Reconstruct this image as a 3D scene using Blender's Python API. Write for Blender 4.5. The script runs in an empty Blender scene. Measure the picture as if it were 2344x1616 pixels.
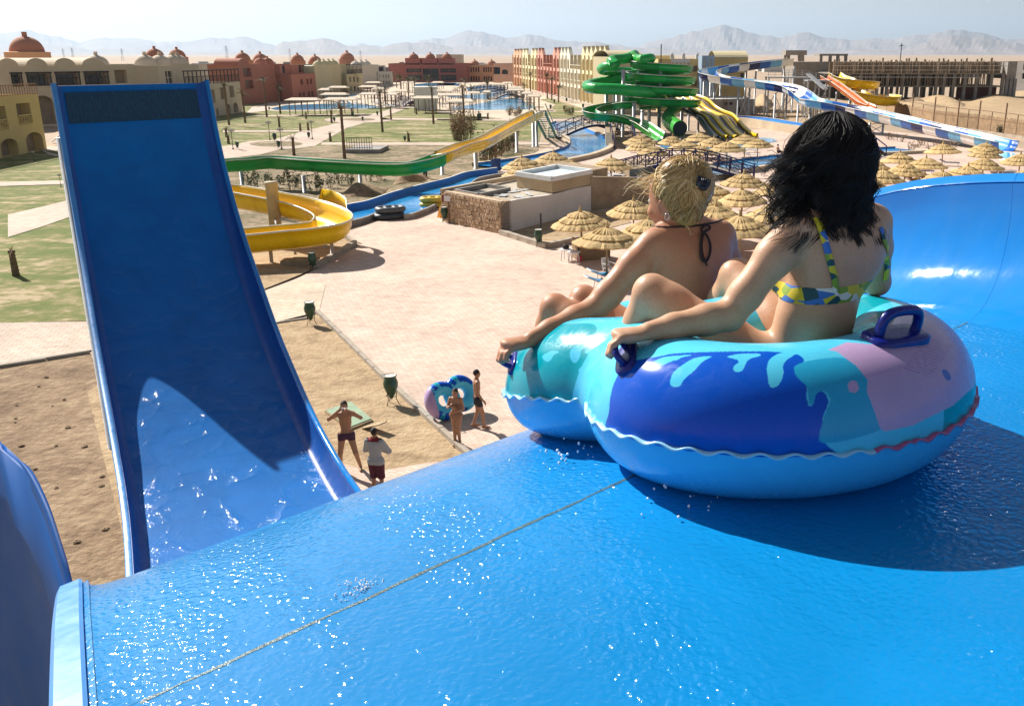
import bpy, bmesh, math, random
import numpy as np
from mathutils import Vector, Matrix
from mathutils.bvhtree import BVHTree
sc = bpy.context.scene
R_ = math.radians
# ------------------------------------------------------------------ camera
FPX, CX, CY, HY, CAMH = 2150.0, 1350.0, 808.0, 124.0, 10.5
TH = math.atan((CY - HY) / FPX); SN, CS = math.sin(TH), math.cos(TH)
cam_d = bpy.data.cameras.new('camera'); cam = bpy.data.objects.new('camera', cam_d)
sc.collection.objects.link(cam); sc.camera = cam
cam_d.sensor_width = 36.0; cam_d.lens = FPX / 2344 * 36.0
cam_d.shift_x = -(CX - 1172) / 2344
cam_d.clip_start = 0.05; cam_d.clip_end = 90000
cam.location = (0, 0, CAMH); cam.rotation_euler = (math.pi / 2 - TH, 0, 0)
# ------------------------------------------------------------------ sky and sun
SUN_AZ = math.atan2(-0.72, 0.694)      # measured from +Y, towards +X
SUN_EL = R_(37.5)
w = bpy.data.worlds.new('World'); sc.world = w; w.use_nodes = True
nt = w.node_tree; bg = nt.nodes['Background']
sky = nt.nodes.new('ShaderNodeTexSky'); sky.sky_type = 'NISHITA'; sky.sun_disc = False
sky.sun_elevation = SUN_EL; sky.sun_rotation = SUN_AZ
sky.air_density = 1.0; sky.dust_density = 0.8; sky.ozone_density = 2.0; sky.altitude = 0
hs = nt.nodes.new('ShaderNodeMix'); hs.data_type = 'RGBA'; hs.blend_type = 'MIX'; hs.inputs[0].default_value = 0.72   # hazy, washed-out desert sky
bw = nt.nodes.new('ShaderNodeRGBToBW'); nt.links.new(sky.outputs[0], bw.inputs[0])
tn = nt.nodes.new('ShaderNodeMix'); tn.data_type = 'RGBA'; tn.blend_type = 'MULTIPLY'; tn.inputs[0].default_value = 1.0; tn.inputs[7].default_value = (0.95, 0.99, 1.08, 1)
nt.links.new(bw.outputs[0], tn.inputs[6]); nt.links.new(sky.outputs[0], hs.inputs[6]); nt.links.new(tn.outputs[2], hs.inputs[7])
nt.links.new(hs.outputs[2], bg.inputs[0]); bg.inputs[1].default_value = 0.06
sun_d = bpy.data.lights.new('sun', 'SUN'); sun = bpy.data.objects.new('sun', sun_d)
sc.collection.objects.link(sun)
sun_d.energy = 4.8; sun_d.angle = R_(0.55); sun_d.color = (1.0, 0.95, 0.88)
sun_to = Vector((math.sin(SUN_AZ) * math.cos(SUN_EL), math.cos(SUN_AZ) * math.cos(SUN_EL), math.sin(SUN_EL)))
sun.rotation_euler = sun_to.to_track_quat('Z', 'Y').to_euler()
sc.view_settings.view_transform = 'Standard'; sc.view_settings.look = 'None'
sc.view_settings.exposure = 0.85; sc.view_settings.gamma = 1.0
sc.render.engine = 'CYCLES'
# ------------------------------------------------------------------ pixel helpers (a pixel gives a direction; depth comes from what a thing touches)
def ray(px, py):
    u = (px - CX) / FPX; v = (py - CY) / FPX
    return Vector((u, CS - v * SN, -(SN + v * CS)))
def P(px, py, z=0.0):
    r = ray(px, py); k = (z - CAMH) / r.z
    return Vector((r.x * k, r.y * k, z))
def K(px, py, k):
    r = ray(px, py); return Vector((r.x * k, r.y * k, CAMH + r.z * k))
def AT(px, py, Y):
    r = ray(px, py); k = Y / r.y; return Vector((r.x * k, Y, CAMH + r.z * k))
ZM = dict(z1=(0, 50, 3.858), z2=(500, 80, 3.858), z3=(1000, 80, 4.63), z4=(1400, 60, 4.63), z5=(1844, 60, 4.63), z6=(1844, 250, 4.56),
          a1=(500, 300, 3.8), a2=(950, 300, 4.2), a3=(550, 640, 3.325), a4=(1100, 340, 3.069), a5=(1500, 200, 2.418), a6=(1100, 660, 1.861), a7=(100, 180, 3.069), a8=(0, 800, 1.956))
def Q(zm, x, y):
    o = ZM[zm]; return (o[0] + x / o[2], o[1] + y / o[2])
def PZ(zm, x, y, z=0.0):
    return P(*Q(zm, x, y), z)
def hgt(base, py):            # height of the point above ground point `base` that shows at image row py
    v = (py - CY) / FPX; sl = -(SN + v * CS) / (CS - v * SN)
    return CAMH + base.y * sl
# ------------------------------------------------------------------ materials
def new_mat(name):
    m = bpy.data.materials.new(name); m.use_nodes = True
    nt = m.node_tree; b = nt.nodes['Principled BSDF']
    return m, nt, b
def node(nt, t, **kw):
    n = nt.nodes.new(t)
    for k, v in kw.items():
        if k.startswith('i_'):
            key = k[2:]; key = int(key) if key.isdigit() else key.replace('_', ' ')
            n.inputs[key].default_value = v
        else: setattr(n, k, v)
    return n
def ramp(nt, src, stops, interp='LINEAR'):
    r = nt.nodes.new('ShaderNodeValToRGB'); r.color_ramp.interpolation = interp
    e = r.color_ramp.elements
    while len(e) < len(stops): e.new(0.5)
    for el, (p, c) in zip(e, stops):
        el.position = p; el.color = (*c, 1) if len(c) == 3 else c
    nt.links.new(src, r.inputs[0]); return r
def mixc(nt, fac, a, b, mode='MIX'):
    m = nt.nodes.new('ShaderNodeMix'); m.data_type = 'RGBA'; m.blend_type = mode
    for s, v in ((m.inputs[0], fac), (m.inputs[6], a), (m.inputs[7], b)):
        if hasattr(v, 'is_output'): nt.links.new(v, s)
        elif isinstance(v, (int, float)): s.default_value = v
        else: s.default_value = (*v, 1) if len(v) == 3 else v
    return m.outputs[2]
def coords(nt, kind='Object'):
    return nt.nodes.new('ShaderNodeTexCoord').outputs[kind]
def noise(nt, vec, scale, detail=4, rough=0.55, dist=0.0):
    n = node(nt, 'ShaderNodeTexNoise'); n.inputs['Scale'].default_value = scale
    n.inputs['Detail'].default_value = detail; n.inputs['Roughness'].default_value = rough; n.inputs['Distortion'].default_value = dist
    if vec is not None: nt.links.new(vec, n.inputs['Vector'])
    return n.outputs['Fac']
def bump(nt, h, strength, dist=0.01, nrm=None):
    b = node(nt, 'ShaderNodeBump'); b.inputs['Strength'].default_value = strength; b.inputs['Distance'].default_value = dist
    nt.links.new(h, b.inputs['Height'])
    if nrm is not None: nt.links.new(nrm, b.inputs['Normal'])
    return b.outputs[0]
def sc3(c, k): return tuple(min(1, max(0, x * k)) for x in c)
MATS = {}
def M(name, col=None, rough=0.6, var=0.18, vscale=3.0, bmp=0.25, bscale=40.0, bdist=0.01, metal=0.0, geo=False, spec=0.5, dirt=None):
    """weathered plain surface: colour drifting over two noise scales, small relief"""
    if name in MATS: return MATS[name]
    m, nt, b = new_mat(name)
    if geo:
        vec = node(nt, 'ShaderNodeNewGeometry').outputs['Position']
    else: vec = coords(nt)
    n1 = noise(nt, vec, vscale, 5, 0.6); n2 = noise(nt, vec, vscale * 7.3, 4, 0.6)
    c = ramp(nt, n1, [(0.3, sc3(col, 1 - var)), (0.7, sc3(col, 1 + var * 0.7))]).outputs[0]
    c2 = ramp(nt, n2, [(0.3, (1 - var * 0.6,) * 3), (0.65, (1, 1, 1))]).outputs[0]
    o = mixc(nt, 1.0, c, c2, 'MULTIPLY')
    if dirt:
        n3 = noise(nt, vec, dirt[1], 6, 0.65, 0.6)
        f = ramp(nt, n3, [(dirt[2], (0, 0, 0)), (dirt[2] + 0.12, (1, 1, 1))]).outputs[0]
        o = mixc(nt, f, o, dirt[0])
    nt.links.new(o, b.inputs['Base Color'])
    rr = ramp(nt, n2, [(0.2, (max(0, rough - 0.08),) * 3), (0.8, (min(1, rough + 0.08),) * 3)]).outputs[0]
    nt.links.new(rr, b.inputs['Roughness'])
    b.inputs['Metallic'].default_value = metal; b.inputs['Specular IOR Level'].default_value = spec
    if bmp: nt.links.new(bump(nt, noise(nt, vec, bscale, 5, 0.6), bmp, bdist), b.inputs['Normal'])
    MATS[name] = m; return m
# ------------------------------------------------------------------ objects
COL = sc.collection
def obj(name, me, mat=None, parent=None, loc=None, smooth=False):
    o = bpy.data.objects.new(name, me); COL.objects.link(o)
    if mat is not None and len(me.materials) == 0: me.materials.append(mat)
    if parent is not None: o.parent = parent
    if loc is not None: o.location = loc
    if smooth: me.polygons.foreach_set('use_smooth', [True] * len(me.polygons))
    return o
def empty(name, loc=(0, 0, 0), rz=0.0):
    o = bpy.data.objects.new(name, None); COL.objects.link(o); o.location = loc; o.rotation_euler = (0, 0, rz)
    o.empty_display_size = 0.2; return o
def tag(o, label=None, cat=None, group=None, kind=None):
    if label: o['label'] = label
    if cat: o['category'] = cat
    if group: o['group'] = group
    if kind: o['kind'] = kind
    return o
def copy_tree(o, parent=None):
    c = o.copy(); COL.objects.link(c); c.parent = parent
    for ch in list(o.children): copy_tree(ch, c)
    return c
def mesh(name, vs, fs):
    me = bpy.data.meshes.new(name); me.from_pydata([tuple(v) for v in vs], [], fs); me.update(); return me
class B:
    """collects simple solids for ONE mesh"""
    def __init__(self): self.v = []; self.f = []
    def add(self, vs, fs):
        n = len(self.v); self.v += [tuple(x) for x in vs]; self.f += [tuple(i + n for i in q) for q in fs]; return self
    def box(self, lo, hi, mtx=None):
        (a, b_, c), (d, e, f) = lo, hi
        vs = [Vector(p) for p in ((a, b_, c), (d, b_, c), (d, e, c), (a, e, c), (a, b_, f), (d, b_, f), (d, e, f), (a, e, f))]
        if mtx is not None: vs = [mtx @ p for p in vs]
        return self.add(vs, [(0, 3, 2, 1), (4, 5, 6, 7), (0, 1, 5, 4), (1, 2, 6, 5), (2, 3, 7, 6), (3, 0, 4, 7)])
    def tube(self, pts, rad, n=8, cap=True, closed=False):
        pts = [Vector(p) for p in pts]; m = len(pts)
        rs = rad if isinstance(rad, (list, tuple)) else [rad] * m
        vs = []; up0 = None
        for i, p in enumerate(pts):
            a = pts[(i - 1) % m] if (i > 0 or closed) else p; c = pts[(i + 1) % m] if (i < m - 1 or closed) else p
            t = (c - a).normalized() if (c - a).length > 1e-9 else Vector((0, 0, 1))
            if up0 is None: up0 = Vector((0, 0, 1)) if abs(t.z) < 0.9 else Vector((1, 0, 0))
            x = t.cross(up0)
            if x.length < 1e-6: x = t.orthogonal()
            x.normalize(); y = x.cross(t).normalized(); up0 = y
            for k in range(n):
                an = 2 * math.pi * k / n; vs.append(p + (x * math.cos(an) + y * math.sin(an)) * rs[i])
        fs = []
        for i in range(m if closed else m - 1):
            for k in range(n):
                j = (i + 1) % m
                fs.append((i * n + k, i * n + (k + 1) % n, j * n + (k + 1) % n, j * n + k))
        if cap and not closed:
            fs.append(tuple(range(n))[::-1]); fs.append(tuple((m - 1) * n + k for k in range(n)))
        return self.add(vs, fs)
    def bar(self, a, b_, w_, h_=None):
        """rectangular bar between two points"""
        a = Vector(a); b_ = Vector(b_); h_ = h_ or w_; t = (b_ - a); L = t.length
        if L < 1e-6: return self
        t.normalize(); up = Vector((0, 0, 1)) if abs(t.z) < 0.95 else Vector((0, 1, 0))
        x = t.cross(up).normalized() * (w_ / 2); y = x.cross(t).normalized() * (h_ / 2)
        vs = [a - x - y, a + x - y, a + x + y, a - x + y, b_ - x - y, b_ + x - y, b_ + x + y, b_ - x + y]
        return self.add(vs, [(0, 3, 2, 1), (4, 5, 6, 7), (0, 1, 5, 4), (1, 2, 6, 5), (2, 3, 7, 6), (3, 0, 4, 7)])
    def lathe(self, prof, n=16, c=(0, 0, 0), capb=True, capt=True):
        vs = [(c[0] + r * math.cos(2 * math.pi * k / n), c[1] + r * math.sin(2 * math.pi * k / n), c[2] + z) for r, z in prof for k in range(n)]
        fs = [(i * n + k, i * n + (k + 1) % n, (i + 1) * n + (k + 1) % n, (i + 1) * n + k) for i in range(len(prof) - 1) for k in range(n)]
        if capb: fs.append(tuple(range(n))[::-1])
        if capt: fs.append(tuple((len(prof) - 1) * n + k for k in range(n)))
        return self.add(vs, fs)
    def prism(self, poly, z0, z1):
        n = len(poly); vs = [(p[0], p[1], z0) for p in poly] + [(p[0], p[1], z1) for p in poly]
        ar = sum(poly[i][0] * poly[(i + 1) % n][1] - poly[(i + 1) % n][0] * poly[i][1] for i in range(n))
        o = list(range(n)); 
        if ar < 0: o = o[::-1]
        fs = [tuple(o[::-1]), tuple(n + i for i in o)] + [(o[i], o[(i + 1) % n], n + o[(i + 1) % n], n + o[i]) for i in range(n)]
        return self.add(vs, fs)
    def loft(self, rows, close=False):
        m = len(rows[0]); vs = [p for r in rows for p in r]
        fs = []
        for i in range(len(rows) - 1):
            for k in range(m if close else m - 1):
                fs.append((i * m + k, i * m + (k + 1) % m, (i + 1) * m + (k + 1) % m, (i + 1) * m + k))
        return self.add(vs, fs)
    def build(self, name, mat=None, parent=None, smooth=False, loc=None):
        return obj(name, mesh(name, self.v, self.f), mat, parent, loc, smooth)
def solidify(vs, fs, th):
    """give an open sheet real thickness (offset along vertex normals)"""
    me = mesh('t', vs, fs); n = len(vs)
    nr = [v.normal.copy() for v in me.vertices]
    cnt = {}
    for f in fs:
        for i in range(len(f)):
            e = (f[i], f[(i + 1) % len(f)]); cnt[e] = cnt.get(e, 0) + 1
    out = [Vector(v) for v in vs] + [Vector(v) - nr[i] * th for i, v in enumerate(vs)]
    ff = [tuple(f) for f in fs] + [tuple(i + n for i in reversed(f)) for f in fs]
    for (a, b_) in cnt:
        if (b_, a) not in cnt:      # rim faces get their own vertices so shading stays crisp there
            m_ = len(out); out += [out[b_].copy(), out[a].copy(), out[a + n].copy(), out[b_ + n].copy()]; ff.append((m_, m_ + 1, m_ + 2, m_ + 3))
    bpy.data.meshes.remove(me); return out, ff
def sheet_poly(name, pts, z, mat, kind='structure', parent=None):
    """flat ground sheet from a ground polygon"""
    vs = [(p[0], p[1], z) for p in pts]
    ar = sum(vs[i][0] * vs[(i + 1) % len(vs)][1] - vs[(i + 1) % len(vs)][0] * vs[i][1] for i in range(len(vs)))
    if ar < 0: vs.reverse()
    o = obj(name, mesh(name, vs, [tuple(range(len(vs)))]), mat, parent)
    if kind and parent is None: o['kind'] = kind
    return o
def smooth_line(pts, n=8, closed=False):
    """Catmull-Rom through points"""
    pts = [Vector(p) for p in pts]; out = []; m = len(pts)
    rng_ = range(m) if closed else range(m - 1)
    for i in rng_:
        p0 = pts[(i - 1) % m] if (i > 0 or closed) else pts[0] * 2 - pts[1]
        p1 = pts[i]; p2 = pts[(i + 1) % m]
        p3 = pts[(i + 2) % m] if (i < m - 2 or closed) else p2 * 2 - p1
        for j in range(n):
            t = j / n
            out.append(0.5 * ((2 * p1) + (p2 - p0) * t + (2 * p0 - 5 * p1 + 4 * p2 - p3) * t * t + (3 * p1 - p0 - 3 * p2 + p3) * t ** 3))
    if not closed: out.append(pts[-1])
    return out
# ------------------------------------------------------------------ signed-distance modelling (bodies, inflatable tubes)
class Field:
    def __init__(self, lo, hi, h):
        self.lo = np.array(lo, np.float32); self.h = h
        self.n = np.ceil((np.array(hi) - self.lo) / h).astype(int) + 1
        self.F = np.full(self.n, 1.0, np.float32)
    def sub(self, c0, c1, pad):
        a = np.floor((np.minimum(c0, c1) - pad - self.lo) / self.h).astype(int); b = np.ceil((np.maximum(c0, c1) + pad - self.lo) / self.h).astype(int) + 1
        a = np.clip(a, 0, self.n); b = np.clip(b, 0, self.n)
        sl = tuple(slice(i, j) for i, j in zip(a, b))
        g = [self.lo[i] + self.h * np.arange(a[i], b[i], dtype=np.float32) for i in range(3)]
        return sl, np.meshgrid(*g, indexing='ij', sparse=True)
    def put(self, sl, d, k, cut=False):
        A = self.F[sl]
        if cut:
            d = -d
            if k > 0:
                hh = np.clip(0.5 - 0.5 * (A - d) / k, 0, 1); self.F[sl] = A * (1 - hh) + d * hh + k * hh * (1 - hh)
            else: self.F[sl] = np.maximum(A, d)
            return
        if k > 0:
            hh = np.clip(0.5 + 0.5 * (A - d) / k, 0, 1); self.F[sl] = A * (1 - hh) + d * hh - k * hh * (1 - hh)
        else: self.F[sl] = np.minimum(A, d)
    def cone(self, a, b, ra, rb, k=0.02, cut=False):
        a = np.array(a, np.float32); b = np.array(b, np.float32); r = max(ra, rb)
        sl, (X, Y, Z) = self.sub(a, b, r + k + 3 * self.h)
        ab = b - a; L2 = float(ab @ ab) + 1e-9
        t = np.clip(((X - a[0]) * ab[0] + (Y - a[1]) * ab[1] + (Z - a[2]) * ab[2]) / L2, 0, 1)
        d = np.sqrt((X - a[0] - t * ab[0]) ** 2 + (Y - a[1] - t * ab[1]) ** 2 + (Z - a[2] - t * ab[2]) ** 2) - (ra + (rb - ra) * t)
        self.put(sl, d, k, cut)
    def ecap(self, a, b, ra, rb, axis, q, k=0.02):
        """tapered capsule squashed by q along `axis` (torso sections)"""
        a = np.array(a, np.float32); b = np.array(b, np.float32); r = max(ra, rb) * max(1, q); ax = np.array(axis, np.float32); ax /= np.linalg.norm(ax)
        sl, (X, Y, Z) = self.sub(a, b, r + k + 3 * self.h)
        pa = ((X - a[0]) * ax[0] + (Y - a[1]) * ax[1] + (Z - a[2]) * ax[2]); s = pa * (1 / q - 1)
        ab = b - a; sab = float(ab @ ax) * (1 / q - 1); ab = ab + ax * sab
        dx = X - a[0] + s * ax[0]; dy = Y - a[1] + s * ax[1]; dz = Z - a[2] + s * ax[2]
        L2 = float(ab @ ab) + 1e-9
        t = np.clip((dx * ab[0] + dy * ab[1] + dz * ab[2]) / L2, 0, 1)
        d = (np.sqrt((dx - t * ab[0]) ** 2 + (dy - t * ab[1]) ** 2 + (dz - t * ab[2]) ** 2) - (ra + (rb - ra) * t)) * min(1, (1 + q) / 2)
        self.put(sl, d, k)
    def ell(self, c, r, ax=None, k=0.02, cut=False):
        c = np.array(c, np.float32); r = np.array(r, np.float32)
        E = np.eye(3, dtype=np.float32) if ax is None else np.array(ax, np.float32)
        sl, (X, Y, Z) = self.sub(c, c, float(r.max()) + k + 3 * self.h)
        q = [(X - c[0]) * E[i][0] + (Y - c[1]) * E[i][1] + (Z - c[2]) * E[i][2] for i in range(3)]
        k0 = np.sqrt(sum((q[i] / r[i]) ** 2 for i in range(3))); k1 = np.sqrt(sum((q[i] / r[i] ** 2) ** 2 for i in range(3))) + 1e-6
        self.put(sl, k0 * (k0 - 1) / k1, k, cut)
    def chain(self, pts, rads, k=0.015):
        for i in range(len(pts) - 1): self.cone(pts[i], pts[i + 1], rads[i], rads[i + 1], k)
    def mesh_arrays(self):
        F = self.F; s = F < 0
        c = s[:-1, :-1, :-1].astype(np.int8)
        for i in (0, 1):
            for j in (0, 1):
                for l in (0, 1):
                    if i + j + l: c = c + s[i:F.shape[0] - 1 + i, j:F.shape[1] - 1 + j, l:F.shape[2] - 1 + l]
        act = (c > 0) & (c < 8); I = np.argwhere(act); idx = np.full(act.shape, -1, np.int64); idx[act] = np.arange(len(I))
        acc = np.zeros((len(I), 3)); cn = np.zeros(len(I))
        cr = [(i, j, l) for i in (0, 1) for j in (0, 1) for l in (0, 1)]
        for p in cr:
            for ax in range(3):
                if p[ax]: continue
                q = list(p); q[ax] = 1
                fa = F[I[:, 0] + p[0], I[:, 1] + p[1], I[:, 2] + p[2]]; fb = F[I[:, 0] + q[0], I[:, 1] + q[1], I[:, 2] + q[2]]
                m = (fa < 0) != (fb < 0); t = np.where(m, fa / np.where(m, fa - fb, 1), 0)
                pos = np.tile(np.array(p, float), (len(I), 1)); pos[:, ax] += t
                acc += pos * m[:, None]; cn += m
        V = (I + acc / cn[:, None]) * self.h + self.lo
        quads = []
        for ax in range(3):
            sl0 = [slice(None)] * 3; sl1 = [slice(None)] * 3; sl0[ax] = slice(0, -1); sl1[ax] = slice(1, None)
            a = s[tuple(sl0)]; b = s[tuple(sl1)]; ed = np.argwhere(a != b)
            o1, o2 = [i for i in range(3) if i != ax]
            ok = (ed[:, o1] > 0) & (ed[:, o2] > 0) & (ed[:, o1] < act.shape[o1]) & (ed[:, o2] < act.shape[o2])
            ed = ed[ok]
            def cid(d1, d2):
                e = ed.copy(); e[:, o1] -= d1; e[:, o2] -= d2; return idx[e[:, 0], e[:, 1], e[:, 2]]
            qd = np.stack([cid(1, 1), cid(0, 1), cid(0, 0), cid(1, 0)], 1)
            fl = a[ed[:, 0], ed[:, 1], ed[:, 2]]
            if ax == 1: fl = ~fl
            qd[~fl] = qd[~fl][:, ::-1]; quads.append(qd)
        Qd = np.concatenate(quads); Qd = Qd[(Qd >= 0).all(1)]
        return V, Qd
    def to_mesh(self, name, relax=2):
        V, Qd = self.mesh_arrays()
        for _ in range(relax):      # light smoothing removes grid steps
            S_ = np.zeros_like(V); n_ = np.zeros(len(V))
            for a, b in ((0, 1), (1, 2), (2, 3), (3, 0)):
                np.add.at(S_, Qd[:, a], V[Qd[:, b]]); np.add.at(n_, Qd[:, a], 1); np.add.at(S_, Qd[:, b], V[Qd[:, a]]); np.add.at(n_, Qd[:, b], 1)
            V = V * 0.5 + 0.5 * S_ / np.maximum(n_, 1)[:, None]
        me = bpy.data.meshes.new(name)
        me.vertices.add(len(V)); me.vertices.foreach_set('co', V.astype(np.float32).ravel())
        me.loops.add(len(Qd) * 4); me.loops.foreach_set('vertex_index', Qd.astype(np.int32).ravel())
        me.polygons.add(len(Qd)); me.polygons.foreach_set('loop_start', np.arange(0, len(Qd) * 4, 4, dtype=np.int32))
        me.polygons.foreach_set('use_smooth', np.ones(len(Qd), bool))
        me.update(calc_edges=True); me.validate(); return me, V
def bvh_of(me):
    return BVHTree.FromPolygons([v.co.copy() for v in me.vertices], [tuple(p.vertices) for p in me.polygons])
def paint(me, name, cols):
    """per-vertex print colours"""
    at = me.color_attributes.new(name, 'FLOAT_COLOR', 'POINT')
    at.data.foreach_set('color', np.concatenate([cols, np.ones((len(cols), 1))], 1).astype(np.float32).ravel())
def in_poly(px, py, poly):
    x0, x1 = min(p[0] for p in poly), max(p[0] for p in poly); y0, y1 = min(p[1] for p in poly), max(p[1] for p in poly)
    idx = np.nonzero((px >= x0) & (px <= x1) & (py >= y0) & (py <= y1))[0]; out = np.zeros(len(px), bool)
    if len(idx): out[idx] = _in_poly(px[idx], py[idx], poly)
    return out
def _in_poly(px, py, poly):
    inside = np.zeros(len(px), bool); n = len(poly); j = n - 1
    for i in range(n):
        xi, yi = poly[i]; xj, yj = poly[j]
        c = ((yi > py) != (yj > py)) & (px < (xj - xi) * (py - yi) / (yj - yi + 1e-12) + xi)
        inside ^= c; j = i
    return inside
def project(V):
    z = V[:, 2] - CAMH; d = V[:, 1] * CS - z * SN
    return CX + FPX * V[:, 0] / d, CY - FPX * (V[:, 1] * SN + z * CS) / d
# ------------------------------------------------------------------ the blue raft slide: start deck, drop, valley and the tall turning wall
ST = Vector((0.6985, 0.7156, 0)); SS = Vector((-0.7156, 0.6985, 0)); DECK = CAMH - 1.155
AX = (SS + ST * 0.30).normalized()
def wet_blue(name, col, streak, rip, ripd, caustic=False, rough=0.06, deep=None):
    m, nt, b = new_mat(name)
    pos = node(nt, 'ShaderNodeNewGeometry').outputs['Position']
    mp = node(nt, 'ShaderNodeMapping', vector_type='TEXTURE'); nt.links.new(pos, mp.inputs[0])
    mp.inputs['Rotation'].default_value = (0, 0, math.atan2(AX.y, AX.x))
    n1 = noise(nt, mp.outputs[0], 1.3, 5, 0.6, 0.4)
    c = ramp(nt, n1, [(0.3, sc3(col, 0.86)), (0.7, sc3(col, 1.08))]).outputs[0]
    n5 = noise(nt, pos, 2.6, 6, 0.7, 0.8)
    alg = ramp(nt, n5, [(0.72, (0, 0, 0)), (0.80, (0.35, 0.35, 0.35))]).outputs[0]
    c = mixc(nt, alg, c, (0.05, 0.20, 0.22))
    nt.links.new(c, b.inputs['Base Color'])
    b.inputs['Roughness'].default_value = 0.5; b.inputs['Specular IOR Level'].default_value = 0.08
    b.inputs['Coat Weight'].default_value = 0.5 if caustic else 0.75; b.inputs['Coat IOR'].default_value = 1.36
    b.inputs['Coat Roughness'].default_value = rough
    # running film of water: fine ripples, stronger along flow streaks
    st = node(nt, 'ShaderNodeMapping', vector_type='POINT'); nt.links.new(mp.outputs[0], st.inputs[0])
    st.inputs['Scale'].default_value = (0.5, 2.6, 1.0)
    sm = ramp(nt, noise(nt, st.outputs[0], streak, 4, 0.6, 0.5), [(0.40, (0.34,) * 3), (0.64, (1.1, 1.1, 1.1))]).outputs[0]
    f1 = noise(nt, pos, rip, 0.6, 0.5, 0.3); f2 = noise(nt, pos, rip * 0.27, 2, 0.5, 1.0)
    mul = node(nt, 'ShaderNodeMath', operation='MULTIPLY'); nt.links.new(f1, mul.inputs[0]); nt.links.new(sm, mul.inputs[1])
    add = node(nt, 'ShaderNodeMath', operation='MULTIPLY_ADD'); nt.links.new(f2, add.inputs[0]); add.inputs[1].default_value = 0.45; nt.links.new(mul.outputs[0], add.inputs[2])
    h = add.outputs[0]
    if caustic:
        vo = node(nt, 'ShaderNodeTexVoronoi', feature='SMOOTH_F1'); vo.inputs['Scale'].default_value = 2.1; vo.inputs['Smoothness'].default_value = 0.25
        wv = node(nt, 'ShaderNodeVectorMath', operation='ADD'); nx = node(nt, 'ShaderNodeTexNoise'); nx.inputs['Scale'].default_value = 1.1; nt.links.new(pos, nx.inputs[0])
        nt.links.new(pos, wv.inputs[0]); nt.links.new(nx.outputs['Color'], wv.inputs[1]); nt.links.new(wv.outputs[0], vo.inputs['Vector'])
        pw = node(nt, 'ShaderNodeMath', operation='POWER'); nt.links.new(vo.outputs['Distance'], pw.inputs[0]); pw.inputs[1].default_value = 5.0
        ad = node(nt, 'ShaderNodeMath', operation='MULTIPLY_ADD'); nt.links.new(pw.outputs[0], ad.inputs[0]); ad.inputs[1].default_value = 7.0; nt.links.new(h, ad.inputs[2]); h = ad.outputs[0]
        rd = ramp(nt, vo.outputs['Distance'], [(0.50, (0, 0, 0)), (0.64, (1, 1, 1))]).outputs[0]; fn = noise(nt, pos, 26, 1, .5)
        m3 = node(nt, 'ShaderNodeMath', operation='MULTIPLY'); nt.links.new(rd, m3.inputs[0]); nt.links.new(fn, m3.inputs[1])
        a3 = node(nt, 'ShaderNodeMath', operation='MULTIPLY_ADD'); nt.links.new(m3.outputs[0], a3.inputs[0]); a3.inputs[1].default_value = 1.3; nt.links.new(h, a3.inputs[2]); h = a3.outputs[0]
    bn = bump(nt, h, 1.0, ripd)
    nt.links.new(bn, b.inputs['Coat Normal'])
    nt.links.new(bump(nt, h, 0.10, ripd), b.inputs['Normal'])
    MATS[name] = m; return m
BLUE = (0.0005, 0.205, 0.51)
m_deck = wet_blue('wet blue fibreglass deck', BLUE, 1.5, 62.0, 0.0115, rough=0.1)
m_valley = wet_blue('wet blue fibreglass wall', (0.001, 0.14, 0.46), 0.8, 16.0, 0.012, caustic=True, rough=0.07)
def dry_blue(name, col, rough=0.25, streaks=0.0):
    m, nt, b = new_mat(name); pos = node(nt, 'ShaderNodeNewGeometry').outputs['Position']
    mp = node(nt, 'ShaderNodeMapping'); nt.links.new(pos, mp.inputs[0]); mp.inputs['Scale'].default_value = (1, 1, 0.15)
    n1 = noise(nt, pos, 1.1, 5, 0.6, 0.3); n2 = noise(nt, mp.outputs[0], 9, 4, 0.6)
    c = ramp(nt, n1, [(0.3, sc3(col, 0.85)), (0.7, sc3(col, 1.12))]).outputs[0]
    c = mixc(nt, ramp(nt, n2, [(0.45, (0, 0, 0)), (0.8, (0.5, 0.5, 0.5))]).outputs[0], c, sc3((col[0] + 0.03, col[1] * 1.15, col[2]), 0.9))
    nt.links.new(c, b.inputs['Base Color']); b.inputs['Roughness'].default_value = rough
    nt.links.new(ramp(nt, n2, [(0.3, (rough * 0.7,) * 3), (0.8, (rough * 1.6,) * 3)]).outputs[0], b.inputs['Roughness'])
    nt.links.new(bump(nt, noise(nt, pos, 6, 4, 0.5), 0.12, 0.02), b.inputs['Normal'])
    MATS[name] = m; return m
m_side = dry_blue('blue gelcoat side', (0.004, 0.20, 0.58), 0.07)
m_wall = dry_blue('shade-darkened blue fibreglass wall', (0.0015, 0.085, 0.37), 0.4)  # same fibreglass as the deck, with the wall's shade put into its blue
m_rim = dry_blue('pale blue worn rim', (0.06, 0.26, 0.62), 0.4)
m_grime = M('grey green seam grime', (0.055, 0.125, 0.135), 0.35, 0.6, 22, 0.4, 120)
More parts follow.
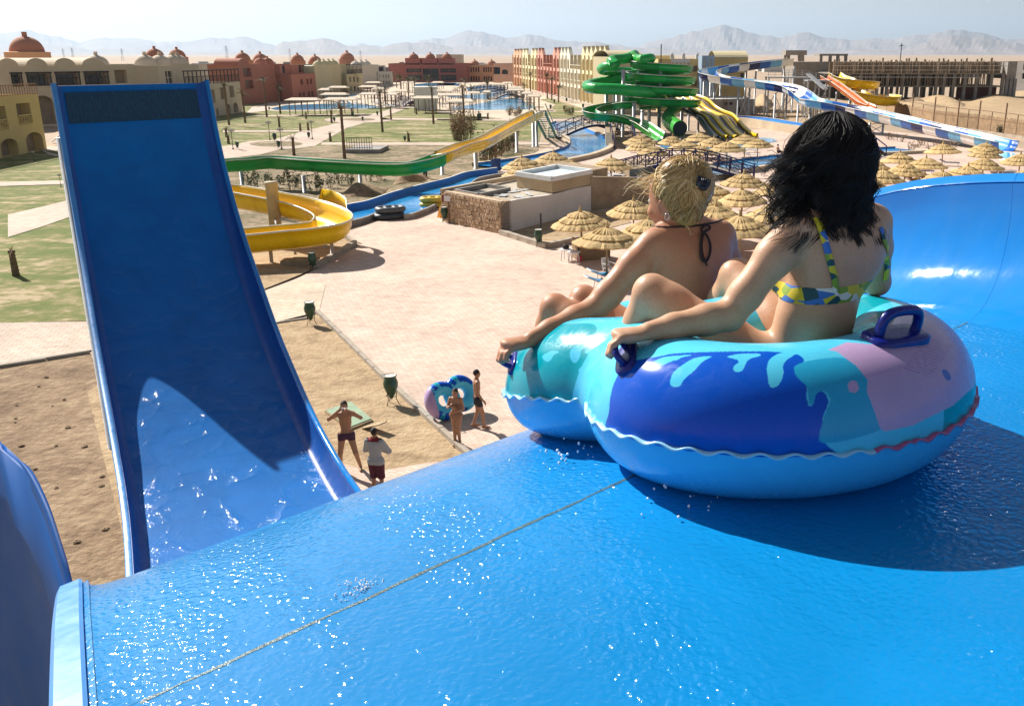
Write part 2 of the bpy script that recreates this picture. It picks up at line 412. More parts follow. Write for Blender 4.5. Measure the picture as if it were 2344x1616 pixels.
# floor profile: slope integrated along s, relative to the deck
def slope_at(s):
    if s < 1.05: return 0.0
    if s < 2.07: return 0.2 * (s - 1.05) / 1.02
    if s < 4.2: return 0.2 + 1.3 * (s - 2.07) / 2.13
    if s < 5.25: return 1.5
    if s < 9.8: return 1.5 * (9.8 - s) / 4.55
    return 0.0
_pr = [(-3.0, 0.0)]; _z = 0.0; _s = -3.0
while _s < 9.8:
    _z -= slope_at(_s + 0.025) * 0.05; _s += 0.05; _pr.append((_s, _z))
zv = _z
up_ = [(11.8, zv + 0.02), (14.4, 10.5 - 8.02 - DECK), (16, -7.86 + 1.155), (17.5, -7.53 + 1.155), (19, -7.0 + 1.155), (20.5, -6.35 + 1.155), (22, -5.45 + 1.155), (23.3, -4.4 + 1.155), (24.35, -3.2 + 1.155), (25.1, -2.0 + 1.155), (25.6, -0.75 + 1.155)]
up_ = smooth_line([Vector((a, b_, 0)) for a, b_ in [(9.8, zv)] + up_], 5)
PROF = _pr + [(p.x, p.y) for p in up_[1:]]
_ps = np.array([p[0] for p in PROF]); _pz = np.array([p[1] for p in PROF])
def floor_z(s): return float(np.interp(s, _ps, _pz))
def lerp(a, b, t): return a + (b - a) * t
def sstep(a, b, x): t = max(0, min(1, (x - a) / (b - a))); return t * t * (3 - 2 * t)
def edgeL(s): return 0.46 + 0.292 * (s - 1.9) + 0.46 * sstep(7, 17, s)
def edgeR(s): return 4.62 + 0.285 * (s - 1.76)
def hL(s): return lerp(0.03, 0.46, sstep(2.2, 6, s)) * lerp(1, 0.28, sstep(21, 25.6, s))
def hR(s): return lerp(0.60, 0.46, sstep(4, 9, s)) * lerp(1, 0.28, sstep(21, 25.6, s))
def slide_row(s):
    """section: left flange, left wall, floor, cove, right wall, right flange, as (part, point) lists"""
    z = floor_z(s); ds = 0.03; m_ = (floor_z(s + ds) - floor_z(s - ds)) / (2 * ds)
    nrm = Vector((-m_, 1)).normalized()       # (s,z) normal
    def pt(t, n):
        p = SS * (s + nrm.x * n) + ST * t; return Vector((p.x, p.y, DECK + z + nrm.y * n))
    l, r = edgeL(s), edgeR(s); hl, hr = hL(s), hR(s)
    fl = lerp(0.05, 0.09, sstep(3, 9, s))
    left = [pt(l - hl * 0.28 - fl - .004, hl - 0.05), pt(l - hl * 0.28 - fl, hl - 0.004), pt(l - hl * 0.28 - fl + .004, hl + .001), pt(l - hl * 0.28 - .004, hl + 0.003), pt(l - hl * 0.28, hl)]
    wl = [pt(l - hl * 0.28, hl)] + [pt(l - hl * (0.28 - 0.28 * a * a) + 0.10 * a ** 3, hl * (1 - a) ** 1.6) for a in (0.25, 0.5, 0.75, 1.0)]
    cv = lerp(0.42, 0.20, sstep(5, 12, s)); ov = lerp(0.12, 0.05, sstep(5, 12, s))
    floor = [wl[-1]] + [pt(lerp(l + 0.10, r - cv, a), 0) for a in np.linspace(0, 1, 25)[1:]]
    wr = [pt(r - cv + (cv + ov) * math.sin(a) , hr * (1 - math.cos(a)) ) for a in np.linspace(0, math.pi / 2, 12)]
    lip_ = wr[-1]; right = [pt(r + ov, hr), pt(r + ov + .03, hr + 0.035), pt(r + ov + .08, hr + 0.03), pt(r + ov + .10, hr - 0.01)]
    return left, wl, floor, wr, right
slide = empty('raft_slide', (0, 0, 0))
tag(slide, 'wet blue fibreglass raft slide dropping from its start deck to a tall dark turning wall', 'water slide')
def srange(a, b, st):
    n = max(2, int(math.ceil((b - a) / st))); return [a + (b - a) * i / n for i in range(n + 1)]
JO = [-3.0, 1.652, 4.6, 7.4, 10.2, 12.6, 14.9, 16.6, 18.3, 20.0, 21.6, 23.2, 25.6]
for i in range(len(JO) - 1):
    a, b_ = JO[i] + (0.0006 if i else 0), JO[i + 1] - 0.0006
    rows = [slide_row(s) for s in srange(a, b_, 0.1 if a < 5 else 0.22)]
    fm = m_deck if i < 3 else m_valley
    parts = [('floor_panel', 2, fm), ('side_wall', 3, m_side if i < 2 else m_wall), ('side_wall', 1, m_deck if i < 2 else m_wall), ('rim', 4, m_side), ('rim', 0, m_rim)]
    for nm, ix, mt in parts:
        b2 = B().loft([r[ix] for r in rows])
        vs, fs = solidify(b2.v, [f[::-1] for f in b2.f], 0.022) if nm != 'rim' else solidify(b2.v, [f[::-1] for f in b2.f], 0.012)
        o = obj(nm, mesh(nm, vs, fs), mt, slide, smooth=(ix != 0 or i > 2))
# dirty joint between the first two deck panels
jb = B(); rng = random.Random(5)
l_, r_ = edgeL(1.652), edgeR(1.652)
n_ = 300; rows = []
for k in range(n_ + 1):
    tt_ = lerp(l_, r_ - 0.42, k / n_); wA = 0.0055 + 0.0035 * math.sin(k * .37) * math.sin(k * .11) + 0.003 * rng.random(); wB = 0.0045 + 0.003 * math.sin(k * .23 + 1) + 0.003 * rng.random()
    row = []
    for sv, dz in ((1.652 - wA, .0205), (1.652 - wA * .8, .0228), (1.652 + wB * .8, .0228), (1.652 + wB, .0205)):
        p_ = SS * sv + ST * tt_; row.append((p_.x, p_.y, DECK + floor_z(sv) + dz))
    rows.append(row)
jb.loft(rows)
tag(jb.build('panel_joint', m_grime, slide), 'grey green grimy joint across the wet deck')
# top edge board and the dark mesh strip on the turning wall
def wallpt(s, t, n=0.0):
    z = floor_z(s); ds = 0.03; m_ = (floor_z(min(25.59, s + ds)) - floor_z(s - ds)) / (min(25.59, s + ds) - s + ds)
    nr = Vector((-m_, 1)).normalized(); p = SS * (s + nr.x * n) + ST * t; return Vector((p.x, p.y, DECK + z + nr.y * n))
hb = B(); hb.loft([[wallpt(25.55, lerp(edgeL(25.5) - 0.08, edgeR(25.5) + 0.12, a), -0.05) + Vector((0, 0, dz)) for a in (0, 1)] for dz in (-0.02, 0.16)])
vs, fs = solidify(hb.v, hb.f, 0.06); obj('top_board', mesh('top_board', vs, fs), m_wall, slide)
m_net = new_mat('dark wet mesh strip'); mm, nt, b = m_net
pos = node(nt, 'ShaderNodeNewGeometry').outputs['Position']; mp = node(nt, 'ShaderNodeMapping'); nt.links.new(pos, mp.inputs[0]); mp.inputs['Scale'].default_value = (14, 14, 2.2)
nt.links.new(ramp(nt, noise(nt, mp.outputs[0], 1.6, 4, 0.7), [(0.4, (0.001, 0.028, 0.075)), (0.62, (0.003, 0.06, 0.11)), (0.8, (0.02, 0.15, 0.17))]).outputs[0], b.inputs['Base Color']); b.inputs['Roughness'].default_value = 0.5
nb = B(); ss_ = [25.27 + 0.026 * q for q in range(11)]; nn = 80
rows = []
for i, s in enumerate(ss_):
    rows.append([wallpt(s + (0.018 * (k % 2) if i == 10 else 0), lerp(edgeL(s) + 0.14, edgeR(s) - 0.20, k / nn), 0.03 + (0.004 * (k % 2))) for k in range(nn + 1)])
nb.loft(rows); vs, fs = solidify(nb.v, [f[::-1] for f in nb.f], 0.016)
tag(obj('mesh_strip', mesh('mesh_strip', vs, fs), mm, slide), 'dark ragged mesh strip along the top of the turning wall')
# steel frame carrying the wall and valley
m_steel = M('galvanised steel', (0.42, 0.43, 0.44), 0.45, 0.15, 2, 0.1, 30, metal=0.6)
for s, tt in ((25.9, 0.06), (25.9, 0.5), (25.9, 0.94), (21.5, 0.1), (21.5, 0.9), (16.5, 0.12), (16.5, 0.88), (11.0, 0.12), (11.0, 0.88), (6.0, 0.15), (6.0, 0.85), (1.0, 0.1), (1.0, 0.9)):
    sx = min(s, 25.5); t = lerp(edgeL(sx), edgeR(sx), tt); p = SS * (s + (0.55 if s > 25 else 0)) + ST * t
    top = DECK + floor_z(sx) - (0.35 if s < 25 else 1.0)
    B().lathe([(0.26, 0), (0.26, 0.03), (0.13, 0.04), (0.13, top)], 12, (p.x, p.y, 0)).build('support_column', m_steel, slide, True)
for (s0, a0, z0, s1, a1, z1) in ((26.4, .06, 8, 21.5, .1, 0.3), (26.4, .94, 8, 21.5, .9, 0.3), (26.4, .06, 8.4, 26.4, .5, 3.6), (26.4, .5, 8.4, 26.4, .94, 3.6), (21.5, .1, 3.3, 16.5, .12, 0.4), (21.5, .9, 3.6, 16.5, .88, 0.4), (21.5, .1, 3.2, 21.5, .9, 0.5), (16.5, .88, 1.9, 11, .88, 0.3)):
    p = SS * s0 + ST * lerp(edgeL(min(s0, 25.5)), edgeR(min(s0, 25.5)), a0); q = SS * s1 + ST * lerp(edgeL(min(s1, 25.5)), edgeR(min(s1, 25.5)), a1)
    B().bar((p.x, p.y, z0), (q.x, q.y, z1), 0.16).build('brace', m_steel, slide)
# neighbouring slide trough to the left, seen from inside, in shade
nb_e = [K(182, 1400, 2.75), K(166, 1330, 2.8), K(150, 1275, 2.85), K(112, 1162, 3.0), K(62, 1070, 3.2), K(0, 1018, 3.45), K(-90, 990, 3.7), K(-220, 990, 4.1)]
nb_e = smooth_line(nb_e, 6)
rows = []
for i, p in enumerate(nb_e):
    inn = -SS; row = [p + SS * 0.10 + Vector((0, 0, -0.05)), p + SS * 0.09, p]
    for a in np.linspace(0.1, 1, 10):
        row.append(p + inn * (0.8 * a ** 2.4) + Vector((0, 0, -2.6 * (1 - (1 - a) ** 1.6))))
    row.append(row[-1] + inn * 0.9)
    rows.append(row)
b2 = B().loft(rows); vs, fs = solidify(b2.v, b2.f, 0.02)
nslide = empty('open_slide', (nb_e[0].x, nb_e[0].y, 0)); tag(nslide, 'shaded blue open slide trough curling away beside the wet deck edge', 'water slide')
o = obj('trough', mesh('trough', [v - nslide.location for v in vs], fs), M('shaded blue fibreglass', (0.0015, 0.085, 0.33), 0.6, 0.12, 0.8, 0.05, 5, spec=0.15), nslide, smooth=True)  # trough's shade is put into this darker blue
B().lathe([(0.2, 0), (0.2, 0.02), (0.11, 0.03), (0.11, 7.9)], 10, (-1.6, 0.9, 0)).build('support_column', m_steel, nslide, True)

# little splash of drops thrown up at the panel joint
_b = B().lathe([(math.sin(t), -math.cos(t)) for t in np.linspace(.08, 3.06, 6)], 8); drop_me = mesh('drop', _b.v, _b.f); drop_me.polygons.foreach_set('use_smooth', [True] * len(drop_me.polygons))
m_drop, nt, b = new_mat('clear water drop'); b.inputs['Base Color'].default_value = (.92, .96, 1, 1); b.inputs['Roughness'].default_value = .3; b.inputs['Transmission Weight'].default_value = 0; b.inputs['IOR'].default_value = 1.33; drop_me.materials.append(m_drop)
rng = random.Random(44)
def splash(px, py, n, sx, sz, rmax, label):
    c = P(px, py, DECK + 0.024)
    for _ in range(4): c = P(px, py, DECK + 0.023 + floor_z(c.dot(SS)))
    o = empty('water_splash', c); tag(o, label, 'splash')
    for k in range(n):
        d = obj('drop', drop_me, None, o); h_ = abs(rng.gauss(0, sz)); r_ = rng.uniform(.25, 1) * rmax; d.location = (rng.gauss(0, sx) * (1.2 - min(1, h_ / sz * .4)), rng.gauss(0, sx), max(r_ * .7, h_)); d.scale = (r_, r_, r_ * rng.uniform(.8, 1.6))
splash(822, 1345, 110, .030, .005, .0026, 'little splash of drops rising from the deck joint'); splash(1300, 1050, 26, .05, .02, .005, 'few drops flicked up under the front ring of the tube'); splash(1580, 1150, 22, .07, .012, .004, 'few drops along the wet deck below the rear ring')
# ------------------------------------------------------------------ double inflatable tube on the deck
TUBE_C = Vector((0.575, 2.70, 0)); THD = 0.52
TF = Vector((-math.sin(THD), math.cos(THD), 0)); TR = Vector((math.cos(THD), math.sin(THD), 0))
TSEP, TRAD = 0.62, 0.212
RING = ((0.0, 0.315, 0.385), (TSEP, 0.345, 0.365))      # along offset, half length, half width (centre line)
def base_np(X, Y):
    s = np.clip(X * SS.x + Y * SS.y, -3, 2.35)
    return np.interp(s, _ps, _pz) - 0.30 * np.maximum(X * SS.x + Y * SS.y - 2.35, 0)
def ring_d(la, lb, a, b):
    g = np.sqrt((la / a) ** 2 + (lb / b) ** 2) + 1e-6
    return (g - 1) * g / np.sqrt((la / a ** 2) ** 2 + (lb / b ** 2) ** 2 + 1e-9)
def tube_mesh(name, h=0.0055):
    F = Field((-0.68, 1.95, DECK - 0.45), (1.32, 4.05, DECK + 0.52), h)
    sl, (X, Y, Z) = F.sub(F.lo, F.lo + F.n * h, 0)
    la = (X - TUBE_C.x) * TF.x + (Y - TUBE_C.y) * TF.y; lb = (X - TUBE_C.x) * TR.x + (Y - TUBE_C.y) * TR.y
    zz = Z - (DECK + base_np(X, Y) + TRAD + 0.004)
    ds = []
    for off, a, b in RING:
        d = ring_d(la - off, lb, a, b)
        ds.append(np.sqrt(d * d + zz * zz) - TRAD)
    k = 0.09; hh = np.clip(0.5 + 0.5 * (ds[0] - ds[1]) / k, 0, 1)
    F.F = (ds[0] * (1 - hh) + ds[1] * hh - k * hh * (1 - hh)).astype(np.float32)
    return F.to_mesh(name, 2)
tme, tV = tube_mesh('tube_skin')
_o = bpy.data.objects.new('t', tme); COL.objects.link(_o); _m = _o.modifiers.new('s', 'SUBSURF'); _m.levels = 1; _m.render_levels = 1
_dg = bpy.context.evaluated_depsgraph_get(); tme = bpy.data.meshes.new_from_object(_o.evaluated_get(_dg)); bpy.data.objects.remove(_o)
tV = np.empty(len(tme.vertices) * 3, np.float32); tme.vertices.foreach_get('co', tV); tV = tV.reshape(-1, 3).astype(float)
tme.polygons.foreach_set('use_smooth', np.ones(len(tme.polygons), bool))
# printed colours (linear)
CY_ = (0.085, 0.56, 0.78); TEAL = (0.0, 0.33, 0.40); ROY = (0.001, 0.085, 0.52); PINK = (0.50, 0.34, 0.55); BOT = (0.05, 0.50, 0.92); MID = (0.02, 0.37, 0.60)
px, py = project(tV)
zrel = tV[:, 2] - (DECK + base_np(tV[:, 0], tV[:, 1]))
cols = np.tile(np.array(CY_), (len(tV), 1))
def q6(l): return [Q('a6', x, y) for x, y in l]
def dab(poly, c, sm=True, only=None):
    pl = [(p.x, p.y) for p in smooth_line([Vector((x, y, 0)) for x, y in q6(poly)], 5, True)] if sm else q6(poly)
    m = in_poly(px, py, pl)
    if only is not None: m &= only
    cols[m] = c
la = (tV[:, 0] - TUBE_C.x) * TF.x + (tV[:, 1] - TUBE_C.y) * TF.y; lb = (tV[:, 0] - TUBE_C.x) * TR.x + (tV[:, 1] - TUBE_C.y) * TR.y
# far (hidden) side of the print carries on in the same splash pattern
an = np.arctan2(lb, la - np.where(la > TSEP / 2, TSEP, 0)); spl = np.sin(an * 4 + np.sin(an * 9) * 0.7 + la * 6)
far = (lb > 0.12)
cols[far & (spl > 0.25)] = TEAL; cols[far & (spl < -0.45)] = ROY
dab([(20, 320), (60, 230), (200, 170), (400, 150), (490, 160), (480, 235), (425, 345), (400, 420), (390, 480), (395, 560), (200, 580), (20, 570)], TEAL)
for pl in ([(262, 290), (300, 268), (335, 270), (310, 285), (300, 305), (280, 312)], [(385, 262), (420, 240), (455, 238), (430, 262), (420, 300), (400, 318), (383, 300)], [(418, 345), (450, 320), (480, 290), (520, 262), (500, 300), (450, 345), (425, 362)], [(445, 268), (490, 245), (512, 246), (480, 265), (460, 280)]):
    dab(pl, CY_)
dab([(610, 320), (700, 300), (760, 290), (860, 275), (1180, 268), (1330, 278), (1375, 300), (1370, 330), (1355, 370), (1385, 410), (1390, 470), (1400, 500), (1420, 490), (1425, 455), (1445, 438), (1470, 450), (1480, 490), (1460, 545), (1458, 600), (1470, 660), (1480, 730), (900, 760), (560, 640), (548, 520), (560, 430), (580, 380)], ROY)
for pl in ([(720, 335), (750, 305), (800, 290), (880, 286), (840, 300), (770, 330), (730, 350)], [(808, 405), (820, 360), (870, 320), (920, 295), (985, 290), (950, 310), (910, 350), (870, 385), (850, 415), (825, 420)], [(1050, 292), (1100, 280), (1180, 278), (1190, 288), (1150, 300), (1130, 320), (1115, 350), (1085, 356), (1078, 335), (1100, 312), (1080, 300)], [(1220, 340), (1235, 300), (1280, 275), (1340, 280), (1310, 300), (1290, 325), (1290, 365), (1275, 405), (1245, 424), (1228, 405)], [(820, 300), (850, 286), (900, 284), (860, 294), (830, 308)]):
    dab(pl, CY_)
dab([(1340, 330), (1450, 300), (1560, 300), (1640, 350), (1650, 420), (1680, 510), (1705, 600), (1460, 660), (1460, 560), (1490, 480), (1465, 438), (1430, 450), (1420, 490), (1400, 490), (1390, 420), (1350, 380)], MID)
dab([(1540, 286), (1520, 270), (1480, 262), (1560, 230), (1700, 240), (1740, 150), (1840, 72), (1900, 90), (1990, 140), (2080, 250), (2140, 350), (2100, 420), (2010, 500), (1850, 580), (1720, 610), (1700, 590), (1670, 500), (1645, 440), (1650, 390), (1600, 330)], PINK, sm=False)
dab([(1564, 420), (1570, 400), (1590, 393), (1608, 408), (1610, 430), (1596, 444), (1575, 440)], PINK)
dab([(1966, 355), (1974, 345), (1990, 352), (2004, 375), (1998, 392), (1982, 388)], (0.05, 0.15, 0.5))
rr = random.Random(3)      # rows of tiny print on the pink panel
for i in range(13):
    y0 = 205 + i * 12
    for j in range(9):
        if rr.random() < 0.2: continue
        x0 = 1895 - i * 9 + j * 13 + i * 1.5; yy = y0 + j * 4.5 - i * 1.0
        dab([(x0, yy), (x0 + 9, yy + 2.5), (x0 + 9, yy + 6.0), (x0, yy + 3.5)], (0.27, 0.17, 0.36), sm=False)
bot = zrel < TRAD * 0.93
cols[bot] = BOT  # underside blue brightened to carry bounced and shine-through light
m_tube, nt, b = new_mat('printed glossy vinyl')
at = node(nt, 'ShaderNodeVertexColor', layer_name='print')
pos = node(nt, 'ShaderNodeNewGeometry').outputs['Position']
nv = noise(nt, pos, 3.0, 4, 0.6)
nt.links.new(mixc(nt, 1.0, at.outputs[0], ramp(nt, nv, [(0.3, (0.88, 0.88, 0.9)), (0.7, (1.0, 1.0, 1.0))]).outputs[0], 'MULTIPLY'), b.inputs['Base Color'])
wet = noise(nt, pos, 8, 5, 0.65, 0.8)
nt.links.new(ramp(nt, wet, [(0.42, (0.14,) * 3), (0.55, (0.30,) * 3)]).outputs[0], b.inputs['Roughness'])
nt.links.new(bump(nt, ramp(nt, wet, [(0.5, (0, 0, 0)), (0.56, (1, 1, 1))]).outputs[0], 0.06, 0.002), b.inputs['Normal'])
b.inputs['Specular IOR Level'].default_value = 0.3; b.inputs['Subsurface Weight'].default_value = 0.08; b.inputs['Subsurface Scale'].default_value = 0.03
paint(tme, 'print', cols)
ring_tube = empty('double_tube', (TUBE_C.x, TUBE_C.y, DECK)); tag(ring_tube, 'big glossy double tube with blue, teal and pink print carrying two seated women', 'swim tube')
def tchild(name, me, mat, smooth=False):
    o = obj(name, me, mat, ring_tube, smooth=smooth); o.matrix_parent_inverse = Matrix.Translation(-ring_tube.location); return o
tchild('inflated_skin', tme, m_tube)
tbvh = bvh_of(tme)
# frilled weld along the outside
def outline():
    pts = []
    for (off, a, b), (o2, a2, b2) in ((RING[0], RING[1]), (RING[1], RING[0])):
        for k in range(400):
            th = 2 * math.pi * k / 400
            n = Vector((math.cos(th) / a, math.sin(th) / b)).normalized()
            x = off + a * math.cos(th) + n.x * TRAD; y = b * math.sin(th) + n.y * TRAD
            d = float(ring_d(np.array(x - o2), np.array(y), a2, b2))
            if d > TRAD - 0.002: pts.append((x, y))
    cx = TSEP / 2; pts.sort(key=lambda p: math.atan2(p[1], p[0] - cx)); return pts
m_weld = M('pale vinyl weld', (0.30, 0.62, 0.85), 0.25, 0.1, 20, 0.0)
m_weld2 = M('pink vinyl weld', (0.42, 0.10, 0.25), 0.3, 0.1, 20, 0.0)
ol = outline(); L_ = 0.0; prev = None; rows = []
for x, y in ol:
    p = TUBE_C + TF * x + TR * y
    if prev is not None: L_ += (p - prev).length
    prev = p
    zb = DECK + float(base_np(np.array(p.x), np.array(p.y))) + TRAD * 0.93 + 0.004
    o_ = Vector((p.x - TUBE_C.x - TF.x * max(0, min(TSEP, x)), p.y - TUBE_C.y - TF.y * max(0, min(TSEP, x)), 0)).normalized()
    wv = math.sin(L_ / 0.082 * 2 * math.pi + 1.3 * math.sin(L_ * 5))
    rows.append([p - o_ * 0.012 + Vector((0, 0, zb - 0.003)) , p + o_ * 0.014 + Vector((0, 0, zb + 0.007 * wv)), p + o_ * 0.013 + Vector((0, 0, zb + 0.0055 + 0.007 * wv)), p - o_ * 0.012 + Vector((0, 0, zb + 0.005))])
n = len(rows); v = [q for r in rows for q in r]; f = []
for i in range(n):
    j = (i + 1) % n
    for k in range(4): f.append((i * 4 + k, i * 4 + (k + 1) % 4, j * 4 + (k + 1) % 4, j * 4 + k))
wm = mesh('weld', v, f); wm.materials.append(m_weld); wm.materials.append(m_weld2)
for i in range(n):
    r0 = rows[i][1]; qx = CX + FPX * r0.x / (r0.y * CS - (r0.z - CAMH) * SN)
    if qx > 2010 and r0.y < 3.0:
        for k in range(4): wm.polygons[i * 4 + k].material_index = 1
tchild('weld', wm, None, True)
# moulded handles
m_hand = M('navy moulded plastic', (0.004, 0.012, 0.20), 0.3, 0.15, 12, 0.1, 80)
def handle(qx, qy, dirv, s=1.0):
    r = ray(qx, qy); hit = tbvh.ray_cast(Vector((0, 0, CAMH)), r.normalized()); c, n = hit[0], hit[1]
    d = (dirv - n * dirv.dot(n)).normalized(); e = n.cross(d)
    def L(a, b_, h): return c + d * a * s + e * b_ * s + n * h * s
    bb = B(); rows = []
    for a in np.linspace(0, 2 * math.pi, 24, endpoint=False):
        x = 0.105 * math.copysign(abs(math.cos(a)) ** 0.55, math.cos(a)); y = 0.052 * math.copysign(abs(math.sin(a)) ** 0.55, math.sin(a))
        rows.append([L(x, y, -0.022), L(x, y, 0.006), L(x * 0.9, y * 0.85, 0.012), L(x * 0.5, y * 0.4, 0.012), L(0, 0, 0.012)])
    bb.loft(rows + [rows[0]])
    h = tchild('handle', mesh('handle', bb.v, bb.f), m_hand, True)
    pts = [L(-0.068, 0, 0.0), L(-0.070, 0, 0.035), L(-0.062, 0, 0.062), L(-0.04, 0, 0.074), L(0, 0, 0.077), L(0.04, 0, 0.074), L(0.062, 0, 0.062), L(0.070, 0, 0.035), L(0.068, 0, 0.0)]
    g = B().tube(smooth_line(pts, 3), 0.0145 * s, 10)
    g.v = [Vector(v) for v in g.v]
    go = obj('grip', mesh('grip', g.v, g.f), m_hand, h, smooth=True)
    return c, n, d, e
H1 = handle(*Q('a6', 1770, 205), Vector((0.80, 0.45, 0)))
H2 = handle(1434, 818, Vector((0.25, 0.95, 0)), 0.68)
H3 = handle(1174, 830, Vector((0.1, 1, 0)), 0.62)
# ------------------------------------------------------------------ setting: desert, mountains, lawns, paths, plaza
m_desert = M('desert sand', (0.43, 0.31, 0.205), 0.95, 0.22, 0.12, 0.5, 2.2, 0.08, geo=True)
_v = []; _f = []; rads = [0, 40, 120, 300, 800, 2500, 7000, 14000, 21000]; NS = 96
_v.append((0, 60, 0))
for r in rads[1:]:
    for k in range(NS): _v.append((r * math.cos(2 * math.pi * k / NS), 60 + r * math.sin(2 * math.pi * k / NS), 0))
for k in range(NS): _f.append((0, 1 + k, 1 + (k + 1) % NS))
for i in range(len(rads) - 2):
    for k in range(NS): _f.append((1 + i * NS + k, 1 + (i + 1) * NS + k, 1 + (i + 1) * NS + (k + 1) % NS, 1 + i * NS + (k + 1) % NS))
tag(obj('ground', mesh('ground', _v, _f), m_desert), kind='structure')
# mountains: three ranges with ridged noise
m_mount = M('bare mountain rock', (0.30, 0.24, 0.21), 0.95, 0.25, 0.0012, 0.0, 1, geo=True)
def prof(pts, x): return float(np.interp(x, [p[0] for p in pts], [p[1] for p in pts]))
def mountains(Yd, pts, depth, seed, rough):
    rg = random.Random(seed); ph = [(rg.uniform(0, 6.28), rg.uniform(0.7, 1.4)) for _ in range(9)]
    rows = []; x0, x1 = pts[0][0], pts[-1][0]; N = 420
    for k in range(N + 1):
        pxx = x0 + (x1 - x0) * k / N; py_ = prof(pts, pxx)
        jag = sum(math.sin(pxx * 0.021 * 1.9 ** i * ph[i][1] + ph[i][0]) / 1.55 ** i for i in range(8)) * rough
        top = AT(pxx, min(121.0, py_ + jag), Yd); base = Vector((top.x, Yd, 0)); hh = top.z
        row = []
        for j in range(9):
            a = j / 8; fy = Yd - depth * (1 - a) ** 1.0
            rid = math.sin(pxx * 0.09 * ph[3][1] + ph[4][0] + j * 0.7) * 0.10 + math.sin(pxx * 0.21 + ph[5][0] + j * 1.3) * 0.06
            row.append((top.x * fy / Yd, fy, -2 if j == 0 else hh * max(0, (a ** 1.5) * (1 + rid * (1 - a) * 2))))
        row.append((top.x * 1.08, Yd + depth, -2))
        rows.append(row)
    b = B().loft(rows); o = b.build('hills', m_mount, smooth=False); o['kind'] = 'structure'; return o
mountains(15500, [(-700, 95), (-200, 78), (0, 72), (60, 70), (130, 86), (180, 98), (240, 92), (330, 88), (420, 94), (480, 90), (560, 86), (590, 96), (640, 112), (760, 117), (820, 100), (880, 108), (960, 95), (1020, 92), (1060, 75), (1110, 70), (1160, 84), (1210, 77), (1260, 92), (1330, 98), (1450, 112), (1520, 84), (1560, 76), (1600, 70), (1650, 60), (1690, 66), (1740, 84), (1790, 90), (1850, 76), (1900, 84), (1960, 88), (2040, 92), (2100, 82), (2200, 72), (2300, 84), (2344, 88), (2700, 80), (3200, 96)], 2200, 4, 3.4)
mountains(11500, [(-700, 112), (0, 110), (150, 106), (260, 112), (440, 119), (520, 117), (630, 119), (640, 97), (700, 94), (740, 86), (790, 100), (870, 112), (930, 100), (980, 96), (1040, 108), (1110, 106), (1200, 117), (1290, 110), (1360, 96), (1420, 108), (1480, 114), (1560, 112), (1620, 118), (2050, 117), (2110, 100), (2150, 84), (2190, 78), (2230, 88), (2300, 98), (2344, 102), (2700, 96), (3200, 112)], 1600, 11, 2.6)
# --- ground materials
def ground_mat(name, stops, s1, s2, bs, bd, rough=0.95, aniso=None):
    m, nt, b = new_mat(name); pos = node(nt, 'ShaderNodeNewGeometry').outputs['Position']
    vec = pos
    if aniso:
        mp = node(nt, 'ShaderNodeMapping'); nt.links.new(pos, mp.inputs[0]); mp.inputs['Scale'].default_value = aniso; vec = mp.outputs[0]
    n1 = noise(nt, vec, s1, 7, 0.68, 0.6); n2 = noise(nt, pos, s2, 5, 0.65)
    mx = node(nt, 'ShaderNodeMath', operation='MULTIPLY_ADD'); nt.links.new(n2, mx.inputs[0]); mx.inputs[1].default_value = 0.7; nt.links.new(n1, mx.inputs[2])
    sb = node(nt, 'ShaderNodeMath', operation='SUBTRACT'); nt.links.new(mx.outputs[0], sb.inputs[0]); sb.inputs[1].default_value = 0.35
    nt.links.new(ramp(nt, sb.outputs[0], stops).outputs[0], b.inputs['Base Color']); b.inputs['Roughness'].default_value = rough
    b.inputs['Specular IOR Level'].default_value = 0.2
    nt.links.new(bump(nt, noise(nt, pos, bs, 6, 0.65), 0.9, bd), b.inputs['Normal'])
    MATS[name] = m; return m
m_lawn = ground_mat('thin patchy lawn', [(0.36, (0.42, 0.33, 0.20)), (0.44, (0.26, 0.22, 0.10)), (0.52, (0.165, 0.175, 0.05)), (0.64, (0.11, 0.145, 0.032))], 0.30, 1.1, 5, 0.05, aniso=(0.45, 1.3, 1))
m_scrub = ground_mat('dry soil with weeds', [(0.32, (0.40, 0.31, 0.21)), (0.47, (0.27, 0.20, 0.125)), (0.58, (0.15, 0.13, 0.06)), (0.7, (0.09, 0.09, 0.04))], 0.28, 1.7, 4, 0.09)
m_sand = ground_mat('raked ochre sand', [(0.3, (0.30, 0.205, 0.12)), (0.5, (0.44, 0.31, 0.18)), (0.7, (0.52, 0.385, 0.235))], 0.5, 2.2, 5.5, 0.10, aniso=(1, 2.4, 1))
m_soil = ground_mat('brown churned earth', [(0.3, (0.17, 0.11, 0.065)), (0.5, (0.28, 0.19, 0.115)), (0.7, (0.40, 0.29, 0.18))], 0.45, 2.6, 3.5, 0.14)
